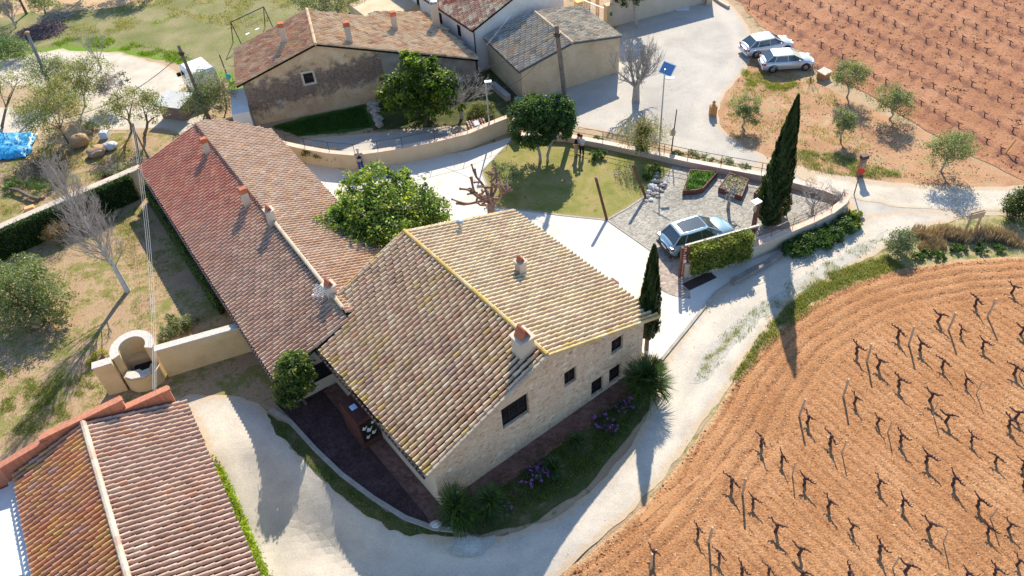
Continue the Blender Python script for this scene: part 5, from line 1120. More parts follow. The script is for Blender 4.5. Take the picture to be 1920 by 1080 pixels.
scatter('garden_grass', 'green patch of grass below the ivy wall by the barn', [(190, 420), (260, 385), (330, 520), (260, 520), (200, 450)], 700, .1, G3+G2, -.1, .7, 7, .15)
scatter('meadow_grass', 'tussocky grass of the meadow behind the white track', [(120, 85), (350, 30), (440, 60), (560, 20), (700, 10), (760, -20), (300, -20), (120, 60)], 1500, .16, G2+G1, -.05, .4, 8, .3, .02)
scatter('meadow_grass', 'bright green grass along the meadow edge of the white track', [(90, 85), (170, 88), (240, 95), (350, 125), (420, 140), (340, 100), (200, 70), (130, 70)], 900, .2, G3, -.1, .5, 9, .25, .02)
scatter('lane_weeds', 'weeds behind the ivy wall and round the rubble sacks', [(0, 330), (130, 320), (250, 300), (250, 260), (150, 260), (130, 300), (0, 380), (0, 410), (255, 320)], 1000, .14, G1+G2, -.05, .6, 8, .2)
scatter('grove_weeds', 'thin weeds between the olive trees', [(1345, 240), (1400, 110), (1470, 130), (1560, 170), (1600, 250), (1700, 330), (1500, 310), (1400, 270)], 1300, .13, G1+G2, .05, .5, 6, .2, .014)
scatter('grove_weeds', 'green weeds along the road edge below the olive trees', [(1480, 280), (1560, 285), (1700, 330), (1640, 335), (1520, 322)], 800, .18, [(.2, .24, .12), (.14, .19, .07)], -.15, .8, 7, .2, .014)
scatter('verge_weeds', 'weeds on the verge between track and vineyard', [(1370, 715), (1440, 610), (1540, 515), (1660, 480), (1700, 500), (1560, 550), (1450, 640), (1390, 710)], 3200, .17, G1+[(.25, .27, .17), (.2, .22, .12)], -.4, .9, 8, .18, .013)
scatter('strip_weeds', 'weeds in the grassy strip between the wheel tracks', [(1300, 715), (1335, 640), (1395, 592), (1500, 515), (1620, 455), (1670, 425), (1660, 452), (1560, 517), (1475, 572), (1385, 640), (1325, 712)], 1500, .13, G1+[(.2, .25, .08), (.14, .2, .03)], -.12, .9, 6, .14, .012)
scatter('parking_weeds', 'green weeds beside the two silver cars', [(1390, 130), (1440, 140), (1530, 150), (1500, 170), (1400, 170)], 500, .16, G3+G1, .0, .8, 8, .2, .014)
scatter('vineyard_weeds', 'small weeds scattered in the near vineyard', [(1300, 1080), (1400, 800), (1500, 720), (1700, 600), (1920, 560), (1920, 1080)], 500, .07, [(.15, .2, .07), (.22, .25, .12), (.1, .17, .04)], .28, 1.3, 6, .08, .01)
scatter('bed_plants', 'low green ground cover in the bed along the stone gable', [(830, 975), (910, 915), (1160, 745), (1215, 720), (1180, 810), (1080, 915), (900, 990)], 1500, .16, G3+[(.05, .08, .03)], -.2, .9, 9, .2, .014)
scatter('kerb_grass', 'dark grass outside the stone kerb of the gravel bed', [(515, 790), (600, 865), (680, 935), (760, 985), (850, 1004), (760, 995), (680, 955), (590, 880), (520, 812)], 900, .12, G3+[(.05, .08, .03)], -.2, .9, 8, .16, .012)
scatter('lawn_grass', 'short mown grass of the garden lawn', [(965, 268), (1060, 270), (1205, 297), (1250, 314), (1200, 370), (1136, 405), (1000, 393), (925, 384), (910, 325)], 4200, .05, [(.16, .18, .05), (.23, .21, .08), (.11, .15, .03)], -.5, .8, 6, .14, .01)
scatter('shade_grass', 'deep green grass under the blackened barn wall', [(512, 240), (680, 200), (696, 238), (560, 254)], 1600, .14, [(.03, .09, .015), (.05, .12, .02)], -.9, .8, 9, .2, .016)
# spiky palms and yuccas at the farmhouse
def rosette(mb, c, n, L_, w, cols, up0=1.35, up1=-.35, segs=3, droop=.5):
    for k in range(n):
        a = random.uniform(0, 6.283); e = up1+(up0-up1)*random.random(); l = L_*random.uniform(.75, 1.1); d = Vector((math.cos(a)*math.cos(e), math.sin(a)*math.cos(e), math.sin(e))); s = Vector((-math.sin(a), math.cos(a), 0)); P = []; q = Vector(c); dd = d.copy()
        for j in range(segs+1):
            P.append(q.copy()); q = q+dd*l/segs; dd = (dd+Vector((0, 0, -droop/segs))).normalized()
        V = []; 
        for j, p in enumerate(P):
            ww = w*(1-(j/segs)**2*.95)*(.6 if j == 0 else 1); V += [p-s*ww, p+s*ww]
        mb.add([tuple(v) for v in V], [(2*j, 2*j+1, 2*j+3, 2*j+2) for j in range(segs)], jitc(random.choice(cols), .25))
PALMC = [(.03, .07, .02), (.05, .1, .025), (.025, .055, .02), (.08, .14, .03)]
def yucca(label, u, v, heads, L_, n, cat='palm', name='fan_palm', zz=None, group=None):
    b = G(u, v, 0); T = thing(name, label, cat, b, group); mt = MB(); mb = MB()
    for (dx_, dy_, z) in heads:
        c = b+Vector((dx_, dy_, z)); mt.tube([b+Vector((dx_*.3, dy_*.3, -.03)), c], [.12, .09], 7)
        for k in range(3): 
            rosette(mb, c+Vector((random.uniform(-.12, .12), random.uniform(-.12, .12), random.uniform(-.1, .15))), n//3, L_, .03, PALMC)
        # fan leaves: bundles of blades at the end of stalks
        for k in range(12):
            a = random.uniform(0, 6.28); e = random.uniform(-.1, 1.2); d = Vector((math.cos(a)*math.cos(e), math.sin(a)*math.cos(e), math.sin(e))); q = c+d*L_*.6
            rosette_dir(mb, q, d, 12, L_*.5, .018)
    mt.build('trunk', BARK, T); mb.build('fronds', LEAF, T); return T
def rosette_dir(mb, c, d, n, L_, w):
    s = d.cross(Vector((0, 0, 1))).normalized(); up = s.cross(d)
    for k in range(n):
        t = (k/(n-1)-.5)*2.4; dd = (d*math.cos(t)+s*math.sin(t)).normalized(); q = c+dd*L_*random.uniform(.8, 1.05)-Vector((0, 0, L_*.15)); pw = s*math.cos(t)*w-d*math.sin(t)*w
        mb.add([tuple(c-pw*.3), tuple(c*.5+q*.5-pw), tuple(q), tuple(c*.5+q*.5+pw)], [(0, 1, 2, 3)], jitc(random.choice(PALMC), .3))
yucca('big fan palm at the right corner of the stone gable', 1212, 745, [(0, .1, 1.5), (-.35, .2, 1.1), (.3, 0, 1.0), (0, -.2, .8)], 1.2, 200)
yucca('fan palm clump at the near corner of the gable, left one', 862, 985, [(-.1, .2, 1.2), (.1, 0, .8)], 1.1, 180)
yucca('fan palm clump near the gable corner, right of its larger neighbour', 920, 965, [(0, .1, 1.0), (.2, 0, .6)], .85, 130)
yucca('low spiky clump in the middle of the gable bed', 1038, 885, [(0, 0, .35)], .6, 140, 'plant', 'spiky_plant')
yucca('low spiky clump right of the middle of the gable bed', 1082, 835, [(0, 0, .3)], .5, 120, 'plant', 'spiky_plant')
# purple flowering shrubs in the gable bed
def flowers(label, bl, n, nf):
    T = shrub('flowering_shrub', label, PB(bl), n, .1, [(3, (.03, .055, .02)), (2, (.05, .08, .03))], group='purple flowering shrubs by the gable')
    mb = MB(); B = PB(bl)
    for k in range(nf):
        b_ = random.choice(B); d = Vector(rand_dirs(1)[0]); d.z = abs(d.z); c = Vector(b_[:3])+Vector((d.x*b_[3], d.y*b_[4], d.z*b_[5]))
        P = np.array(c)+rng.normal(size=(14, 3))*.035; quads(mb, P, .06, np.tile(jitc((.38, .14, .62), .2), (14, 1)), .9)
    mb.build('flowers', LEAF, T)
flowers('purple-flowered shrub in front of the middle of the stone gable', [(995, 895, .3, .55, .35), (1015, 885, .3, .4, .3)], 1300, 44)
flowers('purple-flowered shrub near the two lower windows of the gable', [(1128, 790, .3, .4, .3), (1145, 800, .3, .35, .3)], 900, 24)
flowers('purple-flowered shrub under the big corner palm', [(1168, 765, .3, .35, .3), (1180, 757, .3, .3, .3)], 700, 18)
flowers('purple-flowered shrub beside the right-hand corner palm clump', [(945, 955, .25, .35, .25)], 700, 16)

# ---- vines ------------------------------------------------------------
def make_vine(name, M_, sc=1.0, seed=0, tip=4):
    random.seed(seed); T = thing(name, None, None, M_); mb = MB(M_); r = .054*sc
    tr = [Vector((0, 0, -.05)), Vector((.02, .02, .18)), Vector((-.02+random.uniform(-.07, .07), random.uniform(-.05, .05), .36)), Vector((0, 0, .5))]
    mb.tube([p*sc for p in tr], [r*1.5, r*1.15, r*1.05, r*1.2], 7); mb.build('trunk', VINEB, T); mb = MB(M_)
    for s in (-1, 1):
        P = [Vector((0, 0, .48))]; q = P[0].copy()
        for k in range(4):
            q = q+Vector((s*random.uniform(.07, .12), random.uniform(-.06, .06), random.uniform(-.02, .07))); P.append(q.copy())
        mb.tube([p*sc for p in P], [r*1.05, r*.8, r*.7, r*.55, r*.35], 6)
        for k in (1, 2, 3, 4):
            if random.random() < .85:
                e = P[k]+Vector((random.uniform(-.05, .09)*s, random.uniform(-.07, .07), random.uniform(.04, .12))); mb.tube([P[k]*sc, (P[k]*.5+e*.5)*sc, e*sc], [r*.5, r*.45, r*.35], 5)
    mb.ell(Vector((0, 0, .5))*sc, (r*1.6,)*3, 7, 5); mb.build('arms', VINEB, T); return T
Z1 = lambda x, y: (1540+x/5.024, 530+y/5.024)
Z2 = lambda x, y: (1540+x/5.024, 720+y/5.024)
Z3 = lambda x, y: (1200+x/5.0526, 870+y/5.0526)
Z4 = lambda x, y: (1560+x/5.1417, 870+y/5.1417)
Z5 = lambda x, y: (1340+x/6, 700+y/6)
VP = [Z1(*p) for p in ((325, 672), (712, 520), (920, 640), (525, 800), (1090, 370), (1305, 490), (1440, 225), (1510, 620), (1785, 100), (1870, 490), (720, 980), (1130, 800), (1350, 960))]
VP += [Z2(*p) for p in ((305, 185), (520, 375), (738, 545), (75, 565), (980, 740), (1015, 160), (1165, 360), (1405, 545), (1630, 740), (1230, 950), (530, 965), (1820, 330), (1895, 960))]
VP += [Z3(*p) for p in ((860, 215), (1065, 380), (1280, 640), (1500, 860), (545, 660), (745, 895), (1550, 200), (1775, 410), (120, 880), (960, 1040))]
VP += [Z4(*p) for p in ((440, 215), (670, 405), (915, 640), (180, 635), (450, 850), (1155, 195), (1395, 410), (1690, 630), (700, 1040), (1560, 1065))]
VP += [Z5(*p) for p in ((515, 820), (745, 1000), (1035, 560), (1285, 790), (1560, 350))]
VP += [(1900, 702), (1836, 570), (1915, 640), (1740, 745), (1890, 800), (1915, 880), (1850, 1000), (1905, 1060), (1500, 1085), (1590, 1085), (1440, 1075), (1810, 1085), (1870, 870)]
used = []; vang = math.atan2(-.87, .49); protos = []
VL = 'gnarled leafless grapevine with short dark arms in the near orange vineyard'
for i, (u, v) in enumerate(VP):
    p = GT(u, v, .05)
    if any((p-q).length < .55 for q in used): continue
    used.append(p.copy()); M_ = Matrix.Translation(p) @ Matrix.Rotation(vang+random.uniform(-.25, .25), 4, 'Z') @ Matrix.Scale(random.uniform(.75, 1.02), 4)
    if len(protos) < 5:
        T = make_vine('grapevine', Matrix.Translation(p) @ Matrix.Rotation(vang, 4, 'Z'), 1.12, 100+i); protos.append(T)
        tagp(T, VL, 'grapevine', 'grapevines of the near vineyard')
    else: random.seed(500+i); copy_thing(protos[i % 5], M_)
random.seed(99)
sp = None; SL = 'tan wooden stake standing among the vines of the near vineyard'
STK = [Z1(425, 750), Z1(820, 590), Z1(1195, 450), Z1(1560, 330), Z1(1855, 880), Z2(203, 125), Z2(622, 465), Z2(1045, 285), Z2(190, 660), Z2(1455, 100), Z3(968, 290), Z3(650, 745), Z3(98, 1000), Z3(1440, 110), Z4(1070, 765), Z4(1520, 530), Z4(580, 1010), Z5(945, 490)]
for i, (u, v) in enumerate(STK):
    p = GT(u, v, .03); thick = 1.0 if i in (0, 1, 2, 3, 5, 10, 11, 12, 17) else .55
    M_ = Matrix.Translation(p) @ Matrix.Rotation(random.uniform(-.06, .06), 4, 'X') @ Matrix.Rotation(random.uniform(-.06, .06), 4, 'Y')
    if sp is None or thick < 1 and not any(s_ for s_ in [0]):
        pass
    key = 'thick' if thick == 1 else 'thin'
    if key not in globals().get('SPD', {}):
        SPD = globals().get('SPD', {}); mb = MB(M_); r = .055*thick; L_ = 1.35 if thick == 1 else 1.0
        mb.tube([(0, 0, -.1), (0.01, 0, L_*.5), (0, 0.01, L_)], [r, r*.97, r*.9], 8); o = mb.build('stake', STAKEW)
        o.data.transform(M_.inverted()); o.matrix_world = M_; SPD[key] = o
    else: o = SPD[key].copy(); scene.collection.objects.link(o); o.matrix_world = M_
    tagp(o, 'thick round wooden stake standing at a row end of the near vineyard' if thick == 1 else 'thin wooden stake standing between vines of the near vineyard', 'stake', 'stakes of the near vineyard')
# far vineyard: rows 2.4 m apart, a vine each 1.14 m
fp = []; cand = []
poly2 = [tuple(G(*p)[:2]) for p in [(1385, -5), (1440, 42), (1490, 82), (1560, 122), (1600, 140), (1680, 195), (1760, 242), (1830, 282), (1935, 330), (1935, -12), (1700, -12)]]
for r_ in range(-4, 14):
    for k in range(-30, 60):
        p = ox+dx*(k*1.1409+.3*math.sin(r_*7.1))+dn*(r_*ROWS2)
        if inside(poly2, np.array([p.x]), np.array([p.y]))[0] and random.random() < .93: cand.append(p)
cand.sort(key=lambda p: p.length)
fang = math.atan2(dx.y, dx.x)
FLAB = 'small dark leafless grapevine in the rows of the far red vineyard'
for i, p in enumerate(cand[:300]):
    M_ = Matrix.Translation(Vector((p.x+random.uniform(-.08, .08), p.y+random.uniform(-.08, .08), .1))) @ Matrix.Rotation(fang+random.uniform(-.3, .3), 4, 'Z') @ Matrix.Scale(random.uniform(.42, .62), 4)
    T = copy_thing(protos[i % 5], M_, FLAB, 'grapevines of the far vineyard')
print('near vines', len(used), 'far vines', len(cand))
if len(cand) > 300:
    mb = MB()
    for p in cand[300:]:
        b = Vector((p.x, p.y, .1)); mb.tube([b, b+Vector((0, 0, .45))], [.04, .035], 5)
        for s in (-1, 1): mb.tube([b+Vector((0, 0, .43)), b+Vector((dx.x*.4*s, dx.y*.4*s, .5))], [.03, .015], 4)
    o = mb.build('far_grapevines', VINEB); tagp(o, 'distant leafless grapevines at the top of the far red vineyard', 'grapevines', kind='stuff')

# loose clods and stones lying on the ground
def pebbles(name, label, px, n, s0, s1, cols, mat, z=0.02, cat='stones', off=0.0):
    P = [tuple(GT(*p)[:2]) for p in px]; A = np.array(P); x0, y0 = A.min(0); x1, y1 = A.max(0); X = rng.uniform(x0, x1, n*5); Y = rng.uniform(y0, y1, n*5); m = inside(P, X, Y); X, Y = X[m], Y[m]
    w = np.array([mnoise.noise(Vector((a*.6, b*.6, 3))) for a, b in zip(X, Y)])+rng.uniform(-.4, .4, len(X)); k = w > -.05; X, Y = X[k][:n], Y[k][:n]; n = len(X)
    s = (s0+(s1-s0)*rng.random(n)**3)[:, None]; C = np.stack([X, Y, terr(X, Y)+z+s[:, 0]*.25], 1)
    O = np.array([(1, 0, 0), (0, 1, 0), (-1, 0, 0), (0, -1, 0), (0, 0, .6), (0, 0, -.6)], float)
    a = rng.uniform(0, 6.28, n); R_ = np.stack([np.stack([np.cos(a), -np.sin(a), 0*a], 1), np.stack([np.sin(a), np.cos(a), 0*a], 1), np.stack([0*a, 0*a, 1+0*a], 1)], 1)
    V = C[:, None, :]+np.einsum('nij,kj->nki', R_, O)*s[:, None, :]*rng.uniform(.6, 1.3, (n, 6, 1))
    F = np.array([(0, 1, 4), (1, 2, 4), (2, 3, 4), (3, 0, 4), (1, 0, 5), (2, 1, 5), (3, 2, 5), (0, 3, 5)]); FF = (F[None]+np.arange(n)[:, None, None]*6).reshape(-1, 3)
    c = np.repeat(np.array(cols)[rng.integers(0, len(cols), n)]*rng.uniform(.8, 1.2, (n, 1)), 8, 0)
    mb = MB(); mb.add(V.reshape(-1, 3), FF, c); o = mb.build(name, mat); tagp(o, label, cat, kind='stuff')
CLODM = facecol('clods', rough=.95, fine=20, amt=.3, bmp=.3, blotch=.1, spec=.1)
VF_ = [(1050, 1085), (1110, 1040), (1190, 970), (1245, 908), (1312, 818), (1362, 746), (1395, 694), (1440, 636), (1500, 584), (1580, 540), (1660, 513), (1760, 497), (1850, 489), (1940, 486), (1940, 1095)]
pebbles('soil_clods', 'loose clods of earth on the near ploughed vineyard', VF_, 15000, .02, .075, [(.42, .22, .1), (.36, .17, .075), (.5, .31, .17), (.3, .14, .06)], CLODM, .05, 'clods')
pebbles('soil_stones', 'small pale stones scattered on the near ploughed vineyard', VF_, 1500, .02, .05, [(.6, .48, .36), (.55, .42, .3)], CLODM, .06)
pebbles('track_stones', 'loose gravel stones on the pale track', [(400, 745), (500, 775), (600, 885), (700, 958), (800, 1000), (900, 1014), (1000, 994), (1110, 927), (1190, 832), (1245, 680), (1345, 560), (1470, 480), (1640, 430), (1640, 465), (1490, 560), (1385, 690), (1250, 890), (1100, 1032), (1000, 1078), (520, 1078)], 1800, .008, .028, [(.5, .46, .4), (.44, .4, .36), (.6, .55, .47)], CLODM, .022)
pebbles('field_clods', 'clods of earth on the far red vineyard', [(1400, 20), (1520, 100), (1600, 145), (1760, 245), (1930, 335), (1930, -20), (1400, -20)], 7000, .03, .11, [(.3, .13, .07), (.24, .1, .055), (.4, .22, .14)], CLODM, .1, 'clods')
pebbles('grove_clods', 'clods and stones between the olive trees', [(1345, 240), (1400, 110), (1520, 150), (1700, 250), (1900, 345), (1700, 345), (1450, 305)], 2600, .02, .07, [(.38, .22, .13), (.5, .36, .24), (.3, .16, .09)], CLODM, .012, 'clods')
pebbles('yard_stones', 'loose stones on the grey gravel yard', [(1090, 235), (1165, 140), (1340, 20), (1395, 120), (1340, 230), (1440, 300), (1200, 262)], 700, .012, .035, [(.42, .4, .36), (.38, .36, .33), (.52, .48, .42)], CLODM, .016)
# ================================================================ WALLS, FENCES, STREET FURNITURE
random.seed(5)
def wallrun(name, label, px, w, h, mat, cop=None, cw=.12, ch=.06, cat='wall', z=0.0):
    P = [G(*p) for p in px]; T = thing(name, label, cat, Matrix.Translation(P[len(P)//2]))
    mb, L, R_ = strip('x', None, w, h, mat, wts=P); mb.build('wall_body', mat, T)
    if cop:
        mb, _, _ = strip('x', None, w+cw, ch, cop, z0=h+.003, wts=P); mb.build('coping', cop, T)
    return T, P
def railing(name, label, px, z0, h, mat, step=2.0, rails=(1.0, .55), r=.02):
    P = [G(*p) for p in px]; T = thing(name, label, 'railing', Matrix.Translation(P[len(P)//2])); pts = []
    for a, b in zip(P[:-1], P[1:]):
        L_ = (b-a).length; k = max(1, round(L_/step))
        for i in range(k): pts.append(a+(b-a)*i/k)
    pts.append(P[-1])
    for p in pts:
        mb = MB(); mb.tube([p+Vector((0, 0, z0)), p+Vector((0, 0, z0+h))], r*1.25, 6); mb.build('post', mat, T)
    for f in rails:
        mb = MB(); mb.tube([p+Vector((0, 0, z0+h*f)) for p in pts], r, 5); mb.build('rail', mat, T)
    return T
PINKW = mottled('warm_cream_render', [(0.25, (0.55, 0.41, 0.26)), (0.5, (0.62, 0.49, 0.33)), (0.75, (0.66, 0.54, 0.39))], 0.8, 16, bmp=0.3, bdist=0.01, fineamt=0.2)
NW = [(520, 291), (545, 297), (580, 305), (625, 313), (672, 317), (715, 311), (760, 304), (820, 292), (880, 277), (930, 256), (958, 245)]
wallrun('garden_wall', 'curved cream garden wall with rusty railing behind the courtyard', NW, .28, 1.2, PINKW, SALMON)
railing('wall_railing', 'thin rusty railing along the top of the curved cream wall', NW, 1.27, .75, IRON, 2.6, (1.0,), .016)
wallrun('garden_wall', 'short cream wall end next to the round trees', [(961, 243), (974, 261)], .26, 1.2, PINKW, SALMON)
LW = [(978, 262), (1058, 264), (1130, 277), (1191, 290), (1244, 301), (1288, 311), (1350, 323), (1425, 337), (1480, 349), (1548, 367), (1584, 382)]
wallrun('low_wall', 'low salmon wall with fence along the far side of the lawn and parking', LW, .3, .42, SALMON, mottled('pale_coping', [(.3, (.55, .45, .36)), (.7, (.68, .58, .5))], 2, 20, fineamt=.25))
railing('garden_fence', 'thin brown metal fence standing on the low salmon wall', [(1064, 265), (1130, 277), (1191, 290), (1244, 301), (1288, 311), (1350, 323), (1425, 337), (1480, 349)], .46, .85, IRON, 2.0, (1.0, .5), .018)
SW = [(1281, 519), (1345, 504), (1400, 488), (1440, 472), (1480, 455), (1520, 438), (1552, 422), (1575, 404), (1584, 386)]
wallrun('boundary_wall', 'curved grey-cream boundary wall beside the ramp and the creeper', SW, .32, 1.0, CREAM, SALMON)
railing('boundary_fence', 'wire fence with rusty posts on the curved boundary wall', [(1392, 490), (1440, 472), (1480, 455), (1520, 438), (1552, 422)], 1.07, .8, RUST, 1.6, (1.0, .62, .25), .012)
wallrun('ramp_wall', 'low curved wall with painted-in shade edging the ramp below the boundary wall', [(1372, 533), (1400, 519), (1430, 503), (1455, 487), (1470, 472)], .3, .35, mottled('shade_painted_concrete', [(.3, (.16, .14, .13)), (.7, (.28, .26, .23))], 2, 20))  # the wall's shading is put into its dark concrete colour
# garden wall with the old well
wf0, wf1 = G(205, 742), G(475, 658); WF = frame2(wf0, wf1); WL = (wf1-wf0).length
WW = thing('well_wall', 'yellow plastered garden wall with a pale rough coping left of the barn', 'wall', WF)
mb = MB(WF); mb.hexa([(3.05, 0, 0), (WL+.25, 0, 0), (WL+.25, .38, 0), (3.05, .38, 0), (3.05, 0, 2.0), (WL+.25, 0, 1.85), (WL+.25, .38, 1.85), (3.05, .38, 2.0)]); mb.build('wall_body', OCHRE, WW)
COPR = mottled('rough_pale_coping', [(.3, (.42, .38, .33)), (.7, (.6, .56, .5))], 6, 30, bmp=.7, fineamt=.5)
mb = MB(WF); mb.hexa([(3.0, -.04, 2.0), (WL+.3, -.04, 1.853), (WL+.3, .42, 1.853), (3.0, .42, 2.0), (3.0, -.02, 2.08), (WL+.3, -.02, 1.93), (WL+.3, .4, 1.93), (3.0, .4, 2.08)]); mb.build('coping', COPR, WW)
WE = thing('old_well', 'old yellow plastered well with a horseshoe wall, dark opening and worn stone sill', 'well', WF)
mb = MB(WF)
mb.hexa([(0, 0, 0), (.95, -.05, 0), (.95, .5, 0), (0, .42, 0), (0, 0, 2.1), (.95, -.05, 2.1), (.95, .5, 2.1), (0, .42, 2.1)])
cx, cy, ro, ri = 1.95, .55, 1.1, .72; A_ = np.linspace(-.15*math.pi, 1.15*math.pi, 26)
def ringp(r, a): return (cx+r*math.cos(a)*.97, cy+.2+r*math.sin(a)*1.05)
for a, b in zip(A_[:-1], A_[1:]):
    za = 2.1+.0*a; p, q, s_, t_ = ringp(ri, a), ringp(ro, a), ringp(ro, b), ringp(ri, b)
    mb.hexa([(*p, 0), (*q, 0), (*s_, 0), (*t_, 0), (*p, za), (*q, za), (*s_, za), (*t_, za)])
for a, b in zip(np.linspace(math.pi*1.0, math.pi*2.0, 17)[:-1], np.linspace(math.pi*1.0, math.pi*2.0, 17)[1:]):   # bulging front below the sill
    f = lambda r, t: (cx+r*math.cos(t), cy-.15+r*math.sin(t)*.95)
    p, q, s_, t_ = f(.5, a), f(.98, a), f(.98, b), f(.5, b); mb.hexa([(*p, 0), (*q, 0), (*s_, 0), (*t_, 0), (*p, .95), (*q, .95), (*s_, .95), (*t_, .95)])
mb.build('wall_body', OCHRE, WE)
mb = MB(WF)
for a, b in zip(A_[:-1], A_[1:]):
    p, q, s_, t_ = ringp(ri-.02, a), ringp(ro+.04, a), ringp(ro+.04, b), ringp(ri-.02, b)
    mb.hexa([(*p, 2.103), (*q, 2.103), (*s_, 2.103), (*t_, 2.103), (*p, 2.17), (*q, 2.17), (*s_, 2.17), (*t_, 2.17)])
mb.box(-.03, .93, -.04, .44, 2.11, 2.175); mb.build('coping', COPR, WE)
mb = MB(WF); 
mb.prism([(1.15, -.1), (1.5, -.42), (2.1, -.5), (2.45, -.3), (2.4, 0), (2.05, -.05), (1.9, .15), (1.6, .12), (1.3, .2)], .955, 1.07); mb.build('sill', COPR, WE)
mb = MB(WF); mb.box(1.3, 2.6, .1, 1.5, .3, .34, (.01, .01, .01)); mb.box(1.55, 2.35, .55, 1.15, .34, .62, (.01, .01, .01)); mb.build('well_mouth', plain('dark_void', (.012, .01, .01), .9), WE)
mb = MB(WF); mb.hexa([(1.25, .95, .34), (2.65, .95, .34), (2.65, 1.5, .34), (1.25, 1.5, .34), (1.25, 1.0, 1.0), (2.65, 1.0, 1.0), (2.65, 1.5, 1.0), (1.25, 1.5, 1.0)]); mb.build('inner_ledge', OCHRE, WE)

# poles --------------------------------------------------------------
def pole(name, label, b, t, r, mat, cat='pole', n=9, group=None):
    b, t = Vector(b), Vector(t); T = thing(name, label, cat, b, group); mb = MB(); mb.tube([b-Vector((0, 0, .1)), b*.5+t*.5, t], [r*1.2, r, r*.85], n); mb.build('shaft', mat, T); return T
def clampset(T, p, r=.12):
    mb = MB(); mb.tube([Vector(p)-Vector((0, 0, .12)), Vector(p)+Vector((0, 0, .12))], r, 8); mb.tube([Vector(p)-Vector((.25, 0, 0)), Vector(p)+Vector((.25, 0, 0))], .03, 5); mb.build('insulator', IRON, T)
greyp = mottled('grey_pole', [(.3, (.16, .16, .18)), (.7, (.26, .26, .28))], 5, 40)
b1 = G(104, 182); t1 = G(51, 62, 5.4); T = pole('utility_pole', 'thick grey pole with ochre cap among scrubby trees at top left', b1, t1, .13, greyp)
mb = MB(); mb.ell(t1+Vector((0, 0, .03)), (.2, .2, .12), 10, 6); mb.build('cap', plain('ochre_cap', (.35, .2, .08), .8), T)
mb = MB(); mb.ell(b1*.55+t1*.45+Vector((.1, -.08, 0)), (.13, .13, .16), 8, 6); mb.build('insulator', WHITEP, T)
b2 = G(393, 226); t2 = G(334, 85, 6.2); T = pole('utility_pole', 'brown wooden pole with cables in front of the white van', b2, t2, .13, POLEW); c2 = t2*.9+b2*.1; clampset(T, c2, .17)
b3 = G(1069, 264); t3 = G(1043, 48, 8.3); T = pole('utility_pole', 'very tall leaning brown wooden pole beside the round trees', b3, t3, .17, POLEW); c3 = t3*.93+b3*.07; clampset(T, c3, .2)
b4 = G(263, 305); t4 = G(249, 232, 3.4); T = pole('cable_pole', 'dark pole carrying pale cables by the barn corner with a slanting brace', b4, t4, .09, POLEW)
mb = MB(); mb.tube([G(280, 300, 0), G(254, 248, 2.6)], .06, 7); mb.build('brace', POLEW, T)
def cable(label, a, b, sag, r=.012, mat=None, group=None, n=14):
    a, b = Vector(a), Vector(b); mb = MB(); mb.tube([a+(b-a)*t-Vector((0, 0, sag*4*t*(1-t))) for t in np.linspace(0, 1, n)], r, 4, cap=False)
    return single(mb, 'overhead_cable', mat or WIRE, label, 'cable', group)
cable('thick dark cable sagging from the brown pole to the pale trees', c2, G(120, 222, 3.2), .7, .022)
cable('pale cable from the brown pole to the old barn mast', c2, G(436, 132, 3.2), .15, .02, WIREL)
cable('dark cable crossing the blackened barn wall', G(425, 122, 3.3), G(705, 146, 3.6), .4, .012)
cable('dark cable from the tall leaning pole over the white leafless tree', c3, G(700, 145, 3.4), 1.3, .018)
cable('cable hanging from the tall leaning pole to the grey lamp post', c3, G(915, 168, 4.2), 1.1, .012)
cable('thin pale cable between the leaning pole and the white house gable', G(912, 85, 3.7), G(992, -20, 4.6), .1, .01, WIREL)
par = DFm @ Vector((4.0, -4.0, 3.6))
for k in range(3):
    cable(['left pale cable', 'middle pale cable', 'right pale cable'][k]+' of the three over the left garden', t4+Vector((.12*k-.12, 0, -.1)), par+Vector((.07*k-.1, 0, .1)), 1.0+.06*k, .006, WIREL)
# lamps
b = G(920, 259); T = thing('lamp_post', 'plain grey metal lamp post beside the tiled barbecue hut', 'lamp post', b)
mb = MB(); mb.tube([b, b+Vector((0, 0, 1.2)), b+Vector((0, 0, 4.45))], [.08, .06, .045], 10); mb.build('shaft', GALV, T)
mb = MB(); mb.box(*(lambda q: (q.x-.06, q.x+.4, q.y-.14, q.y+.1, q.z+4.45, q.z+4.52))(b)); mb.build('lamp_head', WHITEP, T)
mb = MB(); mb.lathe([(.28, 0), (.3, .03), (.02, .05)], b, 10); mb.build('base_plate', GALV, T)
b = G(1236, 276); T = thing('solar_lamp', 'tall solar street lamp with a tilted blue panel by the drooping tree', 'street lamp', b)
mb = MB(); mb.tube([b, b+Vector((0, 0, 5.9))], [.06, .04], 8); mb.build('shaft', GALV, T)
c = b+Vector((.15, 0, 5.9)); PF = Matrix.Translation(c) @ Matrix.Rotation(math.radians(38), 4, 'Z') @ Matrix.Rotation(math.radians(38), 4, 'X') if False else Matrix.Translation(c) @ Matrix.Rotation(math.radians(-50), 4, 'Z') @ Matrix.Rotation(math.radians(48), 4, 'X')
mb = MB(PF); mb.box(-.5, .5, -.4, .4, -.03, .0); mb.build('panel_frame', WHITEP, T)
mb = MB(PF); mb.box(-.45, .45, -.35, .35, .003, .012); mb.build('solar_panel', plain('blue_solar_cells', (.09, .2, .42), .25, 0, .1, 30, .8), T)
mb = MB(); mb.box(b.x+.1, b.x+.62, b.y-.2, b.y+.0, b.z+5.25, b.z+5.33); mb.tube([b+Vector((0, 0, 5.2)), b+Vector((.2, -.1, 5.28))], .03, 6); mb.build('lamp_head', WHITEP, T)
b = G(1259, 282); T = pole('marker_pole', 'thin dark pole carrying a small round box behind the garden fence', b, b+Vector((.12, 0, 3.2)), .04, IRON)
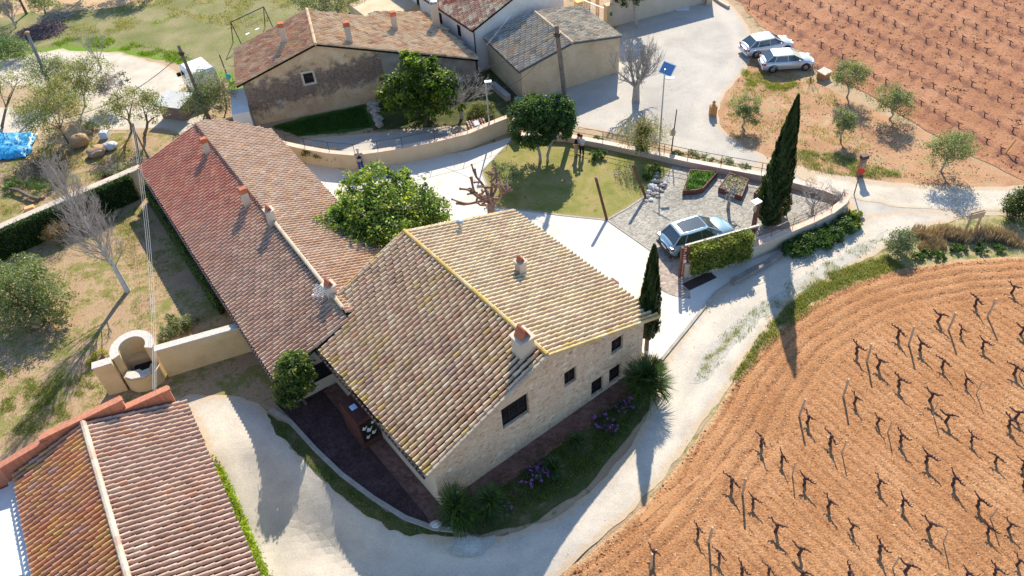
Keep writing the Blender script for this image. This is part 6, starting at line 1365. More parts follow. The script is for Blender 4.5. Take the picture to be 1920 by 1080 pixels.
mb = MB(); mb.lathe([(.05, 1.2), (.17, 1.25), (.19, 1.6), (.05, 1.72)], b, 12); mb.build('box', STAKEW, T)
def solve_top(u, v, S):
    best = None
    for z in np.linspace(.5, 5, 451):
        p = G(u, v, z); q = Vector((S.x+math.sin(SUN_AZ)*z/math.tan(SUN_EL), S.y+math.cos(SUN_AZ)*z/math.tan(SUN_EL), z)); d = (p-q).length
        if best is None or d < best[0]: best = (d, p)
    return best[1]
for (bu, bv, tu, tv, su, sv, lb) in ((1138, 413, 1117, 333, 1107, 463, 'leaning rusty steel post at the corner between lawn, paving and gravel'), (1211, 371, 1186, 309, 1176, 421, 'leaning rusty steel post beside the rockery')):
    b = G(bu, bv); t = solve_top(tu, tv, G(su, sv)); d = (t-b); x = Vector((1, .3, 0)).normalized()*.07; y = Vector((-.3, 1, 0)).normalized()*.07
    mb = MB(); mb.hexa([b-x-y, b+x-y, b+x+y, b-x+y, t-x-y, t+x-y, t+x+y, t-x+y]); T = thing('steel_post', lb, 'post', b, 'leaning steel posts'); mb.build('shaft', RUST, T)
    mb = MB(); mb.tube([t+Vector((0, 0, -.1)), t+Vector((0, 0, .05))], .02, 6); mb.build('hook', IRON, T)
    if bu == 1138: tp1 = t
    else: tp2 = t
cable('thin rope between the two leaning steel posts', tp1, tp2, .12, .008, WIREL)
b = G(1409, 447); t = b+Vector((.05, .1, 2.7)); T = thing('steel_lamp_post', 'rusty square steel post with a white floodlight by the tall cypress', 'lamp post', b)
FR = frame(b, .5); mb = MB(FR); mb.box(-.1, .1, -.1, .1, 0, 2.75); mb.build('shaft', RUST, T); mb = MB(FR); mb.box(-.4, .12, -.2, .2, 2.76, 2.84); mb.build('floodlight', WHITEP, T)
mb = MB(FR); mb.box(-.22, -.104, -.08, .08, 2.1, 2.5); mb.build('junction_box', plain('tan_box', (.4, .32, .24), .6), T)
cable('wire from the small pruned tree to the steel lamp post', G(1366, 375, 1.4), b+Vector((0, 0, 1.6)), .1, .008, WIREL)
# gate frame and hedge rail
FR = frame2(G(1287, 517), G(1393, 487)); T = thing('entrance_post', 'rusty slatted steel gate post at the end of the hedge', 'gate post', FR)
mb = MB(FR)
for x in (-.42, -.05): mb.box(x-.06, x+.06, -.06, .12, 0, 2.25)
mb.build('uprights', RUST, T); mb = MB(FR)
for k in range(12): mb.box(-.36, -.11, -.03, .05, .2+k*.17, .25+k*.17)
mb.build('slats', RUST, T); mb = MB(FR); mb.box(-.3, -.16, -.085, -.062, 1.15, 1.32); mb.build('house_number_plate', WHITEP, T)
mb = MB(FR); mb.box(-.1, HL+.9, .24, .36, 2.0, 2.1); mb.build('top_rail', plain('pale_wood_rail', (.5, .45, .38), .7), T)
mb = MB(FR); mb.tube([(HL+.85, .3, 2.0), (HL+.45, .3, 1.1)], .04, 6); mb.build('strut', RUST, T)
mb = MB(frame(G(1312, 527), .45)); mb.box(-1.0, .95, -.32, .32, .026, .05); single(mb, 'floor_grate', mottled('dark_grate', [(.3, (.03, .02, .02)), (.7, (.08, .05, .04))], 20, 60), 'dark brown grate set in the pavement below the hedge', 'grate')
# raised beds
def rbed(label, px, h, fill, n, pal, soil):
    P = [G(u, v, h) for u, v in px]; c = sum(P, Vector())/len(P); T = thing('raised_bed', label, 'raised bed', Vector((c.x, c.y, 0)), 'rusty steel raised beds'); mb = MB(); m = len(P)
    for i in range(m):
        a, b = P[i], P[(i+1) % m]; ai = a+(c-a).normalized()*.07; bi = b+(c-b).normalized()*.07
        mb.add([(a.x, a.y, 0), (b.x, b.y, 0), (b.x, b.y, h), (a.x, a.y, h), (ai.x, ai.y, 0), (bi.x, bi.y, 0), (bi.x, bi.y, h), (ai.x, ai.y, h)], [(0, 1, 2, 3), (5, 4, 7, 6), (3, 2, 6, 7), (0, 3, 7, 4), (1, 5, 6, 2)])
    mb.build('frame', RUST, T); mb = MB(); mb.poly([(p.x*.97+c.x*.03, p.y*.97+c.y*.03, h-.08) for p in P]); mb.build('soil', soil, T)
    mb = MB(); Q = [(p.x, p.y) for p in P]; xs = [q[0] for q in Q]; ys = [q[1] for q in Q]; X = rng.uniform(min(xs), max(xs), n*3); Y = rng.uniform(min(ys), max(ys), n*3); k = inside(Q, X, Y) & (edist(Q, X, Y) > .1); X, Y = X[k][:n], Y[k][:n]
    Z = h-.05+.22*np.array([max(0, mnoise.noise(Vector((x*2, y*2, 0)))+.4) for x, y in zip(X, Y)])*rng.random(len(X)); cl = np.array(pal)[rng.integers(0, len(pal), len(X))]*rng.uniform(.7, 1.3, (len(X), 1)); quads(mb, np.stack([X, Y, Z], 1), .12, cl, .6, .6); mb.build('plants', LEAF, T)
SOILB = mottled('bed_soil', [(.3, (.2, .16, .12)), (.7, (.34, .29, .24))], 3, 30, fineamt=.5)
rbed('rusty raised bed full of bright green plants', [(1294, 317), (1346, 321), (1319, 352), (1306, 356), (1280, 357)], .42, None, 2600, [(.08, .18, .03), (.12, .24, .04), (.06, .13, .04)], SOILB)
rbed('rusty raised bed with bare greyish soil behind the small pruned tree', [(1368, 323), (1404, 336), (1391, 368), (1347, 351)], .42, None, 420, [(.2, .2, .12), (.3, .27, .2), (.1, .15, .06)], SOILB)
rbed('rusty raised bed half hidden behind the tall cypress', [(1430, 342), (1470, 350), (1484, 375), (1462, 390), (1414, 360)], .42, None, 700, [(.2, .2, .1), (.26, .25, .14), (.12, .16, .06)], SOILB)
# rockery
for i, (u, v, s) in enumerate([(1222, 352, .3), (1232, 358, .26), (1240, 350, .22), (1216, 362, .24), (1228, 366, .22), (1236, 343, .25), (1226, 340, .2), (1214, 370, .18), (1242, 360, .16), (1220, 376, .18), (1234, 370, .15), (1229, 333, .2), (1234, 326, .2), (1211, 378, .14), (1205, 382, .13), (1246, 345, .15)]):
    p = G(u, v); mb = MB(); mb.ell((p.x, p.y, s*.35), (s*random.uniform(.8, 1.2), s*random.uniform(.7, 1), s*.6), 9, 6, jit=.5)
    single(mb, 'rock', STONE if i % 3 else mottled('pale_rock', [(.3, (.5, .5, .5)), (.7, (.68, .67, .65))], 3, 15), 'pale rock of the little rockery between lawn and gravel', 'rock', 'rocks of the rockery')
mb = MB(); p = G(1237, 350); mb.lathe([(.42, .02), (.45, .09), (.38, .09), (.0, .06)], p, 16); single(mb, 'pond_basin', plain('dark_blue_basin', (.03, .04, .07), .7, 0, .1, 8, .1), 'dark round pond basin in the rockery', 'basin')
# red bench
FR = frame2(G(1452, 424), G(1490, 406)); T = thing('red_bench', 'red bench with pinkish cushions inside the curved boundary wall', 'bench', FR); FR = FR @ Matrix.Translation(Vector((0, .35, 0)))
mb = MB(FR); mb.box(.1, 1.35, -.02, .35, .40, .45); mb.build('seat', plain('red_bench_paint', (.3, .03, .035), .5), T)
mb = MB(FR); mb.hexa([(.1, -.05, .5), (1.35, -.05, .5), (1.35, -.01, .5), (.1, -.01, .5), (.1, -.15, .85), (1.35, -.15, .85), (1.35, -.11, .85), (.1, -.11, .85)]); mb.build('backrest', plain('red_back_paint', (.28, .03, .035), .5), T)
for x in (.15, 1.3):
    for y in (0, .32): mb = MB(FR); mb.box(x-.025, x+.025, y-.025, y+.025, 0, .397); mb.build('leg', IRON, T)
mb = MB(FR); mb.ell((.4, .17, .5), (.22, .15, .07), 10, 6); mb.build('cushion', plain('pink_cloth', (.6, .3, .3), .9), T); mb = MB(FR); mb.ell((.95, .17, .5), (.24, .15, .07), 10, 6); mb.build('cushion', plain('pink_cloth2', (.62, .34, .33), .9), T)
# barbecue hut and metal frame
bq = G(884, 266); FR = frame2(G(884, 267), G(914, 260)); T = thing('barbecue', 'small ochre brick barbecue hut with tiled roof against the curved wall', 'barbecue', FR)
mb = MB(FR); mb.box(0, .75, 0, .75, 0, .95); mb.box(.75, 1.2, .12, .75, 0, .95); mb.build('body', mottled('orange_render', [(.3, (.5, .28, .15)), (.7, (.6, .38, .22))], 2, 20), T)
mb = MB(FR); mb.box(.8, 1.12, .095, .117, .15, .75); mb.build('opening', plain('opening_black', (.012, .01, .01), .9), T)  # near-black plate on the front drawn as the opening
mb = MB(FR); mb.hexa([(-.08, -.1, .953), (1.28, -.1, .953), (1.28, .85, .953), (-.08, .85, .953), (-.08, -.1, 1.0), (1.28, -.1, 1.0), (1.28, .85, 1.2), (-.08, .85, 1.2)], (.3, .15, .1))
tiles(mb, (-.08, .85, 1.2), (1, 0, 0), np.array([0, -.978, -.206]), 1.36, .97, .2, .32, palfn([(2, (.6, .42, .32)), (2, (.45, .2, .12)), (1, LGT)]), seg=5); mb.build('roof', TILE, T)
mb = MB(FR); mb.hexa([(.35, .1, 1.15), (.8, .1, 1.15), (.8, .6, 1.25), (.35, .6, 1.25), (.37, .12, 1.2), (.78, .12, 1.2), (.78, .58, 1.3), (.37, .58, 1.3)]); mb.build('roof_slab', WHITEW, T)
FR = frame2(G(864, 271), G(882, 267)); T = thing('metal_frame', 'thin black metal log rack standing left of the barbecue hut', 'rack', FR)
mb = MB(FR)
for x in (0, .8):
    for y in (0, .35): mb.tube([(x, y, 0), (x, y, .8)], .02, 5)
mb.build('uprights', IRON, T); mb = MB(FR)
for z in (.8, .3):
    mb.tube([(0, 0, z), (.8, 0, z), (.8, .35, z), (0, .35, z), (0, 0, z)], .016, 5)
mb.build('bars', IRON, T)
# swing
a, c = G(446, 84), G(506, 55); FR = frame2(a, c); SL_ = (c-a).length; T = thing('swing_set', 'rusty swing frame with two small white seats in the meadow', 'swing', FR)
for x in (0, SL_):
    for y in (-.7, .7): mb = MB(FR); mb.tube([(x, y, 0), (x, 0, 2.1)], .04, 6); mb.build('leg', IRON, T)
mb = MB(FR); mb.tube([(0, 0, 2.1), (SL_, 0, 2.1)], .045, 6); mb.build('top_bar', IRON, T)
for x in (SL_*.35, SL_*.65):
    mb = MB(FR); mb.box(x-.2, x+.2, -.1, .1, .5, .54); s = mb.build('seat', WHITEP, T); mb = MB(FR)
    for q in (-.18, .18): mb.tube([(x+q, 0, .54), (x+q, 0, 2.08)], .01, 4)
    mb.build('ropes', WIREL, s)
# signs ---------------------------------------------------------------
b = G(1601, 366); T = thing('red_sign', 'red octagonal road sign on a rusty post at the track junction', 'road sign', b); mb = MB(); mb.tube([b, b+Vector((.05, .1, 2.1))], .035, 7); mb.build('post', RUST, T)
SF = Matrix.Translation(b+Vector((.03, .03, 1.85))) @ Matrix.Rotation(-.35, 4, 'Z') @ Matrix.Rotation(math.pi/2, 4, 'X')
mb = MB(SF); mb.prism([(.24*math.cos(math.pi/8+k*math.pi/4), .24*math.sin(math.pi/8+k*math.pi/4)) for k in range(8)], .05, .07); mb.build('sign_plate', REDP, T)
b = G(1611, 330); FR = frame(b, .25); TOT = mottled('weathered_totem', [(.3, (.2, .12, .09)), (.7, (.32, .21, .16))], 4, 25); T = thing('rusty_totem', 'tall rusty rectangular box standing behind the red sign', 'marker', FR); mb = MB(FR); mb.bbox(-.17, .17, -.12, .12, 0, 1.35, .02); mb.build('body', TOT, T); mb = MB(FR); mb.box(-.24, .24, -.16, .16, 1.353, 1.6); mb.build('cap', plain('dark_cap', (.06, .03, .03), .7), T)
mb = MB(FR); mb.box(-.12, .12, -.14, -.122, .4, 1.1); mb.build('panel', plain('pale_brown_panel', (.35, .25, .2), .6), T)
a, c = G(1810, 434), G(1830, 429); FR = frame2(a, c); LL = (c-a).length; T = thing('signboard', 'plain wooden signboard on two posts by the right-hand track', 'signboard', FR)
for x in (0, LL): mb = MB(FR); mb.box(x-.05, x+.05, -.05, .05, 0, 1.35); mb.build('post', STAKEW, T)
mb = MB(FR); mb.hexa([(-.08, -.10, 1.0), (LL+.08, -.10, 1.0), (LL+.08, -.06, 1.0), (-.08, -.06, 1.0), (-.08, -.0, 1.4), (LL+.08, -.0, 1.4), (LL+.08, .04, 1.4), (-.08, .04, 1.4)]) ; mb.box(-.08, LL+.08, -.052-.05, -.052, .95, 1.35); mb.build('board', STAKEW, T)
mb = MB(); b = G(1882, 292); mb.tube([b, b+Vector((.45, .1, 1.15))], [.05, .05], 7); single(mb, 'yellow_stake', mottled('orange_wood', [(.3, (.5, .25, .06)), (.7, (.6, .35, .1))], 5, 30), 'leaning orange wooden stake in the far red vineyard', 'stake')
b = G(1336, 216); T = thing('brick_marker', 'small ochre brick marker with stone finial at the gravel road bend', 'marker', b); mb = MB(); mb.box(b.x-.24, b.x+.24, b.y-.2, b.y+.2, 0, .8); mb.build('body', mottled('ochre_brick', [(.3, (.42, .2, .07)), (.7, (.52, .3, .12))], 4, 20), T); mb = MB(); mb.lathe([(.22, .803), (.1, .9), (.1, 1.0), (.14, 1.08), (.02, 1.2)], b, 10); mb.build('finial', mottled('ochre_stone', [(.3, (.4, .25, .12)), (.7, (.5, .35, .2))], 4, 20), T)
b = G(1543, 146); FR = frame(b, .6); T = thing('brick_well', 'small low brick well with a pale cap beside the parked silver cars', 'well', FR); mb = MB(FR); mb.box(-.38, .38, -.32, .32, 0, .5); mb.build('body', mottled('orange_brick', [(.3, (.4, .15, .06)), (.7, (.5, .24, .1))], 4, 20), T); mb = MB(FR); mb.hexa([(-.45, -.4, .503), (.45, -.4, .503), (.45, .4, .503), (-.45, .4, .503), (-.45, -.4, .55), (.45, -.4, .55), (.4, .35, .64), (-.4, .35, .6)]); mb.build('cap', mottled('pale_slab', [(.3, (.5, .42, .33)), (.7, (.62, .55, .46))], 3, 20), T)
for i, (u, v, s) in enumerate([(1502, 108, .25), (1508, 114, .2), (1520, 128, .22)]):
    p = G(u, v); mb = MB(); mb.ell((p.x, p.y, s*.3), (s, s*.8, s*.5), 8, 6, jit=.5); single(mb, 'rock', STONE, 'pale boulder at the field edge behind the silver cars', 'rock', 'boulders by the silver cars')
# antenna on the farmhouse roof
p = HF.inverted() @ G(600, 552, 3.8); AF = HF @ Matrix.Translation(Vector((p.x, p.y, 2.9))); T = thing('roof_antenna', 'white grid dish antenna at the farmhouse chimney over the barn roof', 'antenna', AF); mb = MB(AF); mb.tube([(0, 0, 0), (0, 0, 1.0)], .03, 6); mb.build('mast', GALV, T)
DF = AF @ Matrix.Translation(Vector((0, 0, .95))) @ Matrix.Rotation(math.radians(200), 4, 'Z') @ Matrix.Rotation(math.radians(60), 4, 'Y'); mb = MB(DF)
for k in range(11):
    x = -.45+.09*k; w = .42*math.sqrt(max(.05, 1-(x/.52)**2)); mb.tube([(x, y, .35*(x*x+y*y)) for y in np.linspace(-w, w, 6)], .012, 4)
for y in (-.25, 0, .25): mb.tube([(x, y, .35*(x*x+y*y)) for x in np.linspace(-.45, .45, 6)], .014, 4)
mb.build('grid_dish', WHITEP, T); mb = MB(DF); mb.tube([(0, 0, 0), (0, 0, .5)], .012, 4); mb.box(-.05, .05, -.05, .05, .48, .56); mb.build('feed', WHITEP, T)
mb = MB(AF)
mb.tube([(0, 0, .45), (-.9, -.5, .45)], .014, 4)
for k in range(9): f = k/8; mb.tube([(-.9*f+.14, -.5*f-.24, .45), (-.9*f-.14, -.5*f+.24, .45)], .008, 4)
mb.build('aerial', WHITEP, T)
# mast by the old barn
b = G(432, 158); T = thing('aerial_mast', 'thin dark mast with blue rag left of the old barn roof', 'mast', b); mb = MB(); mb.tube([b, b+Vector((-.1, 0, 2.6))], .045, 6); mb.build('shaft', IRON, T); mb = MB(); mb.ell(b+Vector((0, 0, .7)), (.22, .2, .28), 9, 6, jit=.4); mb.build('rag', plain('turquoise_cloth', (.04, .35, .45), .7), T)
mb = MB(); mb.tube([b+Vector((-.1, 0, 2.5)), b+Vector((-.14, 0, 3.4))], .012, 4); mb.build('aerial', GALV, T)
# small wooden shed near the van
FR = frame2(G(306, 222), G(352, 228)); T = thing('wooden_shed', 'small board shed with pale sheet roof in front of the white van', 'shed', FR)
mb = MB(FR); mb.box(.0, 2.0, 0, 1.5, 0, 1.25); mb.build('walls', mottled('weathered_boards', [(.3, (.16, .11, .09)), (.7, (.28, .22, .19))], 6, 30), T)
mb = MB(FR); mb.hexa([(-.25, -.3, 1.26), (2.2, -.3, 1.26), (2.2, 1.7, 1.45), (-.25, 1.7, 1.45), (-.25, -.3, 1.31), (2.2, -.3, 1.31), (2.2, 1.7, 1.5), (-.25, 1.7, 1.5)]); mb.build('roof', mottled('pale_sheet', [(.3, (.42, .43, .42)), (.7, (.52, .53, .52))], 2, 20), T)
# sacks, tarpaulin, brush, logs
sk = mottled('tan_sack', [(.3, (.3, .19, .1)), (.7, (.42, .29, .17))], 4, 25, bmp=.8)
for (u, v, s, z, m, lb) in ((152, 272, 1.0, .95, sk, 'big brown sack of rubble, darker and left one'), (183, 290, .95, .75, sk, 'big brown sack of rubble with white straps in front of the other sack')):
    b = G(u, v); T = thing('rubble_sack', lb, 'sack', b); mb = MB(frame(b, .5)); V = []; n = 14
    for (rr, zz) in ((.62, 0), (.75, .2), (.78, .45), (.72, .65), (.6, .78), (.35, .88), (.0, .92)):
        for i in range(n):
            a_ = 6.283*i/n; k = (abs(math.cos(a_))**4+abs(math.sin(a_))**4)**-.25*(1+.1*mnoise.noise(Vector((a_*2, zz*4, u)))); V.append((rr*s*k*math.cos(a_)*.85, rr*s*k*math.sin(a_)*.7, zz*z*(1+.15*mnoise.noise(Vector((a_*1.5, 1, v)))) ))
    F_ = [(j*n+i, j*n+(i+1) % n, (j+1)*n+(i+1) % n, (j+1)*n+i) for j in range(6) for i in range(n)]; mb.add(V, F_); mb.build('bag', m, T, smooth=True)
    mb = MB(frame(b, .5)); mb.tube([(.6*s*math.cos(t), .5*s*math.sin(t)-.1, .5+.1*math.sin(3*t)) for t in np.linspace(3.3, 6.1, 12)], .035, 5); mb.build('strap', WHITEP if u == 183 else sk, T)
b = G(208, 279); mb = MB(); mb.ell((b.x, b.y, .25), (.55, .42, .3), 12, 8, jit=.4); single(mb, 'white_sack', plain('white_sack', (.5, .53, .58), .7), 'small greyish white sack right of the brown sacks', 'sack', smooth=True)
b = G(198, 258); mb = MB(); mb.bbox(b.x-.3, b.x+.3, b.y-.25, b.y+.25, 0, .55, .08); single(mb, 'plastic_tub', plain('pale_plastic', (.5, .58, .66), .5), 'pale bluish plastic tub behind the sacks', 'tub')
# tarpaulin
def tarp():
    nx, ny = 34, 22; A_ = G(-70, 262); B_ = G(72, 252); C_ = G(52, 298); mb = MB(); V = []
    for j in range(ny):
        for i in range(nx):
            s, t = i/(nx-1), j/(ny-1); p = A_+(B_-A_)*s+(C_-B_)*t; e = math.sin(math.pi*s)*math.sin(math.pi*t)
            z = .1+.75*e**.4*(.8+.5*mnoise.noise(Vector((s*4, t*3, 2))))+.16*mnoise.fractal(Vector((s*12, t*8, 0)), 1, 2, 3); V.append((p.x+.25*mnoise.noise(Vector((t*5, s*5, 7))), p.y+.25*mnoise.noise(Vector((s*5, t*5, 1))), max(.03, z)))
    mb.add(V, [(j*nx+i, j*nx+i+1, (j+1)*nx+i+1, (j+1)*nx+i) for j in range(ny-1) for i in range(nx-1)])
    single(mb, 'blue_tarpaulin', plain('blue_tarp', (.03, .3, .58), .4, 0, .6, 6, .5), 'crumpled bright blue tarpaulin over a heap at the left edge', 'tarpaulin', smooth=True)
tarp()
def brush(name, label, u, v, R_, n, h, mat):
    b = G(u, v); T = thing(name, label, 'brush pile', b); mb = MB()
    for k in range(n):
        a = random.uniform(0, 6.28); r = R_*math.sqrt(random.random()); p = b+Vector((r*math.cos(a), r*math.sin(a)*.8, random.random()*h*(1-r/R_)+.05)); t = random.uniform(0, 6.28); d = Vector((math.cos(t), math.sin(t), random.uniform(-.2, .35)))*random.uniform(.3, .9)
        mb.tube([p-d, p+Vector((0, 0, .08)), p+d], [.02, .028, .01], 4, cap=False)
    mb.build('branches', mat, T)
brush('brush_pile', 'heap of cut purplish branches in the meadow behind the leaning grey pole', 80, 60, 2.1, 340, .7, mottled('purple_twigs', [(.3, (.12, .08, .09)), (.7, (.25, .19, .19))], 5, 20))
brush('brush_pile', 'smaller pile of pale dead branches in tree shade at top left', 105, 34, 1.6, 90, .4, TWIG)
mb = MB(); P = [G(12, 352, .3), G(35, 357, .35), G(58, 370, .3), G(74, 374, .12)]; mb.tube(P, [.1, .13, .15, .16], 8); mb.tube([P[2], P[2]+Vector((-.3, -.6, .2))], [.08, .05], 6); single(mb, 'fallen_log', BARK, 'dark bent fallen branch on the ground behind the ivy wall', 'log')
b = G(57, 394); mb = MB(frame(b, .4)); mb.bbox(-.3, .3, -.2, .2, 0, .28, .03); single(mb, 'orange_crate', mottled('tan_crate', [(.3, (.55, .3, .1)), (.7, (.65, .42, .2))], 3, 20), 'small orange crate lying behind the ivy wall coping', 'crate')
for i, (u, v, s) in enumerate([(72, 612, .3), (84, 600, .26), (96, 612, .32), (103, 604, .22), (110, 600, .24), (112, 585, .26), (100, 618, .3), (88, 590, .2), (122, 583, .2)]):
    p = G(u, v); mb = MB(frame(p, random.random()*3)); mb.ell((0, 0, s*.35), (s*random.uniform(.8, 1.2), s*random.uniform(.5, .8), s*.5), 8, 6, jit=.6); single(mb, 'garden_stone', mottled('ochre_stone', [(.3, (.3, .19, .1)), (.7, (.48, .34, .2))], 3, 15, bmp=.7), 'ochre stone set round the foot of the big grey-green olive', 'stone', 'stones round the big olive')
mb = MB(); b = G(818, 985); mb.ell((b.x, b.y, .08), (.28, .2, .12), 10, 6, jit=.3); single(mb, 'round_stone', mottled('white_stone', [(.3, (.45, .43, .4)), (.7, (.6, .58, .54))], 3, 15), 'pale oval stone at the tip of the dark gravel bed', 'stone')
# dry stone retaining wall and rain gutter near the shrub bed
for k, (u, v) in enumerate([(696, 198), (699, 206), (702, 214), (705, 222), (708, 230), (712, 237), (703, 200), (707, 210), (712, 226)]):
    p = G(u, v); s = .3; mb = MB(); mb.ell((p.x, p.y, .15), (s, s*.8, .24), 8, 6, jit=.6); single(mb, 'wall_stone', STONE, 'rough stone of the tumbled bank by the bright evergreen', 'stone', 'stones of the tumbled bank')
b = G(972, 196); mb = MB(); mb.lathe([(.25, 0), (.3, .55), (.26, .55), (.24, .4), (0, .4)], b, 14); single(mb, 'blue_bin', plain('grey_blue_bin', (.22, .27, .34), .5), 'grey-blue round bin at the warehouse corner', 'bin')
FR = frame2(G(925, 165), G(968, 202)); mb = MB(FR); mb.box(0, 2.4, -.2, .2, 0, .5); single(mb, 'concrete_trough', mottled('grey_concrete', [(.3, (.3, .28, .27)), (.7, (.4, .38, .36))], 3, 20), 'long grey concrete kerb block slanting toward the blue bin', 'trough')
# top right yard bits
mb = MB(G(1330, 5) and Matrix.Translation(G(1328, 8))); mb.box(-.2, .2, -.2, .2, 0, 1.5); single(mb, 'stone_post', RENDERW, 'ochre post at the end of the cream yard wall', 'post')
mb = MB(Matrix.Translation(G(1279, 16))); mb.prism([(-.6, -.4), (.5, -.5), (.7, .3), (-.4, .45)], .02, .1); single(mb, 'stone_slab', mottled('white_slab', [(.3, (.5, .52, .55)), (.7, (.65, .66, .68))], 3, 20), 'pale flat slab on the ground under the cream yard wall', 'slab')
Tt = tree('round_tree', 'dark round-headed tree with pale trunk in front of the cream yard wall', G(1196, 52), [(G(1192, 14, 2.9).x, G(1196, 52).y+.2, 2.9, 1.35, 1.3, 1.25), (G(1192, 8, 3.1).x, G(1196, 52).y+.3, 3.2, 1.1, 1.1, 1.0)], 7000, .17, FICUS, .13, BARKG, clump=.18, shell=.7)
mb = MB(frame(G(1092, 18), .45)); mb.box(-.7, .7, -.3, .3, .02, .9); single(mb, 'timber_stack', mottled('yellow_timber', [(.3, (.5, .33, .12)), (.7, (.65, .48, .25))], 4, 20), 'stack of yellowish timber behind the barred gate', 'timber')
mb = MB(frame(G(1120, 25), .45)); mb.box(-.12, .12, -.12, .12, 0, 2.2); single(mb, 'timber_post', mottled('ochre_timber', [(.3, (.45, .28, .12)), (.7, (.55, .38, .2))], 4, 20), 'ochre timber post behind the barred gate', 'post')
P_ = [G(1338, -2), G(1352, 8), G(1366, 16)]; mb, _, _ = strip('x', None, .25, .25, CREAM, wts=P_); single(mb, 'field_kerb', CREAM, 'short pale kerb at the near corner of the far red vineyard', 'kerb')

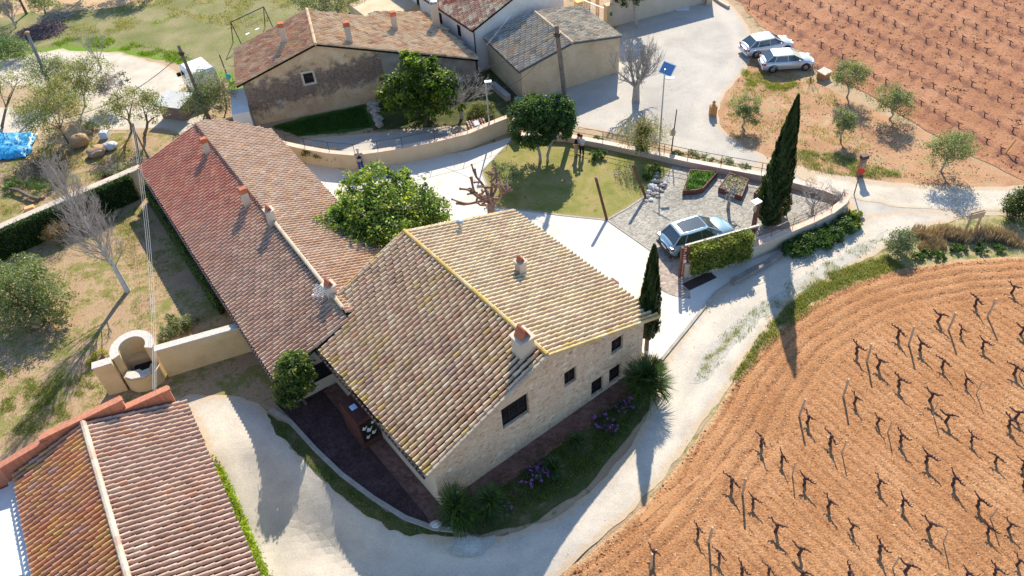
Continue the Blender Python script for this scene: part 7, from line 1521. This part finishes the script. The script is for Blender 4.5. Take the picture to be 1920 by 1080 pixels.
# ================================================================ VEHICLES
def car(name, label, M_, L=4.0, W=1.68, Hh=1.42, paint=None, suv=False, group=None, roofglass=False, sedan_back=.55):
    """x forward, origin at the middle of the wheelbase on the ground"""
    T = thing(name, label, 'car', M_, group); wb = L*.63; wr = .31 if not suv else .36; h0 = .2 if not suv else .24
    belt = .9 if not suv else 1.0; hoodz = .82 if not suv else .95
    st = [  # x, half-width, z bottom, z side top, z centre top
        (-L*.5, W*.38, .42, .66, .70), (-L*.485, W*.45, h0+.1, belt*.88, belt*.93), (-L*.45, W*.49, h0, belt*.96, belt*1.0), (-L*.3, W*.5, h0, belt, belt+.03), (0, W*.5, h0, belt-.01, belt+.02),
        (L*.17, W*.5, h0, belt-.02, belt+.01), (L*.24, W*.495, h0, belt-.05, hoodz+.09), (L*.36, W*.48, h0, hoodz-.05, hoodz+.03), (L*.45, W*.44, h0+.03, hoodz-.16, hoodz-.08), (L*.49, W*.38, h0+.1, hoodz-.3, hoodz-.24), (L*.5, W*.33, .4, .52, .56)]
    V = []; 
    for (x, w, zb, zs, zc) in st:
        ring = [(w*.88, zb), (w, zb+.12), (w*1.01, (zb+zs)*.5), (w*.97, zs-.05), (w*.86, zs+.01), (w*.45, zc), (0, zc+.008)]
        full = ring+[(-y, z) for y, z in ring[-2::-1]]
        V += [(x, y, z) for y, z in full]
    n = 13; F_ = [(i*n+j, i*n+j+1, (i+1)*n+j+1, (i+1)*n+j) for i in range(len(st)-1) for j in range(n-1)]
    F_ += [(i*n, (i+1)*n, (i+1)*n+n-1, i*n+n-1) for i in range(len(st)-1)]+[tuple(range(n)), tuple(range((len(st)-1)*n, len(st)*n))[::-1]]
    mb = MB(M_); mb.add(V, F_); mb.build('body', paint, T, smooth=True)
    # greenhouse
    xr, xf, tr, tf = -L*.455, L*.27, -L*(.31 if not suv else .34), L*.06
    wg, wt = W*.46, W*.36; zt = Hh-.05; B = [(xr, wg*.9), (-L*.3, wg), (0, wg), (L*.15, wg*.98), (xf, wg*.82)]; Tp = [(tr, wt*.9), (-L*.22, wt), (-L*.06, wt), (L*.02, wt*.98), (tf, wt*.88)]
    V = [(x, y, belt-.03) for x, y in B]+[(x, -y, belt-.03) for x, y in B[::-1]]+[(x, y, zt) for x, y in Tp]+[(x, -y, zt) for x, y in Tp[::-1]]; m = 10
    mb = MB(M_); mb.add(V, [(i, (i+1) % m, m+(i+1) % m, m+i) for i in range(m)]); mb.build('windows', CARGL, T)
    # roof
    def ringr(s, z, o=0): return [(x*1.0+(o if x > 0 else -o), y*s, z) for x, y in Tp]+[(x+(o if x > 0 else -o), -y*s, z) for x, y in Tp[::-1]]
    mb = MB(M_); V = ringr(1.06, zt-.03, .04)+ringr(1.04, zt+.02, .03)+ringr(.8, zt+.055, -.08); mb.add(V, [(k*m+i, k*m+(i+1) % m, (k+1)*m+(i+1) % m, (k+1)*m+i) for k in range(2) for i in range(m)]+[tuple(range(2*m, 3*m))]); rf = mb.build('roof', paint, T, smooth=False)
    if roofglass:
        mb = MB(M_); mb.add([(x*.86, y*.78, zt+.062) for x, y in Tp]+[(x*.86, -y*.78, zt+.062) for x, y in Tp[::-1]], [tuple(range(m))]); mb.build('sunroof', CARGL, rf)
    for s in (-1, 1):
        mb = MB(M_)
        for (a, b_) in (((xr, wg*.91), (tr, wt*.93)), ((-L*.3, wg*1.01), (-L*.25, wt*1.03)), ((-L*.04, wg*1.01), (-L*.05, wt*1.03)), ((xf, wg*.83), (tf, wt*.92))):
            mb = MB(M_); mb.tube([(a[0], s*a[1], belt-.03), (b_[0], s*b_[1], zt)], .035 if a[0] != -L*.04 else .025, 5); mb.build('pillar', paint, T)
        pass
        mb = MB(M_); mb.ell((L*.17, s*(W*.5+.07), belt+.04), (.07, .1, .07), 8, 6); mb.build('mirror', paint, T)
        for x in (-wb/2, wb/2):
            mb = MB(M_ @ Matrix.Translation(Vector((x, s*(W*.5-.09), wr))) @ Matrix.Rotation(math.pi/2, 4, 'X')); mb.lathe([(wr*.55, -.1), (wr, -.09), (wr, .09), (wr*.55, .1)], (0, 0, 0), 18); w_ = mb.build('wheel', RUBBER, T)
            mb = MB(M_ @ Matrix.Translation(Vector((x, s*(W*.5-.09), wr))) @ Matrix.Rotation(math.pi/2, 4, 'X')); mb.lathe([(0, -.085), (wr*.2, -.08), (wr*.58, -.07), (wr*.6, -.1)], (0, 0, 0), 14); mb.lathe([(0, .085), (wr*.2, .08), (wr*.58, .07), (wr*.6, .1)], (0, 0, 0), 14)
            mb.build('rim', RIM, w_)
            mb = MB(M_); A_ = np.linspace(-.15, math.pi+.15, 14); V = [(x+(wr*1.2)*math.cos(a), s*(W*.505+.004), wr+(wr*1.2)*math.sin(a)) for a in A_]+[(x+(wr*.98)*math.cos(a), s*(W*.505+.004), wr+(wr*.98)*math.sin(a)) for a in A_]
            mb.add(V, [(i, i+1, 14+i+1, 14+i) for i in range(13)]); mb.build('wheel_arch', RUBBER, T)
        mb = MB(M_); mb.box(-L*.497, -L*.44, min(s*W*.34, s*W*.47), max(s*W*.34, s*W*.47), belt*.72, belt*.9); mb.build('tail_light', LAMPR, T)
        mb = MB(M_); mb.hexa([(L*.42, s*W*.3, .55), (L*.495, s*W*.3, .55), (L*.465, s*W*.44, .55), (L*.42, s*W*.45, .55), (L*.42, s*W*.3, .7), (L*.485, s*W*.3, .68), (L*.455, s*W*.43, .7), (L*.42, s*W*.44, .72)]); mb.build('headlight', LAMPW, T)
    mb = MB(M_); mb.box(-L*.508, -L*.5, -.26, .26, .5, .61); mb.build('number_plate', WHITEP, T)
    mb = MB(M_); mb.bbox(-L*.512, -L*.44, -W*.45, W*.45, .28, .46, .04); mb.build('rear_bumper', paint if not suv else IRON, T)
    return T
CARGL = plain('car_glass', (.03, .05, .065), .05, 0, .05, 2, 1.0)
SILV = plain('silver_paint', (.52, .54, .57), .28, .35, .03, 3, .6, 1.0)
BLUEP = plain('pale_blue_paint', (.26, .4, .48), .25, .35, .03, 3, .6, 1.0)
def carframe(r, f, W, side=1):
    """frame from the ground points of the rear and front near-side wheels"""
    r, f = G(*r), G(*f); d = (f-r).normalized(); n = Vector((-d.y, d.x, 0)); c = (r+f)/2+n*side*(W*.5-.05)
    return frame(c, math.atan2(d.y, d.x))
car('silver_car', 'silver hatchback parked further back, nearest the far red vineyard', carframe((1417, 109), (1473, 99), 1.68), 4.05, 1.68, 1.38, SILV, group='silver cars on the gravel yard')
car('silver_car', 'silver hatchback parked in front, closest to the olive grove', carframe((1450, 137), (1507, 133), 1.66), 3.95, 1.66, 1.34, SILV, group='silver cars on the gravel yard')
r_, f_ = G(1250, 462, .7), G(1372, 424, .7); d_ = (f_-r_).normalized(); c_ = G(1308, 434, .85)
car('blue_car', 'pale blue crossover with glass roof parked behind the trimmed hedge', frame((c_.x, c_.y), math.atan2(d_.y, d_.x)), 4.4, 1.82, 1.56, BLUEP, suv=True, roofglass=True)
# white van
q = [G(331, 118, 2.3), G(364, 106, 2.3), G(393, 132, 2.3), G(358, 142, 2.3)]; print('van', [(q[i]-q[(i+1) % 4]).length for i in range(4)])
VF = frame2(q[0], q[3]); VL_ = (q[3]-q[0]).length; VW_ = 2.0
T = thing('white_van', 'white box van parked on the pale yard behind the brown pole', 'van', VF)
mb = MB(VF); P0 = [(0, 0), (VL_*1.0, 0), (VL_*1.0, VW_), (0, VW_)]
Vv = []
for (ins, z) in ((.0, .4), (.0, 1.3), (.06, 2.15), (.16, 2.3)):
    Vv += [(-.0+ins*(3 if z > 1.5 else 1), ins, z), (VL_-ins, ins, z), (VL_-ins, VW_-ins, z), (ins*(3 if z > 1.5 else 1), VW_-ins, z)]
mb.add(Vv, [(k*4+i, k*4+(i+1) % 4, (k+1)*4+(i+1) % 4, (k+1)*4+i) for k in range(3) for i in range(4)]+[(12, 13, 14, 15), (3, 2, 1, 0)]); mb.build('body', plain('van_white', (.78, .79, .8), .35, 0, .03, 2, .5, .6), T)
mb = MB(VF); mb.hexa([(-.01, .2, 1.35), (-.01, VW_-.2, 1.35), (.02, VW_-.2, 1.35), (.02, .2, 1.35), (.12, .25, 1.95), (.12, VW_-.25, 1.95), (.14, VW_-.25, 1.95), (.14, .25, 1.95)]); mb.build('windscreen', CARGL, T)
mb = MB(VF); mb.box(.35, 1.0, -.012, .02, 1.25, 1.8); mb.build('side_window', CARGL, T)
mb = MB(VF); mb.bbox(.1, .28, -.34, -.04, 1.3, 1.6, .03); mb.build('mirror', RUBBER, T)
for x in (.75, VL_-.8):
    for y in (.08, VW_-.08): mb = MB(VF @ Matrix.Translation(Vector((x, y, .34))) @ Matrix.Rotation(math.pi/2, 4, 'X')); mb.lathe([(0, -.1), (.34, -.1), (.34, .1), (0, .1)], (0, 0, 0), 16); mb.build('wheel', RUBBER, T)

# ================================================================ PEOPLE
def skin(name, pts, edges, mat, parent, sub=2, M_=None):
    me = bpy.data.meshes.new(name); me.from_pydata([tuple(p[:3]) for p in pts], edges, []); o = bpy.data.objects.new(name, me); scene.collection.objects.link(o); o.parent = parent
    md = o.modifiers.new('skin', 'SKIN'); md.use_smooth_shade = True
    for i, p in enumerate(pts): me.skin_vertices[0].data[i].radius = (p[3], p[4] if len(p) > 4 else p[3])
    me.skin_vertices[0].data[0].use_root = True
    s = o.modifiers.new('sub', 'SUBSURF'); s.levels = sub; s.render_levels = sub; me.materials.append(mat); return o
def person(label, b, yaw, top, bottom, hairc, sc=1.0, lean=0.0, hands=((.12, .32, 1.05), (-.12, .32, 1.05)), headf=(0, .05), vest=None):
    """faces +Y of its own frame; legs, torso, arms and head are one skinned body, clothes sit just outside it"""
    M_ = frame(b, yaw) @ Matrix.Scale(sc, 4); T = thing('person', label, 'person', M_); SK = plain('skin', (.5, .3, .22), .55)
    l = lean; hip = (0, 0, .93); ch = (0, .12*l, 1.25); nk = (0, .22*l+.01, 1.47); hd = (headf[0], .3*l+headf[1], 1.62); sh = [(s*.18, .2*l, 1.4) for s in (1, -1)]; el = []; 
    for (s, h) in zip((1, -1), hands): el.append(((sh[0 if s == 1 else 1][0]*1.25+h[0]*.15), (sh[0][1]+h[1])*.45, (1.4+h[2])/2-.06))
    pts = [hip+(.13, .1), (0, .05*l, 1.08, .13, .095), ch+(.155, .11), (0, .2*l, 1.4, .12, .08), nk+(.052,), hd+(.085, .095), (hd[0], hd[1]+.01, hd[2]+.1, .075, .085)]; ed = [(0, 1), (1, 2), (2, 3), (3, 4), (4, 5), (5, 6)]
    for k, s in enumerate((1, -1)):
        i = len(pts); pts += [sh[k]+(.05,), el[k]+(.038,), hands[k]+(.026,)]; ed += [(3, i), (i, i+1), (i+1, i+2)]
        hx, hy, hz = hands[k]
        for f in range(4):   # four fingers and a thumb
            j = len(pts); ox_ = (f-1.5)*.017; pts += [(hx+ox_, hy+.05, hz-.005, .010), (hx+ox_*1.1, hy+.10-abs(f-1.5)*.008, hz-.03, .008)]; ed += [(i+2, j), (j, j+1)]
        j = len(pts); pts += [(hx-s*.035, hy+.03, hz+.01, .011), (hx-s*.045, hy+.06, hz, .009)]; ed += [(i+2, j), (j, j+1)]
        i = len(pts); x = s*.1; pts += [(x, 0, .86, .09), (x*1.05, .02, .48, .062), (x*1.1, 0, .1, .045), (x*1.15, .11, .04, .04)]; ed += [(0, i), (i, i+1), (i+1, i+2), (i+2, i+3)]
    skin('body', pts, ed, SK, T)
    tp = [(0, 0, .9, .16, .12), (0, .05*l, 1.08, .155, .12), (0, .12*l, 1.25, .18, .13), (0, .2*l, 1.41, .14, .1)]; te = [(0, 1), (1, 2), (2, 3)]
    for k in range(2):
        i = len(tp); w = (hands[k][0]*.85+el[k][0]*.15, hands[k][1]*.85+el[k][1]*.15, hands[k][2]*.85+el[k][2]*.15); tp += [sh[k]+(.07,), el[k]+(.056,), w+(.042,)]; te += [(3, i), (i, i+1), (i+1, i+2)]
    skin('jacket', tp, te, top, T)
    bp = [(0, 0, .95, .15, .115)]; be = []
    for s in (1, -1):
        i = len(bp); x = s*.1; bp += [(x, 0, .84, .108), (x*1.05, .02, .48, .08), (x*1.1, 0, .1, .062)]; be += [(0, i), (i, i+1), (i+1, i+2)]
    skin('trousers', bp, be, bottom, T)
    for s in (1, -1): mb = MB(M_); mb.ell((s*.115, .06, .045), (.055, .14, .05), 10, 6); mb.build('shoe', RUBBER, T, smooth=True)
    mb = MB(M_); mb.ell((hd[0], hd[1]-.018, hd[2]+.065), (.108, .118, .12), 12, 8); hm = mb.build('hair', hairc, T, smooth=True)
    mb = MB(M_)
    for s in (1, -1): mb.ell((hd[0]+s*.035, hd[1]+.098, hd[2]+.03), (.014, .008, .009), 6, 4)
    mb.build('eyes', RUBBER, T); mb = MB(M_); mb.ell((hd[0], hd[1]+.108, hd[2]+.0), (.014, .022, .022), 8, 6); mb.build('nose', SK, T)
    mb = MB(M_); mb.ell((hd[0], hd[1]+.096, hd[2]-.045), (.026, .008, .008), 8, 4); mb.build('mouth', plain('lips', (.35, .12, .1), .5), T)
    for s in (1, -1): mb = MB(M_); mb.ell((hd[0]+s*.1, hd[1], hd[2]+.01), (.014, .024, .034), 8, 6); mb.build('ear', SK, T)
    if vest:
        skin('vest', [(0, 0, .95, .168, .128), (0, .12*l, 1.25, .19, .14), (0, .2*l, 1.38, .16, .115)], [(0, 1), (1, 2)], vest, T)
    return T
cloth = lambda n, c: plain(n, c, .9, 0, .25, 6, .2)
person('man in dark vest and blue jeans leaning on the curved wall railing', G(679, 322), .15, cloth('grey_shirt', (.3, .3, .3)), cloth('jeans', (.03, .08, .22)), cloth('white_hair', (.6, .58, .55)), 1.0, .5, ((.2, .42, 1.25), (-.22, .42, 1.25)), vest=cloth('dark_vest', (.02, .022, .02)))
person('person in dark jacket and beige trousers, left one of the couple on the lawn', G(1080, 292), -2.2, cloth('black_jacket', (.02, .015, .02)), cloth('beige_trousers', (.42, .3, .18)), cloth('dark_hair', (.03, .02, .018)), 1.03, .6, ((.12, .34, 1.15), (-.12, .34, 1.15)))
person('woman in white top and dark trousers, right one of the couple on the lawn', G(1091, 292), 2.6, cloth('white_top', (.62, .64, .7)), cloth('black_trousers', (.015, .015, .02)), cloth('auburn_hair', (.22, .06, .03)), .98, .2, ((.14, .3, 1.2), (-.1, .3, 1.15)))
